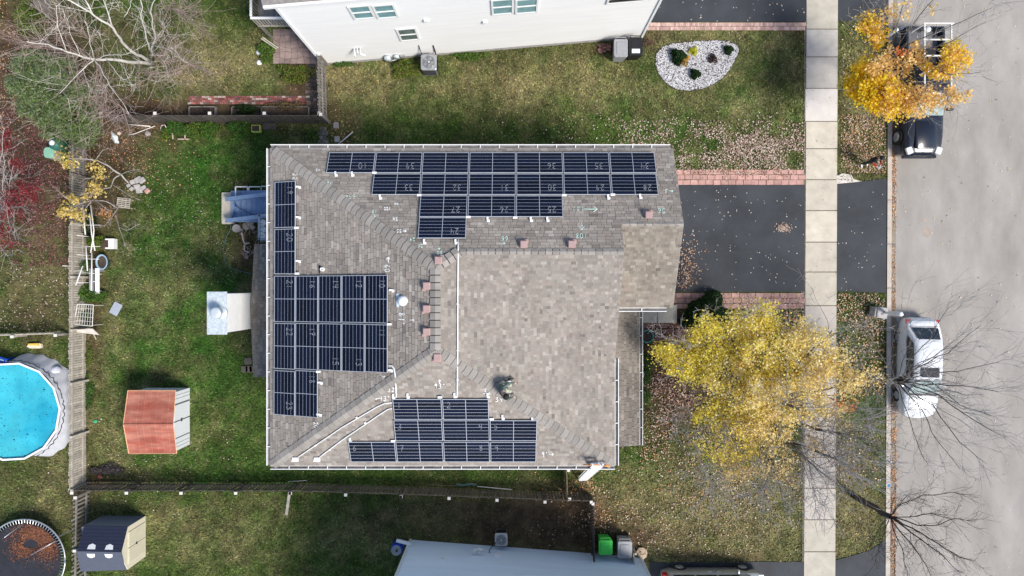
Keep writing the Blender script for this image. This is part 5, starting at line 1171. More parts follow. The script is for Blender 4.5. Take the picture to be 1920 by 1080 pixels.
# ------------------------------------------------------------------ BUSHES
def bush(px, py, r, h, cols, n, label, cat='shrub', name='shrub', leaf=(.03, .06), ry=None, group=None, stems=6, shape='dome', z0=0, spiky=False):
    p = G(px, py, z0); t = thing(name, p, label, cat, group); ry = ry or r
    th = rng.uniform(0, 2*np.pi, n); q = rng.random(n); rr = np.sqrt(q); 
    lump = 1+.22*np.sin(th*3+px)+.15*np.sin(th*5+py)
    X_ = r*rr*np.cos(th)*lump; Y_ = ry*rr*np.sin(th)*lump; top = h*np.sqrt(np.clip(1-.85*rr**2, 0, 1)); Z_ = top*(1-rng.random(n)**2*.75)+rng.uniform(-.05, .03, n)
    Z_ = np.maximum(Z_, .02)
    V, c = rand_leaves(X_, Y_, Z_, leaf, cols)
    quads_mesh('foliage', V, c, M['leaf'], t, kind='stuff')
    b = MB()
    for k in range(stems):
        a = k*6.28/stems+.4; b.tube([(0, 0, 0), (r*.3*math.cos(a), ry*.3*math.sin(a), h*.5), (r*.7*math.cos(a), ry*.7*math.sin(a), h*.8)], [.02, .014, .006], 5)
    b.build('stem', M['bark'], t); return t
def rand_leaves(x, y, z, size, cols, asp=.6, flat=.5):
    N = len(x); s = rng.uniform(*size, N); u = rng.normal(size=(N, 3)); u[:, 2] *= flat; u /= np.linalg.norm(u, axis=1)[:, None]
    w = rng.normal(size=(N, 3)); w[:, 2] *= flat; w -= (w*u).sum(1)[:, None]*u; w /= np.linalg.norm(w, axis=1)[:, None]
    P = np.stack([x, y, z], 1); V = np.zeros((N, 4, 3)); V[:, 0] = P-u*s[:, None]; V[:, 1] = P-w*s[:, None]*asp; V[:, 2] = P+u*s[:, None]; V[:, 3] = P+w*s[:, None]*asp
    cols = np.array(cols); c = cols[rng.integers(0, len(cols), N)]*rng.uniform(.7, 1.25, (N, 1)); return V, c
GRN = [(.08, .19, .03), (.12, .26, .05), (.06, .13, .03)]; DGR = [(.02, .055, .012), (.03, .075, .02), (.015, .04, .01)]; LIM = [(.16, .25, .03), (.10, .19, .03), (.25, .30, .05)]; YEL = [(.6, .45, .05), (.7, .55, .1), (.5, .4, .06)]
bush(1270, 109, .33, .55, DGR, 1800, 'round dark green shrub on the white rock bed, largest', ry=.36); bush(1282, 113, .2, .3, [(.6, .3, .08), (.65, .5, .1)], 350, 'orange-yellow plant against the largest shrub on the rock bed', cat='plant', name='garden_plant', ry=.33)
bush(1299, 97, .2, .25, [(.6, .6, .05), (.5, .5, .05)], 260, 'bright yellow grass clump on the white rock bed', cat='plant', name='garden_plant'); bush(1302, 141, .22, .45, DGR, 900, 'small round green shrub near the lower edge of the rock bed')
bush(1364, 96, .2, .4, DGR, 800, 'small round green shrub at the right end of the rock bed'); bush(1335, 112, .21, .3, [(.05, .03, .03), (.10, .06, .05)], 260, 'dead dark plant in the middle right of the rock bed', cat='plant', name='garden_plant'); bush(1283, 120, .14, .2, [(.25, .16, .12), (.4, .3, .25)], 160, 'small brown plant beside the grey stone on the rock bed', cat='plant', name='garden_plant'); rock(1279, 124, .14, 'flat grey stone on the white rock bed')
bush(1323, 586, 1.15, 1.0, DGR, 9000, 'large dark green shrub beside the porch under the yellow tree', ry=.85, leaf=(.04, .07))
for (x_, y_, r, ry, h, cl, n, lab) in ((560, 140, .95, .45, .5, LIM+[(.2, .12, .05)], 1500, 'yellow-green shrub below the patio'), (503, 100, .4, .5, .6, GRN+LIM, 1100, 'green shrub left of the patio'), (762, 132, .75, .42, .5, LIM+[(.2, .13, .05)], 1400, 'leafy shrub left of the grey air conditioner'),
    (335, 242, .5, .35, .7, GRN, 1100, 'green plant in the planter below the fence'), (363, 248, .42, .45, .6, GRN+LIM, 700, 'spiky green plant right of the planter'), (396, 246, .48, .45, .7, GRN+LIM[:1], 1300, 'bushy green plant, third along the fence'), (452, 243, .52, .5, .7, GRN, 1400, 'bushy green plant beside the lime box'),
    (316, 252, .25, .3, .4, LIM, 350, 'pale grassy plant at the wire hoop'), (466, 208, .6, .25, .5, DGR, 1000, 'dark green leaves in the middle garden bed'), (540, 200, .9, .25, .4, [(.12, .08, .04), (.28, .2, .08)], 500, 'dry vines in the right garden bed'), (385, 208, .4, .2, .3, [(.12, .08, .07), (.2, .15, .13)], 260, 'dead plants in the left garden bed'),
    (78, 50, .55, .75, 1.6, LIM, 1600, 'bright green tall shrub in the top left corner'), (188, 455, .38, .3, .8, LIM, 700, 'light green plant under the trellis'), (172, 420, .4, .6, .6, DGR, 700, 'dark green plants at the top of the trellis'), (165, 500, .35, .4, .6, GRN, 500, 'green plant at the middle of the trellis'), (172, 553, .8, .42, .7, GRN+LIM[:1], 1700, 'tangle of green weeds above the wire cage'),
    (158, 592, .35, .35, .6, GRN, 500, 'green weeds inside the wire cage'), (150, 440, .2, .35, .7, [(.25, .07, .05)], 260, 'rusty red plant by the trellis'), (185, 500, .2, .3, .5, [(.14, .07, .05)], 200, 'brown plant left of the pale blue tub'), (165, 735, .3, .9, .15, GRN, 700, 'green weeds along the left fence'), (165, 665, .25, .6, .15, LIM+[(.2, .15, .08)], 400, 'yellowish weeds along the left fence'),
    (205, 880, .9, .25, .3, [(.10, .08, .09), (.14, .12, .13)], 700, 'dark grey-purple low plants at the bottom left fence'), (1213, 690, .25, .8, .3, GRN, 500, 'green plants in the narrow bed along the porch'), (1211, 742, .25, .35, .4, GRN, 300, 'leafy plant beside the white ring by the porch'),
    (148, 300, .35, .6, 1.1, LIM+GRN, 900, 'green vine on the upper left fence'), (640, 118, .8, .2, .3, GRN, 600, 'low green weeds along the white house wall, left'), (880, 107, .8, .2, .3, GRN+LIM, 700, 'low green weeds along the white house wall, right'), (1215, 80, .3, .2, .2, [(.2, .12, .08)], 120, 'brown weeds at the white house corner')):
    bush(x_, y_, r, h, cl, int(n*1.0), lab, ry=ry, cat='plant', name='garden_plant', leaf=(.025, .055))
# tub by porch, ring
t = thing('planter_tub', G(1211, 630), 'teal tub with dead leaves beside the porch', 'tub'); b = MB(); b.lathe((0, 0, 0), [(.22, 0), (.29, .3), (.32, .32), (.31, .34), (.27, .33), (.26, .25)], 22); b.build('shell', M['tealm'], t, True); b = MB(); b.lathe((0, 0, .27), [(.25, 0), (.2, .02)], 16); b.build('soil', M['soil'], t)
b = MB(); b.tube([G(1206+5*math.cos(k*.45), 740+5*math.sin(k*.45), .1) for k in range(15)], .025, 5); tag(b.build('garden_ring', M['white'], None, True), 'white ring lying in the bed along the porch', 'ring')
b = MB(); b.tube(smooth_path([(1203, 675), (1206, 684), (1203, 692), (1207, 702), (1203, 712)], .3), .02, 5); tag(b.build('wire_coil', M['cap_c'], None, True), 'white curly wire in the bed along the porch', 'wire')

# ------------------------------------------------------------------ street furniture
t = thing('utility_box', G(1641, 585.5), 'grey utility box on the grass verge beside the white car', 'utility box', rz=-.15)
b = MB(); b.rbox((0, 0, .25), (.6, .5, .5), .03); b.build('cabinet', M['stone'], t); b = MB(); b.rbox((.04, 0, .53), (.5, .54, .06), .03); b.build('lid', M['stone'], t); b = MB(); b.box((.03, -.05, .565), (.12, .1, .01)); b.build('latch', M['dgrey'], t)
def marker(px, py, h, w, label):
    t = thing('marker_post', G(px, py), label, 'post'); b = MB(); b.lathe((0, 0, 0), [(w*.55, 0), (w*.5, h*.5)], 12); b.build('post', M['white'], t, True)
    b = MB(); b.lathe((0, 0, h*.5), [(w*.8, 0), (w*.86, .02), (w*.86, h*.48), (w*.7, h*.5)], 14); b.build('sleeve', M['dome'], t, True); return t
marker(1648, 586, 1.85, .13, 'white capped marker post standing at the utility box'); marker(1653, 75, 1.3, .09, 'white marker post under the bright yellow tree'); marker(1647, 856, 1.05, .05, 'thin white marker post on the verge below the big yellow tree')

# ------------------------------------------------------------------ VEHICLES
def loft(secs, b, m=0, closed=False):
    n = len(secs[0]); vs = [p for s in secs for p in s]; fs = []
    for i in range(len(secs)-1):
        for k in range(n-1): fs.append((i*n+k, i*n+k+1, (i+1)*n+k+1, (i+1)*n+k))
    fs.append(tuple(range(n))); fs.append(tuple(range(len(secs)*n-1, (len(secs)-1)*n-1, -1))); b.add(vs, fs, m)
def body_secs(st, W):
    out = []
    for (x, w, zt, zl) in st:       # half-width factor, top z, low z
        h = [(w*.90, zl), (w*.99, zl+.12), (w*1.0, (zl+zt)/2), (w*.985, zt-.16), (w*.93, zt-.05), (w*.80, zt), (w*.45, zt+.02)]
        pts = [(x, -a*W/2, z) for a, z in h]+[(x, 0, zt+.03)]+[(x, a*W/2, z) for a, z in h[::-1]]; out.append(pts)
    return out
def wheel_set(t, xs, W, r=.34, wd=.22):
    for x in xs:
        for s in (-1, 1):
            y = s*(W/2-wd/2+.01); 
            e = MB(); e.tube([(x, y-wd/2, r), (x, y-wd/2+.03, r), (x, y+wd/2-.03, r), (x, y+wd/2, r)], [r*.88, r, r, r*.88], 22); w = e.build('tyre', M['tyre'], t, True)
            e = MB(); yo = y+s*(wd/2+.004); e.tube([(x, yo-s*.02, r), (x, yo, r)], [r*.62, r*.58], 18)
            e.build('rim', M['steel'], w, True)
            for k in range(5):
                a = k*1.2566; e = MB(); e.box((x+math.cos(a)*r*.3, yo+s*.008, r+math.sin(a)*r*.3), (r*.5, .015, r*.1), rot=Matrix.Rotation(-a, 3, 'Y')); e.build('spoke', M['mgrey'], w)
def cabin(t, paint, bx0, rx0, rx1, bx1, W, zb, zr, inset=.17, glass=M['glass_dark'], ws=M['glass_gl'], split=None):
    wb, wr = W/2*.93, W/2-inset; b = MB()
    xs_ = [bx0, rx0, rx0+.3, (rx0+rx1)/2, rx1-.25, rx1, bx1]; secs = []
    for i, x in enumerate(xs_):
        if i in (0, 6): secs.append([(x, -wb, zb-.03), (x, -wb*.96, zb), (x, -wb*.5, zb+.02), (x, 0, zb+.03), (x, wb*.5, zb+.02), (x, wb*.96, zb), (x, wb, zb-.03)])
        else:
            cr = .045*(1-abs(i-3)/3.2); z = zr-(.05 if i in (1, 5) else 0)
            secs.append([(x, -wb, zb-.03), (x, -wr-.03, z-.07), (x, -wr*.75, z), (x, 0, z+cr), (x, wr*.75, z), (x, wr+.03, z-.07), (x, wb, zb-.03)])
    loft(secs, b); b.build('cabin', paint, t, True)
    # windows
    def pane(q, name, m, off):
        q = [Vector(p) for p in q]; n = (q[1]-q[0]).cross(q[2]-q[0]).normalized()
        if n.dot(off) < 0: n = -n
        e = MB(); pts = [p+n*.018 for p in q]; k = 4; vs = []; 
        e.slab(pts, n*.012); return e.build(name, m, t)
    def L3(a, c, s): return Vector(a)+(Vector(c)-Vector(a))*s
    zz_ = zr-.05
    # windscreen
    A0, A1 = Vector((bx1, -wb*.93, zb+.02)), Vector((bx1, wb*.93, zb+.02)); B0, B1 = Vector((rx1, -wr*.85, zz_+.01)), Vector((rx1, wr*.85, zz_+.01))
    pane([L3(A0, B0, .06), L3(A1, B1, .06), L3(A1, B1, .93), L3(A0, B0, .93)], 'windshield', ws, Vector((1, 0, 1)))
    A0, A1 = Vector((bx0, -wb*.80, zb+.02)), Vector((bx0, wb*.80, zb+.02)); B0, B1 = Vector((rx0, -wr*.80, zz_+.01)), Vector((rx0, wr*.80, zz_+.01))
    pane([L3(A0, B0, .1), L3(A1, B1, .1), L3(A1, B1, .92), L3(A0, B0, .92)], 'rear_window', glass, Vector((-1, 0, 1)))
    for s in (-1, 1):
        lo = [(x, s*wb*.995, zb+.02) for x in (bx0+.35, bx1-.45)]; hi = [(x, s*(wr+.045), zr-.13) for x in (rx0+.12, rx1-.1)]
        n = split or 2
        for k in range(n):
            a, c = k/n+.015, (k+1)/n-.015
            pane([L3(lo[0], lo[1], a), L3(lo[0], lo[1], c), L3(hi[0], hi[1], c), L3(hi[0], hi[1], a)], 'side_window', glass, Vector((0, s, .3)))
def mirrors(t, x, W, z, m, s=.2):
    for k in (-1, 1): b = MB(); b.rbox((x, k*(W/2+s*.55), z), (s*.5, s*1.1, s*.6), .03); b.build('mirror', m, t, True)
# white car, front toward -Y (image down): local +x = front
def vehicle(px, py, rz, label, cat, name, z=-.1): 
    p = G(px, py); return thing(name, (p.x, p.y, z), label, cat, rz=rz)
wc = vehicle(1709, 686, -math.pi/2-.02, 'white hatchback parked at the kerb under bare branches', 'car', 'parked_car')
Wc = 1.74
b = MB(); loft(body_secs([(-2.42, .5, .62, .46), (-2.38, .72, .78, .40), (-2.30, .86, .92, .32), (-2.1, .95, 1.00, .25), (-1.5, 1, 1.02, .22), (-.5, 1, 1.0, .2), (.6, 1, .98, .2), (1.2, .99, .95, .22), (1.6, .99, .94, .24), (1.9, .965, .90, .26), (2.1, .92, .85, .28), (2.25, .84, .78, .31), (2.36, .72, .70, .35), (2.44, .52, .60, .40), (2.47, .3, .56, .44)], Wc), b); b.build('body', M['carwhite'], wc, True)
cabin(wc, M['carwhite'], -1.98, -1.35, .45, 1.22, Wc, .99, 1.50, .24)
b = MB(); b.rbox((.15, 0, 1.545), (.46, .86, .012), .05, bev=.004); b.build('sunroof', M['glass_dark'], wc)
b = MB(); b.rbox((-2.08, 0, 1.0), (.4, 1.3, .05), .14); b.build('tailgate_ledge', M['carwhite'], wc, True)
wheel_set(wc, (-1.42, 1.42), Wc-.04, .33); mirrors(wc, .85, Wc, 1.0, M['carwhite'], .2)
b = MB(); b.rbox((1.27, 0, .985), (.10, 1.42, .03), .03, bev=.005); b.build('cowl', M['black'], wc)
b = MB(); b.rbox((-1.99, 0, 1.035), (.05, 1.3, .03), .02, bev=.005); b.build('wiper_panel', M['mgrey'], wc)
for s in (-1, 1):
    b = MB(); b.rbox((-2.2, s*.68, .86), (.26, .22, .12), .03); b.build('tail_light', M['redlamp'], wc); b = MB(); b.rbox((2.13, s*.58, .74), (.26, .26, .1), .04); b.build('headlight', M['lamp'], wc)
    for x in (-.55, .45): b = MB(); b.box((x, s*(Wc/2+.005), .85), (.16, .03, .03)); b.build('door_handle', M['carwhite'], wc)
# pickup
pk = vehicle(1712, 182, -math.pi/2, 'black pickup truck with white ladder rack parked under the bright yellow tree', 'truck', 'pickup_truck')
Wp = 1.86
b = MB(); loft(body_secs([(.70, 1, 1.05, .35), (1.0, 1, 1.08, .35), (1.9, .99, 1.06, .36), (2.5, .97, 1.0, .4), (2.85, .90, .92, .42), (3.02, .72, .80, .46)], Wp), b); b.build('hood', M['carblack'], pk, True)
b = MB(); b.rbox((2.1, 0, 1.09), (1.35, 1.0, .05), .12); b.build('hood_bulge', M['carblack'], pk, True)
b = MB(); loft(body_secs([(-1.2, 1, 1.05, .35), (.69, 1, 1.05, .35)], Wp), b); b.build('cab_body', M['carblack'], pk, True)
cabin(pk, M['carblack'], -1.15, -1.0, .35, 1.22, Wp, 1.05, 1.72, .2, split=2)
b = MB(); b.box((-2.15, 0, .62), (1.85, Wp*.96, .1)); b.build('bed_floor', M['dgrey'], pk)
for s in (-1, 1): b = MB(); b.box((-2.15, s*(Wp/2-.06), .82), (1.86, .1, .5)); b.build('bed_side', M['carblack'], pk)
b = MB(); b.box((-3.06, 0, .82), (.07, Wp*.95, .5)); b.build('tailgate', M['carblack'], pk)
b = MB(); b.box((-3.16, 0, .5), (.14, Wp*.94, .14)); b.build('rear_bumper', M['steel'], pk); b = MB(); b.rbox((3.04, 0, .55), (.16, Wp*.86, .2), .05); b.build('front_bumper', M['carblack'], pk)
b = MB(); b.box((3.0, 0, .76), (.08, .9, .14)); b.build('grille', M['black'], pk)
for s in (-1, 1): b = MB(); b.rbox((2.82, s*.70, .93), (.34, .30, .1), .05, rz=-s*.35); b.build('headlight', M['lamp'], pk)
wheel_set(pk, (-2.1, 2.05), Wp+.16, .40, .26); mirrors(pk, .9, Wp, 1.2, M['black'], .26)
for y_ in (-.62, .62): b = MB(); b.box((-1.4, y_, 1.95), (3.0, .06, .05)); b.build('rack_rail', M['cap_c'], pk)
for x_ in (-2.85, -2.1, -1.35, -.6): b = MB(); b.box((x_, 0, 2.0), (.06, 1.42, .05)); b.build('rack_bar', M['cap_c'], pk)
for x_ in (-2.85, -.6):
    for y_ in (-.62, .62): b = MB(); b.box((x_, y_, 1.45), (.05, .05, 1.0)); b.build('rack_post', M['white'], pk)
b = MB(); b.lathe((-2.95, .1, .9), [(.12, 0), (.14, .2), (.02, .22)], 14); b.build('bed_bucket', M['white'], pk, True)
b = MB(); b.rbox((-1.7, .1, .8), (.7, .9, .35), .05); b.build('tool_box', M['black'], pk)
# silver minivan: front toward +x
mv = vehicle(1328, 1094, 0, 'silver minivan parked on the driveway at the bottom edge', 'minivan', 'parked_minivan', .02)
Wm = 1.92
b = MB(); loft(body_secs([(-2.5, .80, .8, .4), (-2.42, .93, 1.0, .3), (-2.1, 1, 1.05, .25), (-1, 1, 1.05, .22), (.8, 1, 1.03, .22), (1.5, .99, .98, .24), (2.1, .94, .88, .28), (2.42, .82, .76, .32), (2.52, .6, .62, .38)], Wm), b); b.build('body', M['carsilver'], mv, True)
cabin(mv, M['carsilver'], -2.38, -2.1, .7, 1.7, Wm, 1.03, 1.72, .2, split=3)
wheel_set(mv, (-1.52, 1.55), Wm+.04, .34); mirrors(mv, 1.1, Wm, 1.1, M['carsilver'], .2)
for s in (-1, 1): b = MB(); b.rbox((-2.36, s*.8, .95), (.24, .26, .3), .04); b.build('tail_light', M['redlamp'], mv); b = MB(); b.rbox((2.28, s*.65, .76), (.3, .3, .12), .05); b.build('headlight', M['lamp'], mv)
for x in (-.2, .25): b = MB(); b.box((x, Wm/2+.01, .88), (.2, .03, .04)); b.build('door_handle', M['white'], mv)
for s in (-1, 1): b = MB(); b.tube([(-1.7, s*.62, 1.79), (.3, s*.62, 1.79)], .02, 6); b.build('roof_rail', M['black'], mv)

# ------------------------------------------------------------------ PEOPLE
def person(name, label, origin, J, bones, mats, matof, scale=1, rz=0):
    """J: joint -> (x,y,z,r); bones list of (a,b); root first joint"""
    names = list(J); idx = {n_: i for i, n_ in enumerate(names)}
    me = bpy.data.meshes.new('body'); me.from_pydata([J[n_][:3] for n_ in names], [(idx[a], idx[c]) for a, c in bones], [])
    ob = bpy.data.objects.new('tmp', me); C.objects.link(ob)
    sk = ob.modifiers.new('s', 'SKIN'); sk.use_smooth_shade = True
    lay = me.skin_vertices[0] if me.skin_vertices else None
    for i, n_ in enumerate(names):
        v = me.skin_vertices[0].data[i]; r = J[n_][3]; v.radius = (r, r); v.use_root = (i == 0)
    ss = ob.modifiers.new('u', 'SUBSURF'); ss.levels = 1; ss.render_levels = 1
    dg = bpy.context.evaluated_depsgraph_get(); ev = ob.evaluated_get(dg); nm = bpy.data.meshes.new_from_object(ev)
    bpy.data.objects.remove(ob)
    t = thing(name, origin, label, 'person', rz=rz)
    nm.name = 'body'; nm.materials.clear()
    for m in mats: nm.materials.append(m)
    seg = [(Vector(J[a][:3]), Vector(J[c][:3]), matof(a, c)) for a, c in bones]
    for p in nm.polygons:
        c = p.center; best = 1e9; mi = 0
        for (a, e, m_) in seg:
            d = e-a; q = max(0, min(1, (c-a).dot(d)/max(d.length_squared, 1e-9))); dist = (c-(a+d*q)).length
            if dist < best: best = dist; mi = m_
        p.material_index = mi; p.use_smooth = True
    link(bpy.data.objects.new('body', nm), t); return t
def hand(J, bones, wrist, side, fdir, name):
    w = Vector(J[wrist][:3]); f = Vector(fdir).normalized(); s = f.cross(Vector((0, 0, 1))); s = s.normalized() if s.length > .1 else Vector((1, 0, 0))
    p = w+f*.06; J[name+'palm'] = (*p, .034); bones.append((wrist, name+'palm'))
    for k, (o_, L) in enumerate(((-.03, .065), (-.01, .075), (.01, .07), (.028, .055))):
        a = p+f*.035+s*o_; J[name+'f%da' % k] = (*a, .011); c = a+f*L*.6-Vector((0, 0, .012)); J[name+'f%db' % k] = (*c, .010); d = c+f*L*.3-Vector((0, 0, .03)); J[name+'f%dc' % k] = (*d, .008)
        bones += [(name+'palm', name+'f%da' % k), (name+'f%da' % k, name+'f%db' % k), (name+'f%db' % k, name+'f%dc' % k)]
    a = p+s*side*.045+f*.0; J[name+'ta'] = (*a, .012); c = a+f*.04+s*side*.015; J[name+'tb'] = (*c, .010); bones += [(name+'palm', name+'ta'), (name+'ta', name+'tb')]
def face(t, c, fwd, up_, hairm, r=.105):
    c = Vector(c); f = Vector(fwd).normalized(); u = Vector(up_); u = (u-f*u.dot(f)).normalized(); s = f.cross(u)
    def lump(p, rad, m, nm, sc=(1, 1, 1)):
        b = MB(); prof = [(rad*math.sin(q)+1e-4, -rad*math.cos(q)) for q in np.linspace(0, math.pi, 8)]; b.lathe((0, 0, 0), prof, 10); o = b.build(nm, m, t, True); o.location = p; return o
    for k in (-1, 1): lump(c+f*r*.86+s*k*.034+u*.012, .013, M['white'], 'eye'); lump(c+f*(r*.86+.009)+s*k*.034+u*.012, .007, M['black'], 'pupil'); lump(c+s*k*r*.93, .024, M['skin'], 'ear')
    lump(c+f*(r*.98)-u*.018, .017, M['skin'], 'nose'); o = lump(c+f*r*.86-u*.055, .014, M['cloth_red'], 'mouth')
    b = MB(); n1, n2 = 9, 16; vs = []; fs = []
    for i in range(n1+1):
        th = i/n1*2.0
        for k in range(n2):
            ph = 2*math.pi*k/n2; d = u*math.cos(th)+(-f*math.cos(ph)+s*math.sin(ph))*math.sin(th)
            lim = 1.0 if d.dot(f) < .35 else .0
            rr = r*1.13 if d.dot(f) < .42 or d.dot(u) > .62 else r*.8
            vs.append(c+d*rr)
    for i in range(n1):
        for k in range(n2): fs.append((i*n2+k, i*n2+(k+1) % n2, (i+1)*n2+(k+1) % n2, (i+1)*n2+k))
    b.add(vs, fs); b.build('hair', hairm, t, True)
# standing pilot on verge (faces image-down = -Y)
o0 = G(1618, 307)
J = {'pel': (0, 0, .93, .14), 'spine': (0, .0, 1.12, .15), 'chest': (0, -.02, 1.32, .165), 'neck': (0, -.03, 1.49, .065), 'head': (0, -.05, 1.60, .10), 'top': (0, -.05, 1.69, .085),
     'shl': (.19, -.02, 1.40, .08), 'ell': (.27, -.08, 1.14, .055), 'wrl': (.10, -.32, 1.14, .035), 'shr': (-.19, -.02, 1.40, .08), 'elr': (-.27, -.08, 1.14, .055), 'wrr': (-.10, -.32, 1.14, .035),
     'hil': (.10, 0, .86, .10), 'knl': (.12, -.03, .48, .07), 'anl': (.13, .02, .09, .045), 'tol': (.15, -.17, .045, .045), 'hir': (-.10, 0, .86, .10), 'knr': (-.12, -.03, .48, .07), 'anr': (-.13, .02, .09, .045), 'tor': (-.15, -.17, .045, .045)}
Bn = [('pel', 'spine'), ('spine', 'chest'), ('chest', 'neck'), ('neck', 'head'), ('head', 'top'), ('chest', 'shl'), ('shl', 'ell'), ('ell', 'wrl'), ('chest', 'shr'), ('shr', 'elr'), ('elr', 'wrr'), ('pel', 'hil'), ('hil', 'knl'), ('knl', 'anl'), ('anl', 'tol'), ('pel', 'hir'), ('hir', 'knr'), ('knr', 'anr'), ('anr', 'tor')]
hand(J, Bn, 'wrl', 1, (-.3, -1, 0), 'l'); hand(J, Bn, 'wrr', -1, (.3, -1, 0), 'r')
def mo(a, c):
    if c in ('head', 'top') or 'palm' in a or 'palm' in c or c == 'neck': return 1
    if c in ('tol', 'tor'): return 3
    if a.startswith(('hi', 'kn')) or c.startswith('hi'): return 2
    if a in ('ell', 'elr'): return 4
    return 0
pp_ = person('person', 'person in black jacket and white shoes standing on the verge near the pickup', o0, J, Bn, [M['jack_black'], M['skin'], mat('dark_trousers', (.03, .04, .035), .85), M['shoe'], M['cloth_red']], mo, rz=.35)
face(pp_, (0, -.055, 1.62), (0, -1, -.35), (0, 0, 1), M['hair'])
b = MB(); b.rbox((0, -.43, 1.15), (.2, .12, .05), .02); t = b.build('remote_control', M['mgrey']); t.matrix_world = base_mat(pp_); tag(t, 'grey remote control held by the person on the verge', 'remote control')
# crouching roofer, faces +X / down
hp = onroof(944, 728, 0)
J = {'pel': (-.12, .10, .28, .15), 'spine': (-.10, .04, .46, .17), 'chest': (.0, -.04, .64, .18), 'neck': (.06, -.10, .76, .07), 'head': (.10, -.16, .83, .095), 'top': (.12, -.19, .91, .085),
     'shl': (.03, .15, .66, .085), 'ell': (.20, .26, .44, .055), 'wrl': (.40, .22, .22, .035), 'shr': (.02, -.24, .62, .085), 'elr': (.18, -.34, .40, .055), 'wrr': (.36, -.30, .16, .035),
     'hil': (-.08, .20, .28, .11), 'knl': (.30, .18, .40, .08), 'anl': (.10, .24, .07, .05), 'tol': (.28, .26, -.02, .045), 'hir': (-.06, -.02, .28, .11), 'knr': (.30, -.08, .16, .08), 'anr': (-.02, -.12, .06, .05), 'tor': (-.14, -.14, .04, .045)}
Bn = [('pel', 'spine'), ('spine', 'chest'), ('chest', 'neck'), ('neck', 'head'), ('head', 'top'), ('chest', 'shl'), ('shl', 'ell'), ('ell', 'wrl'), ('chest', 'shr'), ('shr', 'elr'), ('elr', 'wrr'), ('pel', 'hil'), ('hil', 'knl'), ('knl', 'anl'), ('anl', 'tol'), ('pel', 'hir'), ('hir', 'knr'), ('knr', 'anr'), ('anr', 'tor')]
hand(J, Bn, 'wrl', 1, (1, .1, -.5), 'l'); hand(J, Bn, 'wrr', -1, (1, -.1, -.5), 'r')
def mo2(a, c):
    if c in ('head', 'top', 'neck') or 'palm' in a or 'palm' in c: return 1
    if c in ('tol', 'tor'): return 3
    if a.startswith(('hi', 'kn')) or c.startswith('hi'): return 2
    return 0
pr_ = person('person', 'person in green-grey jacket crouching on the roof hip', hp, J, Bn, [M['jack_green'], M['skin'], M['camo'], M['shoe']], mo2)
face(pr_, (.11, -.17, .85), (.8, -.5, -.6), (.3, -.2, 1), M['hair'])
t = tag(MB().tube([(0, 0, 0), (.22, .03, .02)], .03, 8).build('caulking_gun', M['black'], None, True), 'black tool beside the crouching person on the roof', 'tool'); t.location = onroof(952, 711, .12)

# ------------------------------------------------------------------ TREES
class Tree:
    def __init__(s, seed): s.R = random.Random(seed); s.b = MB(); s.tw = MB(); s.tips = []
    def limb(s, pts, r0, r1, n=7):
        # smooth + wobble
        P_ = [Vector(p) for p in pts]; out = []
        for i in range(len(P_)-1):
            k = 3
            for j in range(k):
                t = j/k; q = P_[i].lerp(P_[i+1], t); L = (P_[i+1]-P_[i]).length
                if j: q += Vector([s.R.uniform(-1, 1)*L*.035 for _ in range(3)])
                out.append(q)
        out.append(P_[-1]); m = len(out); rad = [r0+(r1-r0)*(i/(m-1)) for i in range(m)]; s.b.tube(out, rad, n, cap=True); return out, rad
    def twigs(s, path, rad, count, length, lv, spread=.8, rmul=.5, tmin=.25, droop=0, rmin=.006):
        for _ in range(count):
            t = s.R.uniform(tmin, 1); f = t*(len(path)-1); i = min(int(f), len(path)-2); p = path[i].lerp(path[i+1], f-i); d = (path[i+1]-path[i]).normalized()
            d = (d*.8+Vector([s.R.gauss(0, spread) for _ in range(3)])+Vector((0, 0, .25-droop))).normalized(); L = length*s.R.uniform(.5, 1.2); seg = 4; q = [p]
            for k in range(seg):
                d = (d+Vector([s.R.gauss(0, .16) for _ in range(3)])-Vector((0, 0, droop*.2))).normalized(); q.append(q[-1]+d*L/seg)
            r = max(rmin, rad[i]*rmul); (s.b if lv > 1 else s.tw).tube(q, [r*(1-.75*k/seg) if r*(1-.75*k/seg) > rmin*.7 else rmin*.7 for k in range(seg+1)], 4 if lv > 1 else 3, cap=False)
            if lv > 0: s.twigs(q, [r]*len(q), s.R.choice((3, 4)) if lv == 1 else 4, L*.55, lv-1, spread, .55, .3, droop, rmin)
            else: s.tips.append(q[-1])
            if lv <= 1: s.tips.append(q[2])
def tree_obj(name, base, label, T, m, tm, leaves=None, group=None, cat='tree'):
    t = thing(name, base, label, cat, group)
    T.b.build('trunk', m, t, True, world=True); 
    if T.tw.f: T.tw.build('twigs', tm, t, False, 'stuff', world=True)
    if leaves:
        V, c = leaves; quads_mesh('crown', V, c, M['leaf'], t, kind='stuff', world=True)
    return t
def blob_leaves(blobs, size, dens=1.0, asp=.75, spr=1.0, zs=.22):
    Vs, cs = [], []
    for (cx, cy, rx, ry, z, dz, n, cols) in blobs:
        n = int(n*dens); 
        # clumps
        nc = max(3, n//55); ca = rng.uniform(0, 6.28, nc); cr = np.sqrt(rng.random(nc)); ccx = cx+rx*cr*np.cos(ca); ccy = cy+ry*cr*np.sin(ca); ccz = z+dz*rng.uniform(-1, 1, nc)
        k = rng.integers(0, nc, n); s = rng.uniform(4, 10, nc)*spr
        px_ = ccx[k]+rng.normal(0, 1, n)*s[k]*.8; py_ = ccy[k]+rng.normal(0, 1, n)*s[k]*.8; z_ = np.maximum(.3, ccz[k]+rng.normal(0, zs, n))
        D = (H-z_)/F; V, c = rand_leaves((px_-960)*D, (540-py_)*D, z_, size, cols, asp=asp, flat=.55); Vs.append(V); cs.append(c)
    return np.concatenate(Vs), np.concatenate(cs)
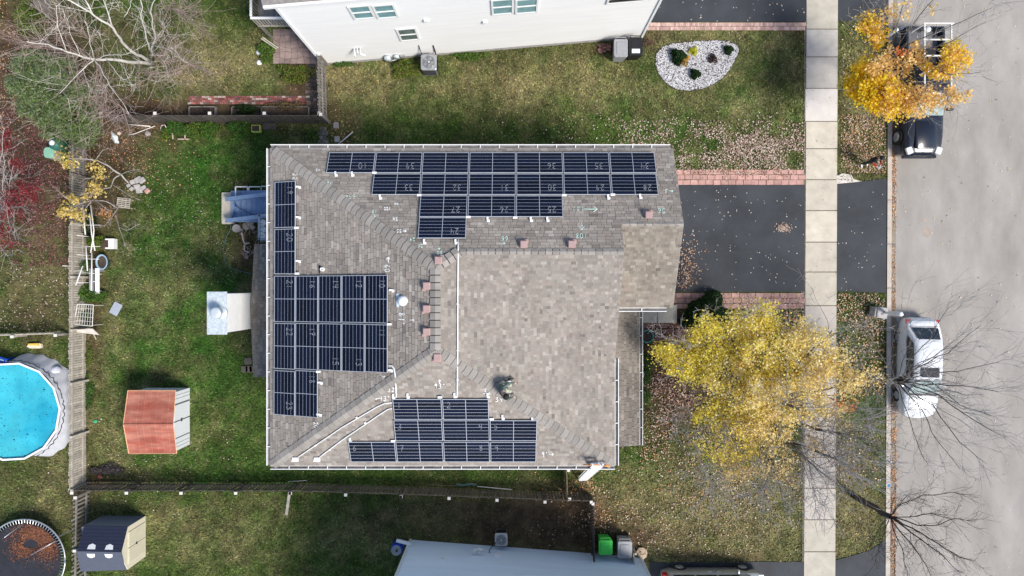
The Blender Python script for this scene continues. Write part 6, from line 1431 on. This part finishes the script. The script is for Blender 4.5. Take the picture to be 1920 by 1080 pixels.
def P3(l): return [G(*p) for p in l]
# big yellow tree
T = Tree(3); base = G(1368, 724); hub = G(1408, 742, 2.9)
tr_, rd = T.limb([base, G(1386, 733, 1.4), hub], .20, .16, 10)
for (ends, r) in (([(1370, 700, 3.8), (1310, 660, 4.8), (1255, 640, 5.2)], .08), ([(1400, 690, 4.2), (1370, 630, 5.6), (1340, 600, 6)], .08), ([(1430, 700, 4.4), (1440, 640, 5.8), (1430, 590, 6.4)], .08), ([(1450, 720, 4.6), (1510, 670, 6.2), (1560, 620, 6.8)], .09),
                  ([(1470, 755, 4.8), (1550, 730, 6.6), (1660, 700, 7.4)], .10), ([(1470, 790, 4.8), (1560, 810, 6.6), (1650, 830, 7.4)], .10), ([(1450, 800, 4.6), (1500, 850, 6.2), (1560, 900, 6.8)], .09), ([(1430, 800, 4.4), (1450, 870, 5.8), (1470, 925, 6)], .08), ([(1400, 790, 4.), (1360, 830, 5.2), (1320, 860, 5.4)], .07), ([(1440, 750, 5), (1480, 760, 7), (1500, 770, 8.2)], .09), ([(1360, 740, 4), (1310, 760, 4.8), (1280, 790, 5)], .06), ([(1480, 830, 5), (1540, 850, 6.5), (1620, 880, 7)], .08)):
    q, rr = T.limb([hub]+P3(ends), r, .02, 6); T.twigs(q, rr, 14, 1.7, 2, .7, .45, .3, rmin=.008)
for ends in ([(1500, 800, 5), (1560, 850, 6.4), (1600, 900, 7)], [(1480, 820, 5), (1520, 880, 6), (1530, 940, 6.6)], [(1420, 820, 4.6), (1430, 890, 5.6), (1420, 940, 6)], [(1390, 800, 4.4), (1350, 880, 5.4), (1330, 920, 5.8)], [(1500, 790, 5), (1580, 790, 6.6), (1650, 780, 7.4)], [(1480, 800, 5), (1540, 830, 6), (1640, 860, 7)]):
    q = P3(ends); T.twigs(q, [.02]*3, 46, 1.5, 1, .75, .5, .05, rmin=.008)
Y1 = [(.92, .74, .10), (.84, .74, .12), (.72, .68, .09), (.93, .72, .14), (.88, .80, .28)]; Y2 = [(.90, .72, .28), (.92, .80, .46), (.88, .66, .20), (.80, .66, .20), (.93, .84, .55)]; Y3 = [(.86, .60, .22), (.74, .52, .22), (.88, .76, .42)]; OR = [(.85, .28, .10)]
BL = [(1275, 660, 42, 20, 4.6, .5, 2400, Y1), (1300, 690, 45, 25, 4.8, .5, 2400, Y1), (1345, 640, 55, 40, 5.4, .6, 3600, Y1), (1410, 610, 50, 32, 6, .6, 2800, Y1+Y2), (1440, 590, 18, 26, 6.2, .4, 900, Y1), (1390, 700, 70, 45, 5.6, .7, 4200, Y1+Y2), (1460, 680, 70, 55, 6.4, .7, 5600, Y1+Y2), (1530, 660, 60, 40, 6.8, .6, 2800, Y2),
      (1400, 760, 75, 35, 5.2, .7, 3600, Y1+Y2), (1480, 745, 80, 45, 6.6, .8, 4300, Y2), (1560, 715, 55, 40, 7, .6, 2000, Y2+Y3), (1615, 705, 40, 18, 7.2, .5, 450, Y2+Y3), (1350, 780, 45, 22, 4.9, .5, 1500, Y1), (1400, 830, 60, 40, 5.4, .6, 2300, Y1+Y3), (1440, 800, 50, 30, 6.0, .6, 1500, Y2+Y3), (1380, 890, 50, 30, 5.2, .5, 650, Y3), (1480, 880, 60, 45, 6, .6, 520, Y3), (1540, 800, 60, 50, 6.5, .6, 420, Y3), (1340, 840, 40, 30, 5, .5, 700, Y1+Y3), (1560, 770, 40, 14, 6.5, .4, 500, Y2),
      (1330, 700, 20, 12, 5, .3, 400, Y1), (1340, 605, 25, 16, 5.8, .4, 700, Y1), (1585, 762, 20, 5, 6.8, .2, 110, OR), (1400, 720, 60, 60, 6, .8, 60, OR), (1240, 655, 14, 10, 4.4, .3, 250, Y1), (1500, 620, 22, 20, 6.4, .4, 900, Y2)]
tree_obj('maple_tree', base, 'largest tree, yellow autumn leaves, between the porch and the sidewalk', T, M['bark'], M['bark_pale'], blob_leaves(BL, (.030, .058), .98, spr=1.45, zs=.22))
# upper yellow tree
T = Tree(9); base = G(1613, 148); hub = G(1660, 116, 2.2)
T.limb([base, hub], .12, .1, 8)
for (ends, r) in (([(1700, 60, 4), (1740, 10, 5), (1790, -40, 6)], .05), ([(1690, 90, 4), (1780, 50, 6), (1860, 15, 7)], .06), ([(1710, 100, 4), (1780, 80, 6), (1850, 40, 6.8)], .05), ([(1720, 120, 4), (1780, 140, 5.5), (1840, 135, 6)], .05), ([(1680, 60, 3.5), (1690, 20, 4), (1700, -30, 5)], .04), ([(1640, 100, 3), (1630, 60, 3.6), (1620, 30, 4)], .04), ([(1640, 140, 3), (1630, 170, 3.4), (1620, 180, 3.6)], .05), ([(1690, 150, 4), (1720, 190, 5), (1730, 210, 5.4)], .05), ([(1700, 140, 4), (1760, 170, 5), (1800, 190, 5.6)], .05), ([(1650, 60, 3.4), (1660, 10, 4), (1650, -30, 4.4)], .03)):
    q, rr = T.limb([hub]+P3(ends), r*.6, .010, 5); T.twigs(q, rr, 13, 1.5, 1, .42, .45, .25, rmin=.006)
YA = [(.95, .68, .03), (.95, .74, .05), (.92, .58, .03), (.86, .70, .06)]; YB = [(.92, .64, .24), (.95, .74, .36), (.86, .54, .18)]
BL = [(1620, 162, 32, 22, 3.4, .4, 3000, YA), (1655, 175, 45, 28, 4, .5, 3800, YA), (1690, 180, 34, 22, 4.4, .5, 2000, YA+YB), (1680, 205, 34, 14, 4.2, .4, 900, YA+YB), (1670, 130, 45, 25, 4, .5, 1000, YB), (1630, 50, 16, 18, 3.6, .4, 700, YA+YB), (1643, 75, 12, 18, 3.6, .3, 650, YA+YB), (1790, 110, 22, 24, 5.2, .5, 1300, YA+YB), (1765, 130, 30, 16, 5, .5, 700, YA+YB), (1720, 190, 35, 30, 4.6, .6, 900, YB), (1760, 175, 50, 18, 5, .5, 450, YB), (1700, 105, 50, 22, 4.6, .6, 520, YB), (1670, 20, 20, 25, 4, .5, 160, YB), (1800, 175, 20, 14, 5.4, .4, 120, YB), (1690, 100, 6, 6, 4.5, .2, 60, OR), (1730, 20, 60, 20, 5, .5, 60, YB), (1620, 125, 22, 12, 3.4, .3, 500, YA)]
tree_obj('maple_tree', base, 'bright golden tree over the black pickup truck at the upper right', T, M['bark'], M['bark_pale'], blob_leaves(BL, (.04, .075), 1.0, zs=.16, spr=1.2))
# bare tree over white car
T = Tree(14); base = G(1627, 701); hub = G(1682, 714, 2.5); T.limb([base, hub], .12, .1, 8)
for (ends, r) in (([(1760, 740, 5), (1830, 790, 7), (1885, 820, 8.4)], .06), ([(1760, 720, 5), (1820, 725, 7), (1870, 735, 8)], .06), ([(1750, 700, 5), (1820, 690, 7), (1870, 680, 8)], .05), ([(1740, 680, 5), (1790, 650, 7), (1840, 610, 8)], .05), ([(1720, 660, 4.5), (1750, 620, 6), (1780, 575, 7)], .045), ([(1750, 760, 5), (1800, 830, 7), (1850, 870, 8)], .055), ([(1730, 770, 4.5), (1760, 830, 6), (1800, 880, 7)], .045), ([(1700, 660, 4), (1700, 610, 5), (1690, 570, 6)], .035), ([(1660, 680, 4), (1635, 640, 5), (1620, 610, 5.6)], .035), ([(1650, 730, 4), (1630, 780, 5), (1625, 830, 5.6)], .03), ([(1700, 770, 4.5), (1720, 830, 6), (1740, 870, 7)], .04), ([(1745, 715, 6), (1800, 760, 7.6), (1860, 780, 8.6)], .045), ([(1645, 705, 3.8), (1610, 700, 4.6), (1590, 690, 5)], .03)):
    q, rr = T.limb([hub]+P3(ends), r*.55, .008, 5); T.twigs(q, rr, 17, 1.7, 1, .36, .45, .15, rmin=.0055)
for k in range(14):
    a = T.R.uniform(-1.15, .95); d = T.R.uniform(70, 175); z = 4.5+d*.022; e = (1682+d*math.cos(a), 714+d*math.sin(a)*.95, z)
    q, rr = T.limb([hub, G((1682+e[0])/2+T.R.uniform(-8, 8), (714+e[1])/2+T.R.uniform(-8, 8), z*.68), G(*e)], .02, .006, 4); T.twigs(q, rr, 6, 1.2, 1, .34, .5, .25, rmin=.005)
tree_obj('bare_tree', base, 'bare grey tree whose branches spread over the white car', T, M['bark'], M['bark_pale'])
# bottom right bare tree
T = Tree(21); base = G(1602, 930); hub = G(1668, 968, 3.0); q, rr = T.limb([base, G(1630, 946, 1.4), hub], .16, .12, 10)
for (ends, r) in (([(1690, 945, 3.8), (1730, 928, 4.6), (1785, 923, 5.4), (1808, 928, 5.8)], .045), ([(1680, 950, 3.6), (1700, 930, 4), (1720, 924, 4.4)], .03), ([(1720, 968, 4.4), (1745, 962, 5), (1790, 975, 6)], .04), ([(1720, 985, 4.4), (1755, 985, 5.2), (1790, 972, 6), (1815, 976, 6.4)], .05), ([(1710, 990, 4.2), (1760, 1020, 5.6), (1800, 1045, 6.6), (1830, 1052, 7)], .06), ([(1710, 1000, 4.2), (1760, 1035, 5.6), (1800, 1075, 6.8)], .06), ([(1700, 1010, 4), (1730, 1050, 5.2), (1745, 1080, 6)], .05), ([(1680, 1005, 3.8), (1695, 1040, 4.6), (1702, 1085, 5.6)], .045), ([(1660, 995, 3.6), (1650, 1020, 4.2), (1640, 1060, 5)], .035), ([(1650, 985, 3.5), (1625, 985, 4), (1605, 980, 4.4)], .03), ([(1675, 940, 3.8), (1680, 910, 4.4)], .025), ([(1650, 990, 3.6), (1638, 1010, 4), (1630, 1030, 4.4)], .025)):
    q, rr = T.limb([hub]+P3(ends), r*.6, .009, 6); T.twigs(q, rr, 18, .95, 1, .55, .45, .2, rmin=.005)
tree_obj('bare_tree', base, 'bare dark tree at the bottom right with its trunk leaning over the kerb', T, M['bark_dark'], M['bark_dark'])
# birch
T = Tree(33); base = G(284, 119)
for (pts, r0, r1) in (([(284, 120, 0), (250, 117, 1.2), (215, 112, 2.4), (176, 111, 3.6), (125, 97, 5), (90, 83, 6), (50, 78, 7)], .13, .02), ([(281, 114, 0), (255, 102, 1.4), (228, 78, 3), (212, 52, 4.4), (175, 28, 5.6), (150, 12, 6.4), (118, -4, 7)], .12, .03), ([(212, 52, 4.4), (203, 25, 5.2), (193, -5, 6)], .05, .02), ([(284, 100, 1.0), (275, 75, 2.4), (268, 45, 3.6), (262, -5, 5)], .06, .025),
                      ([(284, 110, .5), (287, 82, 2.4), (292, 72, 3), (285, 45, 4.2), (285, 10, 5.4), (293, -8, 6)], .07, .025), ([(285, 85, 2.4), (320, 95, 3.4), (352, 118, 4.4)], .03, .01), ([(288, 100, 1.4), (310, 120, 2.4), (316, 146, 3)], .03, .01), ([(178, 112, 3.6), (190, 130, 4), (205, 160, 4.6), (242, 214, 5)], .04, .012), ([(178, 112, 3.6), (145, 140, 4.2), (112, 175, 5)], .04, .012), ([(125, 97, 5), (108, 50, 5.6), (106, 10, 6)], .03, .01),
                      ([(176, 111, 3.6), (205, 103, 4), (236, 102, 4.2)], .025, .01), ([(176, 108, 3.6), (168, 70, 4.4), (160, 40, 5)], .025, .01), ([(175, 28, 5.6), (160, 0, 6)], .05, .03), ([(232, 33, 5), (240, 20, 5.3), (250, -5, 5.6)], .02, .01), ([(295, 70, 3), (300, 62, 3.3)], .04, .02), ([(284, 100, 1.4), (315, 65, 3), (312, 55, 3.4)], .02, .01), ([(150, 104, 4.4), (130, 60, 5), (131, 50, 5.3)], .02, .008), ([(200, 112, 3), (230, 150, 3.6), (245, 145, 3.8)], .025, .008)):
    q, rr = T.limb(P3(pts), r0*.68, r1*.62, 7); T.twigs(q, rr, 5, 1.2, 1, .6, .24, .3, rmin=.0052)
b2 = T.tw; T.tw = MB(); TT = Tree(34)
for (pts) in ([(176, 111, 3.6), (125, 97, 5), (50, 78, 6)], [(215, 112, 2), (150, 60, 4), (110, 40, 5)], [(178, 112, 3.6), (200, 170, 3), (240, 214, 3)], [(250, 117, 1.2), (300, 150, 2), (330, 140, 2.6)], [(284, 100, 2), (330, 110, 3), (370, 125, 3.4)], [(150, 104, 3), (160, 170, 3), (190, 200, 3)], [(285, 10, 5), (320, 15, 5), (345, 25, 5)]):
    pth = P3(pts); TT.twigs(pth, [.02]*3, 50, 1.8, 1, .6, .5, .05, rmin=.0045)
bt = thing('birch_tree', base, 'white-barked bare birch tree at the top left', 'tree')
T.b.build('trunk', M['birch'], bt, True, world=True); b2.build('branches', M['birch'], bt, False, 'stuff', world=True); TT.tw.build('twigs', M['twig_red'], bt, False, 'stuff', world=True)
# evergreen
T = Tree(40); base = G(135, 205); T.limb([base, G(125, 200, 1.5), G(110, 185, 3)], .1, .05, 7)
for e in ((40, 140, 3), (60, 110, 3), (100, 110, 3.4), (30, 190, 2.6), (60, 230, 2.6), (110, 255, 2.4), (160, 250, 2), (180, 210, 2), (170, 160, 2.4), (130, 130, 3)):
    q, rr = T.limb([G(130, 200, 1.2), G((e[0]+120)/2, (e[1]+190)/2, e[2]*.8), G(*e)], .03, .01, 5); T.twigs(q, rr, 12, .9, 1, .6, .4, .3, rmin=.008)
EV = [(.20, .27, .11), (.27, .34, .17), (.11, .17, .06), (.36, .40, .26), (.22, .32, .07)]
BL = [(60, 120, 36, 22, 3, .5, 4200, EV), (50, 165, 34, 26, 3, .5, 4600, EV), (100, 130, 40, 30, 3.2, .5, 5000, EV), (80, 200, 48, 30, 2.8, .5, 6500, EV), (120, 175, 45, 30, 2.8, .5, 6500, EV), (140, 215, 45, 28, 2.4, .5, 5500, EV), (110, 245, 34, 18, 2.2, .4, 3200, EV), (165, 240, 28, 18, 1.8, .4, 2600, EV), (165, 180, 20, 25, 2.2, .4, 1800, EV), (25, 150, 14, 16, 2.8, .4, 700, EV), (150, 262, 25, 10, 1.4, .3, 900, EV)]
tree_obj('evergreen_tree', base, 'bushy green evergreen at the upper left beside the birch', T, M['bark'], M['wood_pale'], blob_leaves(BL, (.05, .11), .75, asp=.2, spr=.8))
# fruit trees
T = Tree(50); base = G(243, 345)
for pts, r in (([(243, 345, 0), (228, 328, .8), (205, 312, 1.5), (180, 300, 2.2), (150, 298, 2.8), (128, 297, 3.2)], .05), ([(225, 327, .9), (214, 335, 1.2), (207, 352, 1.5), (180, 358, 2), (150, 366, 2.6)], .03), ([(178, 300, 2.2), (190, 285, 2.6), (203, 277, 3)], .015), ([(208, 345, 1.4), (240, 365, 1.7), (262, 375, 2)], .015), ([(205, 335, 1.3), (190, 330, 1.8), (160, 335, 2.4)], .012), ([(225, 327, .9), (245, 320, 1.2), (262, 318, 1.5)], .012)):
    q, rr = T.limb(P3(pts), r, .01, 6); T.twigs(q, rr, 7, .7, 1, .6, .4, .3, rmin=.005)
YP = [(.80, .62, .20), (.85, .70, .30), (.72, .52, .12)]
tree_obj('fruit_tree', base, 'leaning young tree with a few yellow leaves beside the stone pile', T, M['bark_pale'], M['twig_red'], blob_leaves([(116, 302, 10, 12, 3.2, .2, 110, YP), (134, 305, 6, 8, 3, .2, 70, YP), (188, 326, 9, 14, 2.2, .2, 90, YP), (172, 310, 5, 5, 2.4, .2, 60, YP), (178, 355, 14, 6, 2, .2, 120, YP)], (.04, .07)))
T = Tree(52); base = G(222, 382)
for pts, r in (([(222, 382, 0), (220, 392, .6), (205, 412, 1.2), (195, 425, 1.6)], .035), ([(220, 390, .5), (200, 378, 1.2), (176, 375, 1.8), (150, 382, 2.4), (118, 400, 2.8)], .03), ([(217, 400, .8), (222, 420, 1.4), (230, 445, 1.8), (235, 462, 2)], .022), ([(222, 425, 1.4), (237, 432, 1.8), (262, 420, 2.2)], .015), ([(150, 382, 2.4), (125, 372, 2.8), (105, 355, 3)], .018), ([(176, 375, 1.8), (200, 392, 2), (205, 395, 2)], .012), ([(172, 376, 2), (160, 392, 2.2), (155, 410, 2.4)], .015)):
    q, rr = T.limb(P3(pts), r, .008, 6); T.twigs(q, rr, 8, .7, 1, .6, .4, .3, rmin=.005)
tree_obj('fruit_tree', base, 'pale thin tree with yellow leaf clusters over the left fence', T, M['bark_pale'], M['twig_red'], blob_leaves([(145, 372, 16, 12, 2.4, .2, 170, YP), (120, 390, 14, 12, 2.8, .2, 200, YP), (140, 397, 16, 8, 2.6, .2, 140, YP), (155, 408, 5, 5, 2.2, .2, 60, YP), (200, 402, 12, 6, 1.4, .2, 70, [(.7, .35, .15)]), (172, 352, 14, 6, 2.2, .2, 90, YP)], (.04, .07)))
# red tree left edge
T = Tree(60); base = G(35, 390); 
for pts, r in (([(35, 390, 0), (20, 385, 1.4), (-15, 378, 3.4)], .06), ([(20, 385, 1.4), (18, 340, 3), (25, 310, 4)], .03), ([(15, 385, 1.6), (5, 340, 3.4), (10, 300, 4.4)], .03), ([(10, 388, 1.8), (20, 430, 3.4), (30, 450, 4)], .03), ([(0, 380, 2.4), (-5, 450, 4), (15, 480, 4.6)], .03), ([(-10, 380, 3), (0, 300, 4), (8, 240, 5)], .03)):
    q, rr = T.limb(P3(pts), r*.7, .008, 6); T.twigs(q, rr, 15, 1.2, 1, .6, .45, .1, rmin=.005)
RD = [(.30, .03, .04), (.24, .03, .04), (.36, .07, .07), (.42, .15, .14)]
tree_obj('red_maple', base, 'nearly bare tree with red leaves at the left edge', T, M['bark_pale'], M['bark_pale'], blob_leaves([(15, 260, 18, 18, 4, .4, 300, RD), (35, 300, 22, 25, 3.6, .4, 260, RD), (45, 345, 25, 18, 3, .4, 380, RD), (30, 385, 28, 22, 3, .4, 420, RD), (12, 420, 20, 25, 3.4, .4, 300, RD), (8, 460, 14, 16, 3.6, .3, 180, RD), (50, 372, 20, 10, 2.6, .3, 250, RD)], (.03, .055)))

# ------------------------------------------------------------------ FALLEN LEAVES
LC = [(.42, .31, .25), (.52, .42, .34), (.34, .21, .17), (.22, .14, .11), (.60, .52, .44), (.36, .25, .20), (.14, .09, .07)]
WARM = [(.45, .22, .10), (.55, .30, .14), (.30, .15, .09), (.62, .42, .22), (.25, .12, .08)]
PUR = [(.10, .035, .038), (.14, .055, .052), (.20, .10, .09), (.07, .03, .03), (.26, .17, .15), (.10, .04, .04)]
Vs, cs = [], []
def litter(n, cx, cy, rx, ry, cols, size=(.024, .046), z=.03, poly=None, gaus=True, ex=True, clump=.8):
    if gaus: px = rng.normal(cx, rx, n); py = rng.normal(cy, ry, n)
    else: px = rng.uniform(cx-rx, cx+rx, n); py = rng.uniform(cy-ry, cy+ry, n)
    k = (px < 1662) if ex else np.ones(n, bool)
    if poly is not None: k &= inpoly(px, py, poly)
    k &= ~inpoly(px, py, [(540, 300), (1150, 300), (1150, 840), (540, 840)])
    k &= rng.random(n) < np.clip(1.15-clump+clump*2.2*(fbm(px*H/F, py*H/F, .8, 300)-.38)*2, .05, 1)
    px, py = px[k], py[k]; N = len(px)
    V, c = flat_leaves((px-960)*H/F, (540-py)*H/F, z+rng.random(N)*.03, size, cols); Vs.append(V); cs.append(c)
W0 = [(-10, -20), (1509, -20), (1506, 1100), (-10, 1100)]
litter(5200, 1390, 286, 130, 27, LC, poly=[(1180, 200), (1507, 200), (1507, 318), (1180, 322)]); litter(1500, 1440, 262, 80, 22, LC, poly=W0); litter(500, 1390, 322, 60, 5, LC+WARM, poly=W0)
litter(1300, 1330, 270, 170, 45, LC, gaus=False, poly=W0); litter(500, 1150, 245, 120, 25, LC, poly=W0)
litter(1500, 1618, 270, 42, 55, LC+WARM, gaus=False, poly=[(1570, 200), (1663, 200), (1662, 335), (1568, 344)]); litter(350, 1620, 130, 42, 90, LC, gaus=False)
litter(9500, 60, 350, 75, 150, PUR+[(.17, .05, .05), (.24, .10, .09)], gaus=False, poly=[(-20, 180), (128, 180), (130, 630), (-20, 630)]); litter(3000, 30, 150, 60, 150, PUR+WARM, gaus=False, poly=[(-20, -20), (100, -20), (60, 240), (-20, 300)]); litter(900, 190, 190, 60, 30, PUR+WARM); litter(1200, 230, 290, 60, 50, WARM+PUR); litter(500, 60, 560, 70, 60, LC, gaus=False)
litter(5200, 1290, 700, 60, 60, LC+PUR, poly=[(1203, 606), (1507, 580), (1507, 900), (1203, 860)]); litter(3600, 1240, 720, 35, 90, LC+WARM+PUR, poly=[(1203, 606), (1507, 606), (1507, 900), (1203, 860)]); litter(2200, 1450, 610, 60, 25, LC+WARM, poly=[(1300, 580), (1507, 580), (1507, 760), (1300, 760)]); litter(900, 1380, 570, 90, 12, WARM+LC, poly=[(1268, 549), (1507, 549), (1507, 600), (1268, 600)])
litter(2400, 1320, 880, 120, 60, LC+WARM, poly=W0); litter(900, 1250, 980, 160, 60, LC, gaus=False, poly=W0); litter(300, 1135, 970, 22, 25, WARM, poly=W0); litter(260, 1085, 915, 18, 8, WARM)
litter(2200, 1612, 640, 45, 100, LC+WARM, gaus=False, poly=[(1568, 550), (1660, 550), (1660, 790), (1566, 790)]); litter(700, 1600, 850, 50, 60, LC+WARM, gaus=False)
litter(650, 1284, 510, 16, 30, WARM+LC, z=.04, poly=[(1262, 440), (1330, 440), (1330, 547), (1262, 547)]); litter(120, 1390, 450, 120, 95, [(.62, .56, .50)], z=.04, gaus=False, size=(.02, .04)); litter(50, 1612, 450, 45, 95, [(.6, .54, .48)], z=.04, gaus=False, size=(.02, .04)); litter(60, 1370, 20, 140, 30, [(.6, .5, .42)], z=.04, gaus=False)
litter(260, 1468, 428, 6, 4, LC, z=.05, size=(.02, .04)); litter(240, 1540, 540, 28, 540, [(.3, .22, .16), (.5, .42, .3)], z=.045, gaus=False, size=(.012, .03)); 
litter(1500, 1677, 560, 4, 560, WARM, z=-.07, gaus=False, ex=False); litter(1100, 1678, 830, 3, 80, WARM, z=-.07, ex=False); litter(500, 1678, 330, 3, 60, WARM+LC, z=-.07, ex=False); litter(320, 1674, 985, 5, 18, [(.3, .2, .17)], z=-.06, ex=False)
litter(420, 1800, 540, 120, 560, [(.72, .55, .28), (.75, .62, .42), (.14, .12, .11), (.6, .5, .4)], z=-.09, gaus=False, ex=False, size=(.015, .04)); litter(90, 1740, 600, 60, 60, WARM, z=-.09, gaus=False, ex=False, size=(.015, .03))
litter(520, 750, 560, 760, 560, [(.5, .46, .38), (.35, .3, .2)], gaus=False, poly=W0, size=(.015, .035)); litter(260, 260, 860, 110, 40, LC); litter(240, 1100, 970, 60, 40, LC+WARM); litter(300, 860, 985, 150, 40, LC, size=(.015, .03)); litter(200, 640, 250, 20, 15, WARM)
# mound on the right lawn near porch
litter(400, 340, 430, 110, 110, [(.5, .5, .4)], size=(.012, .03), gaus=False)
tag(quads_mesh('fallen_leaves', np.concatenate(Vs), np.concatenate(cs), M['litter']), 'dry leaves scattered over lawns, driveway and gutter', 'leaves', kind='stuff')
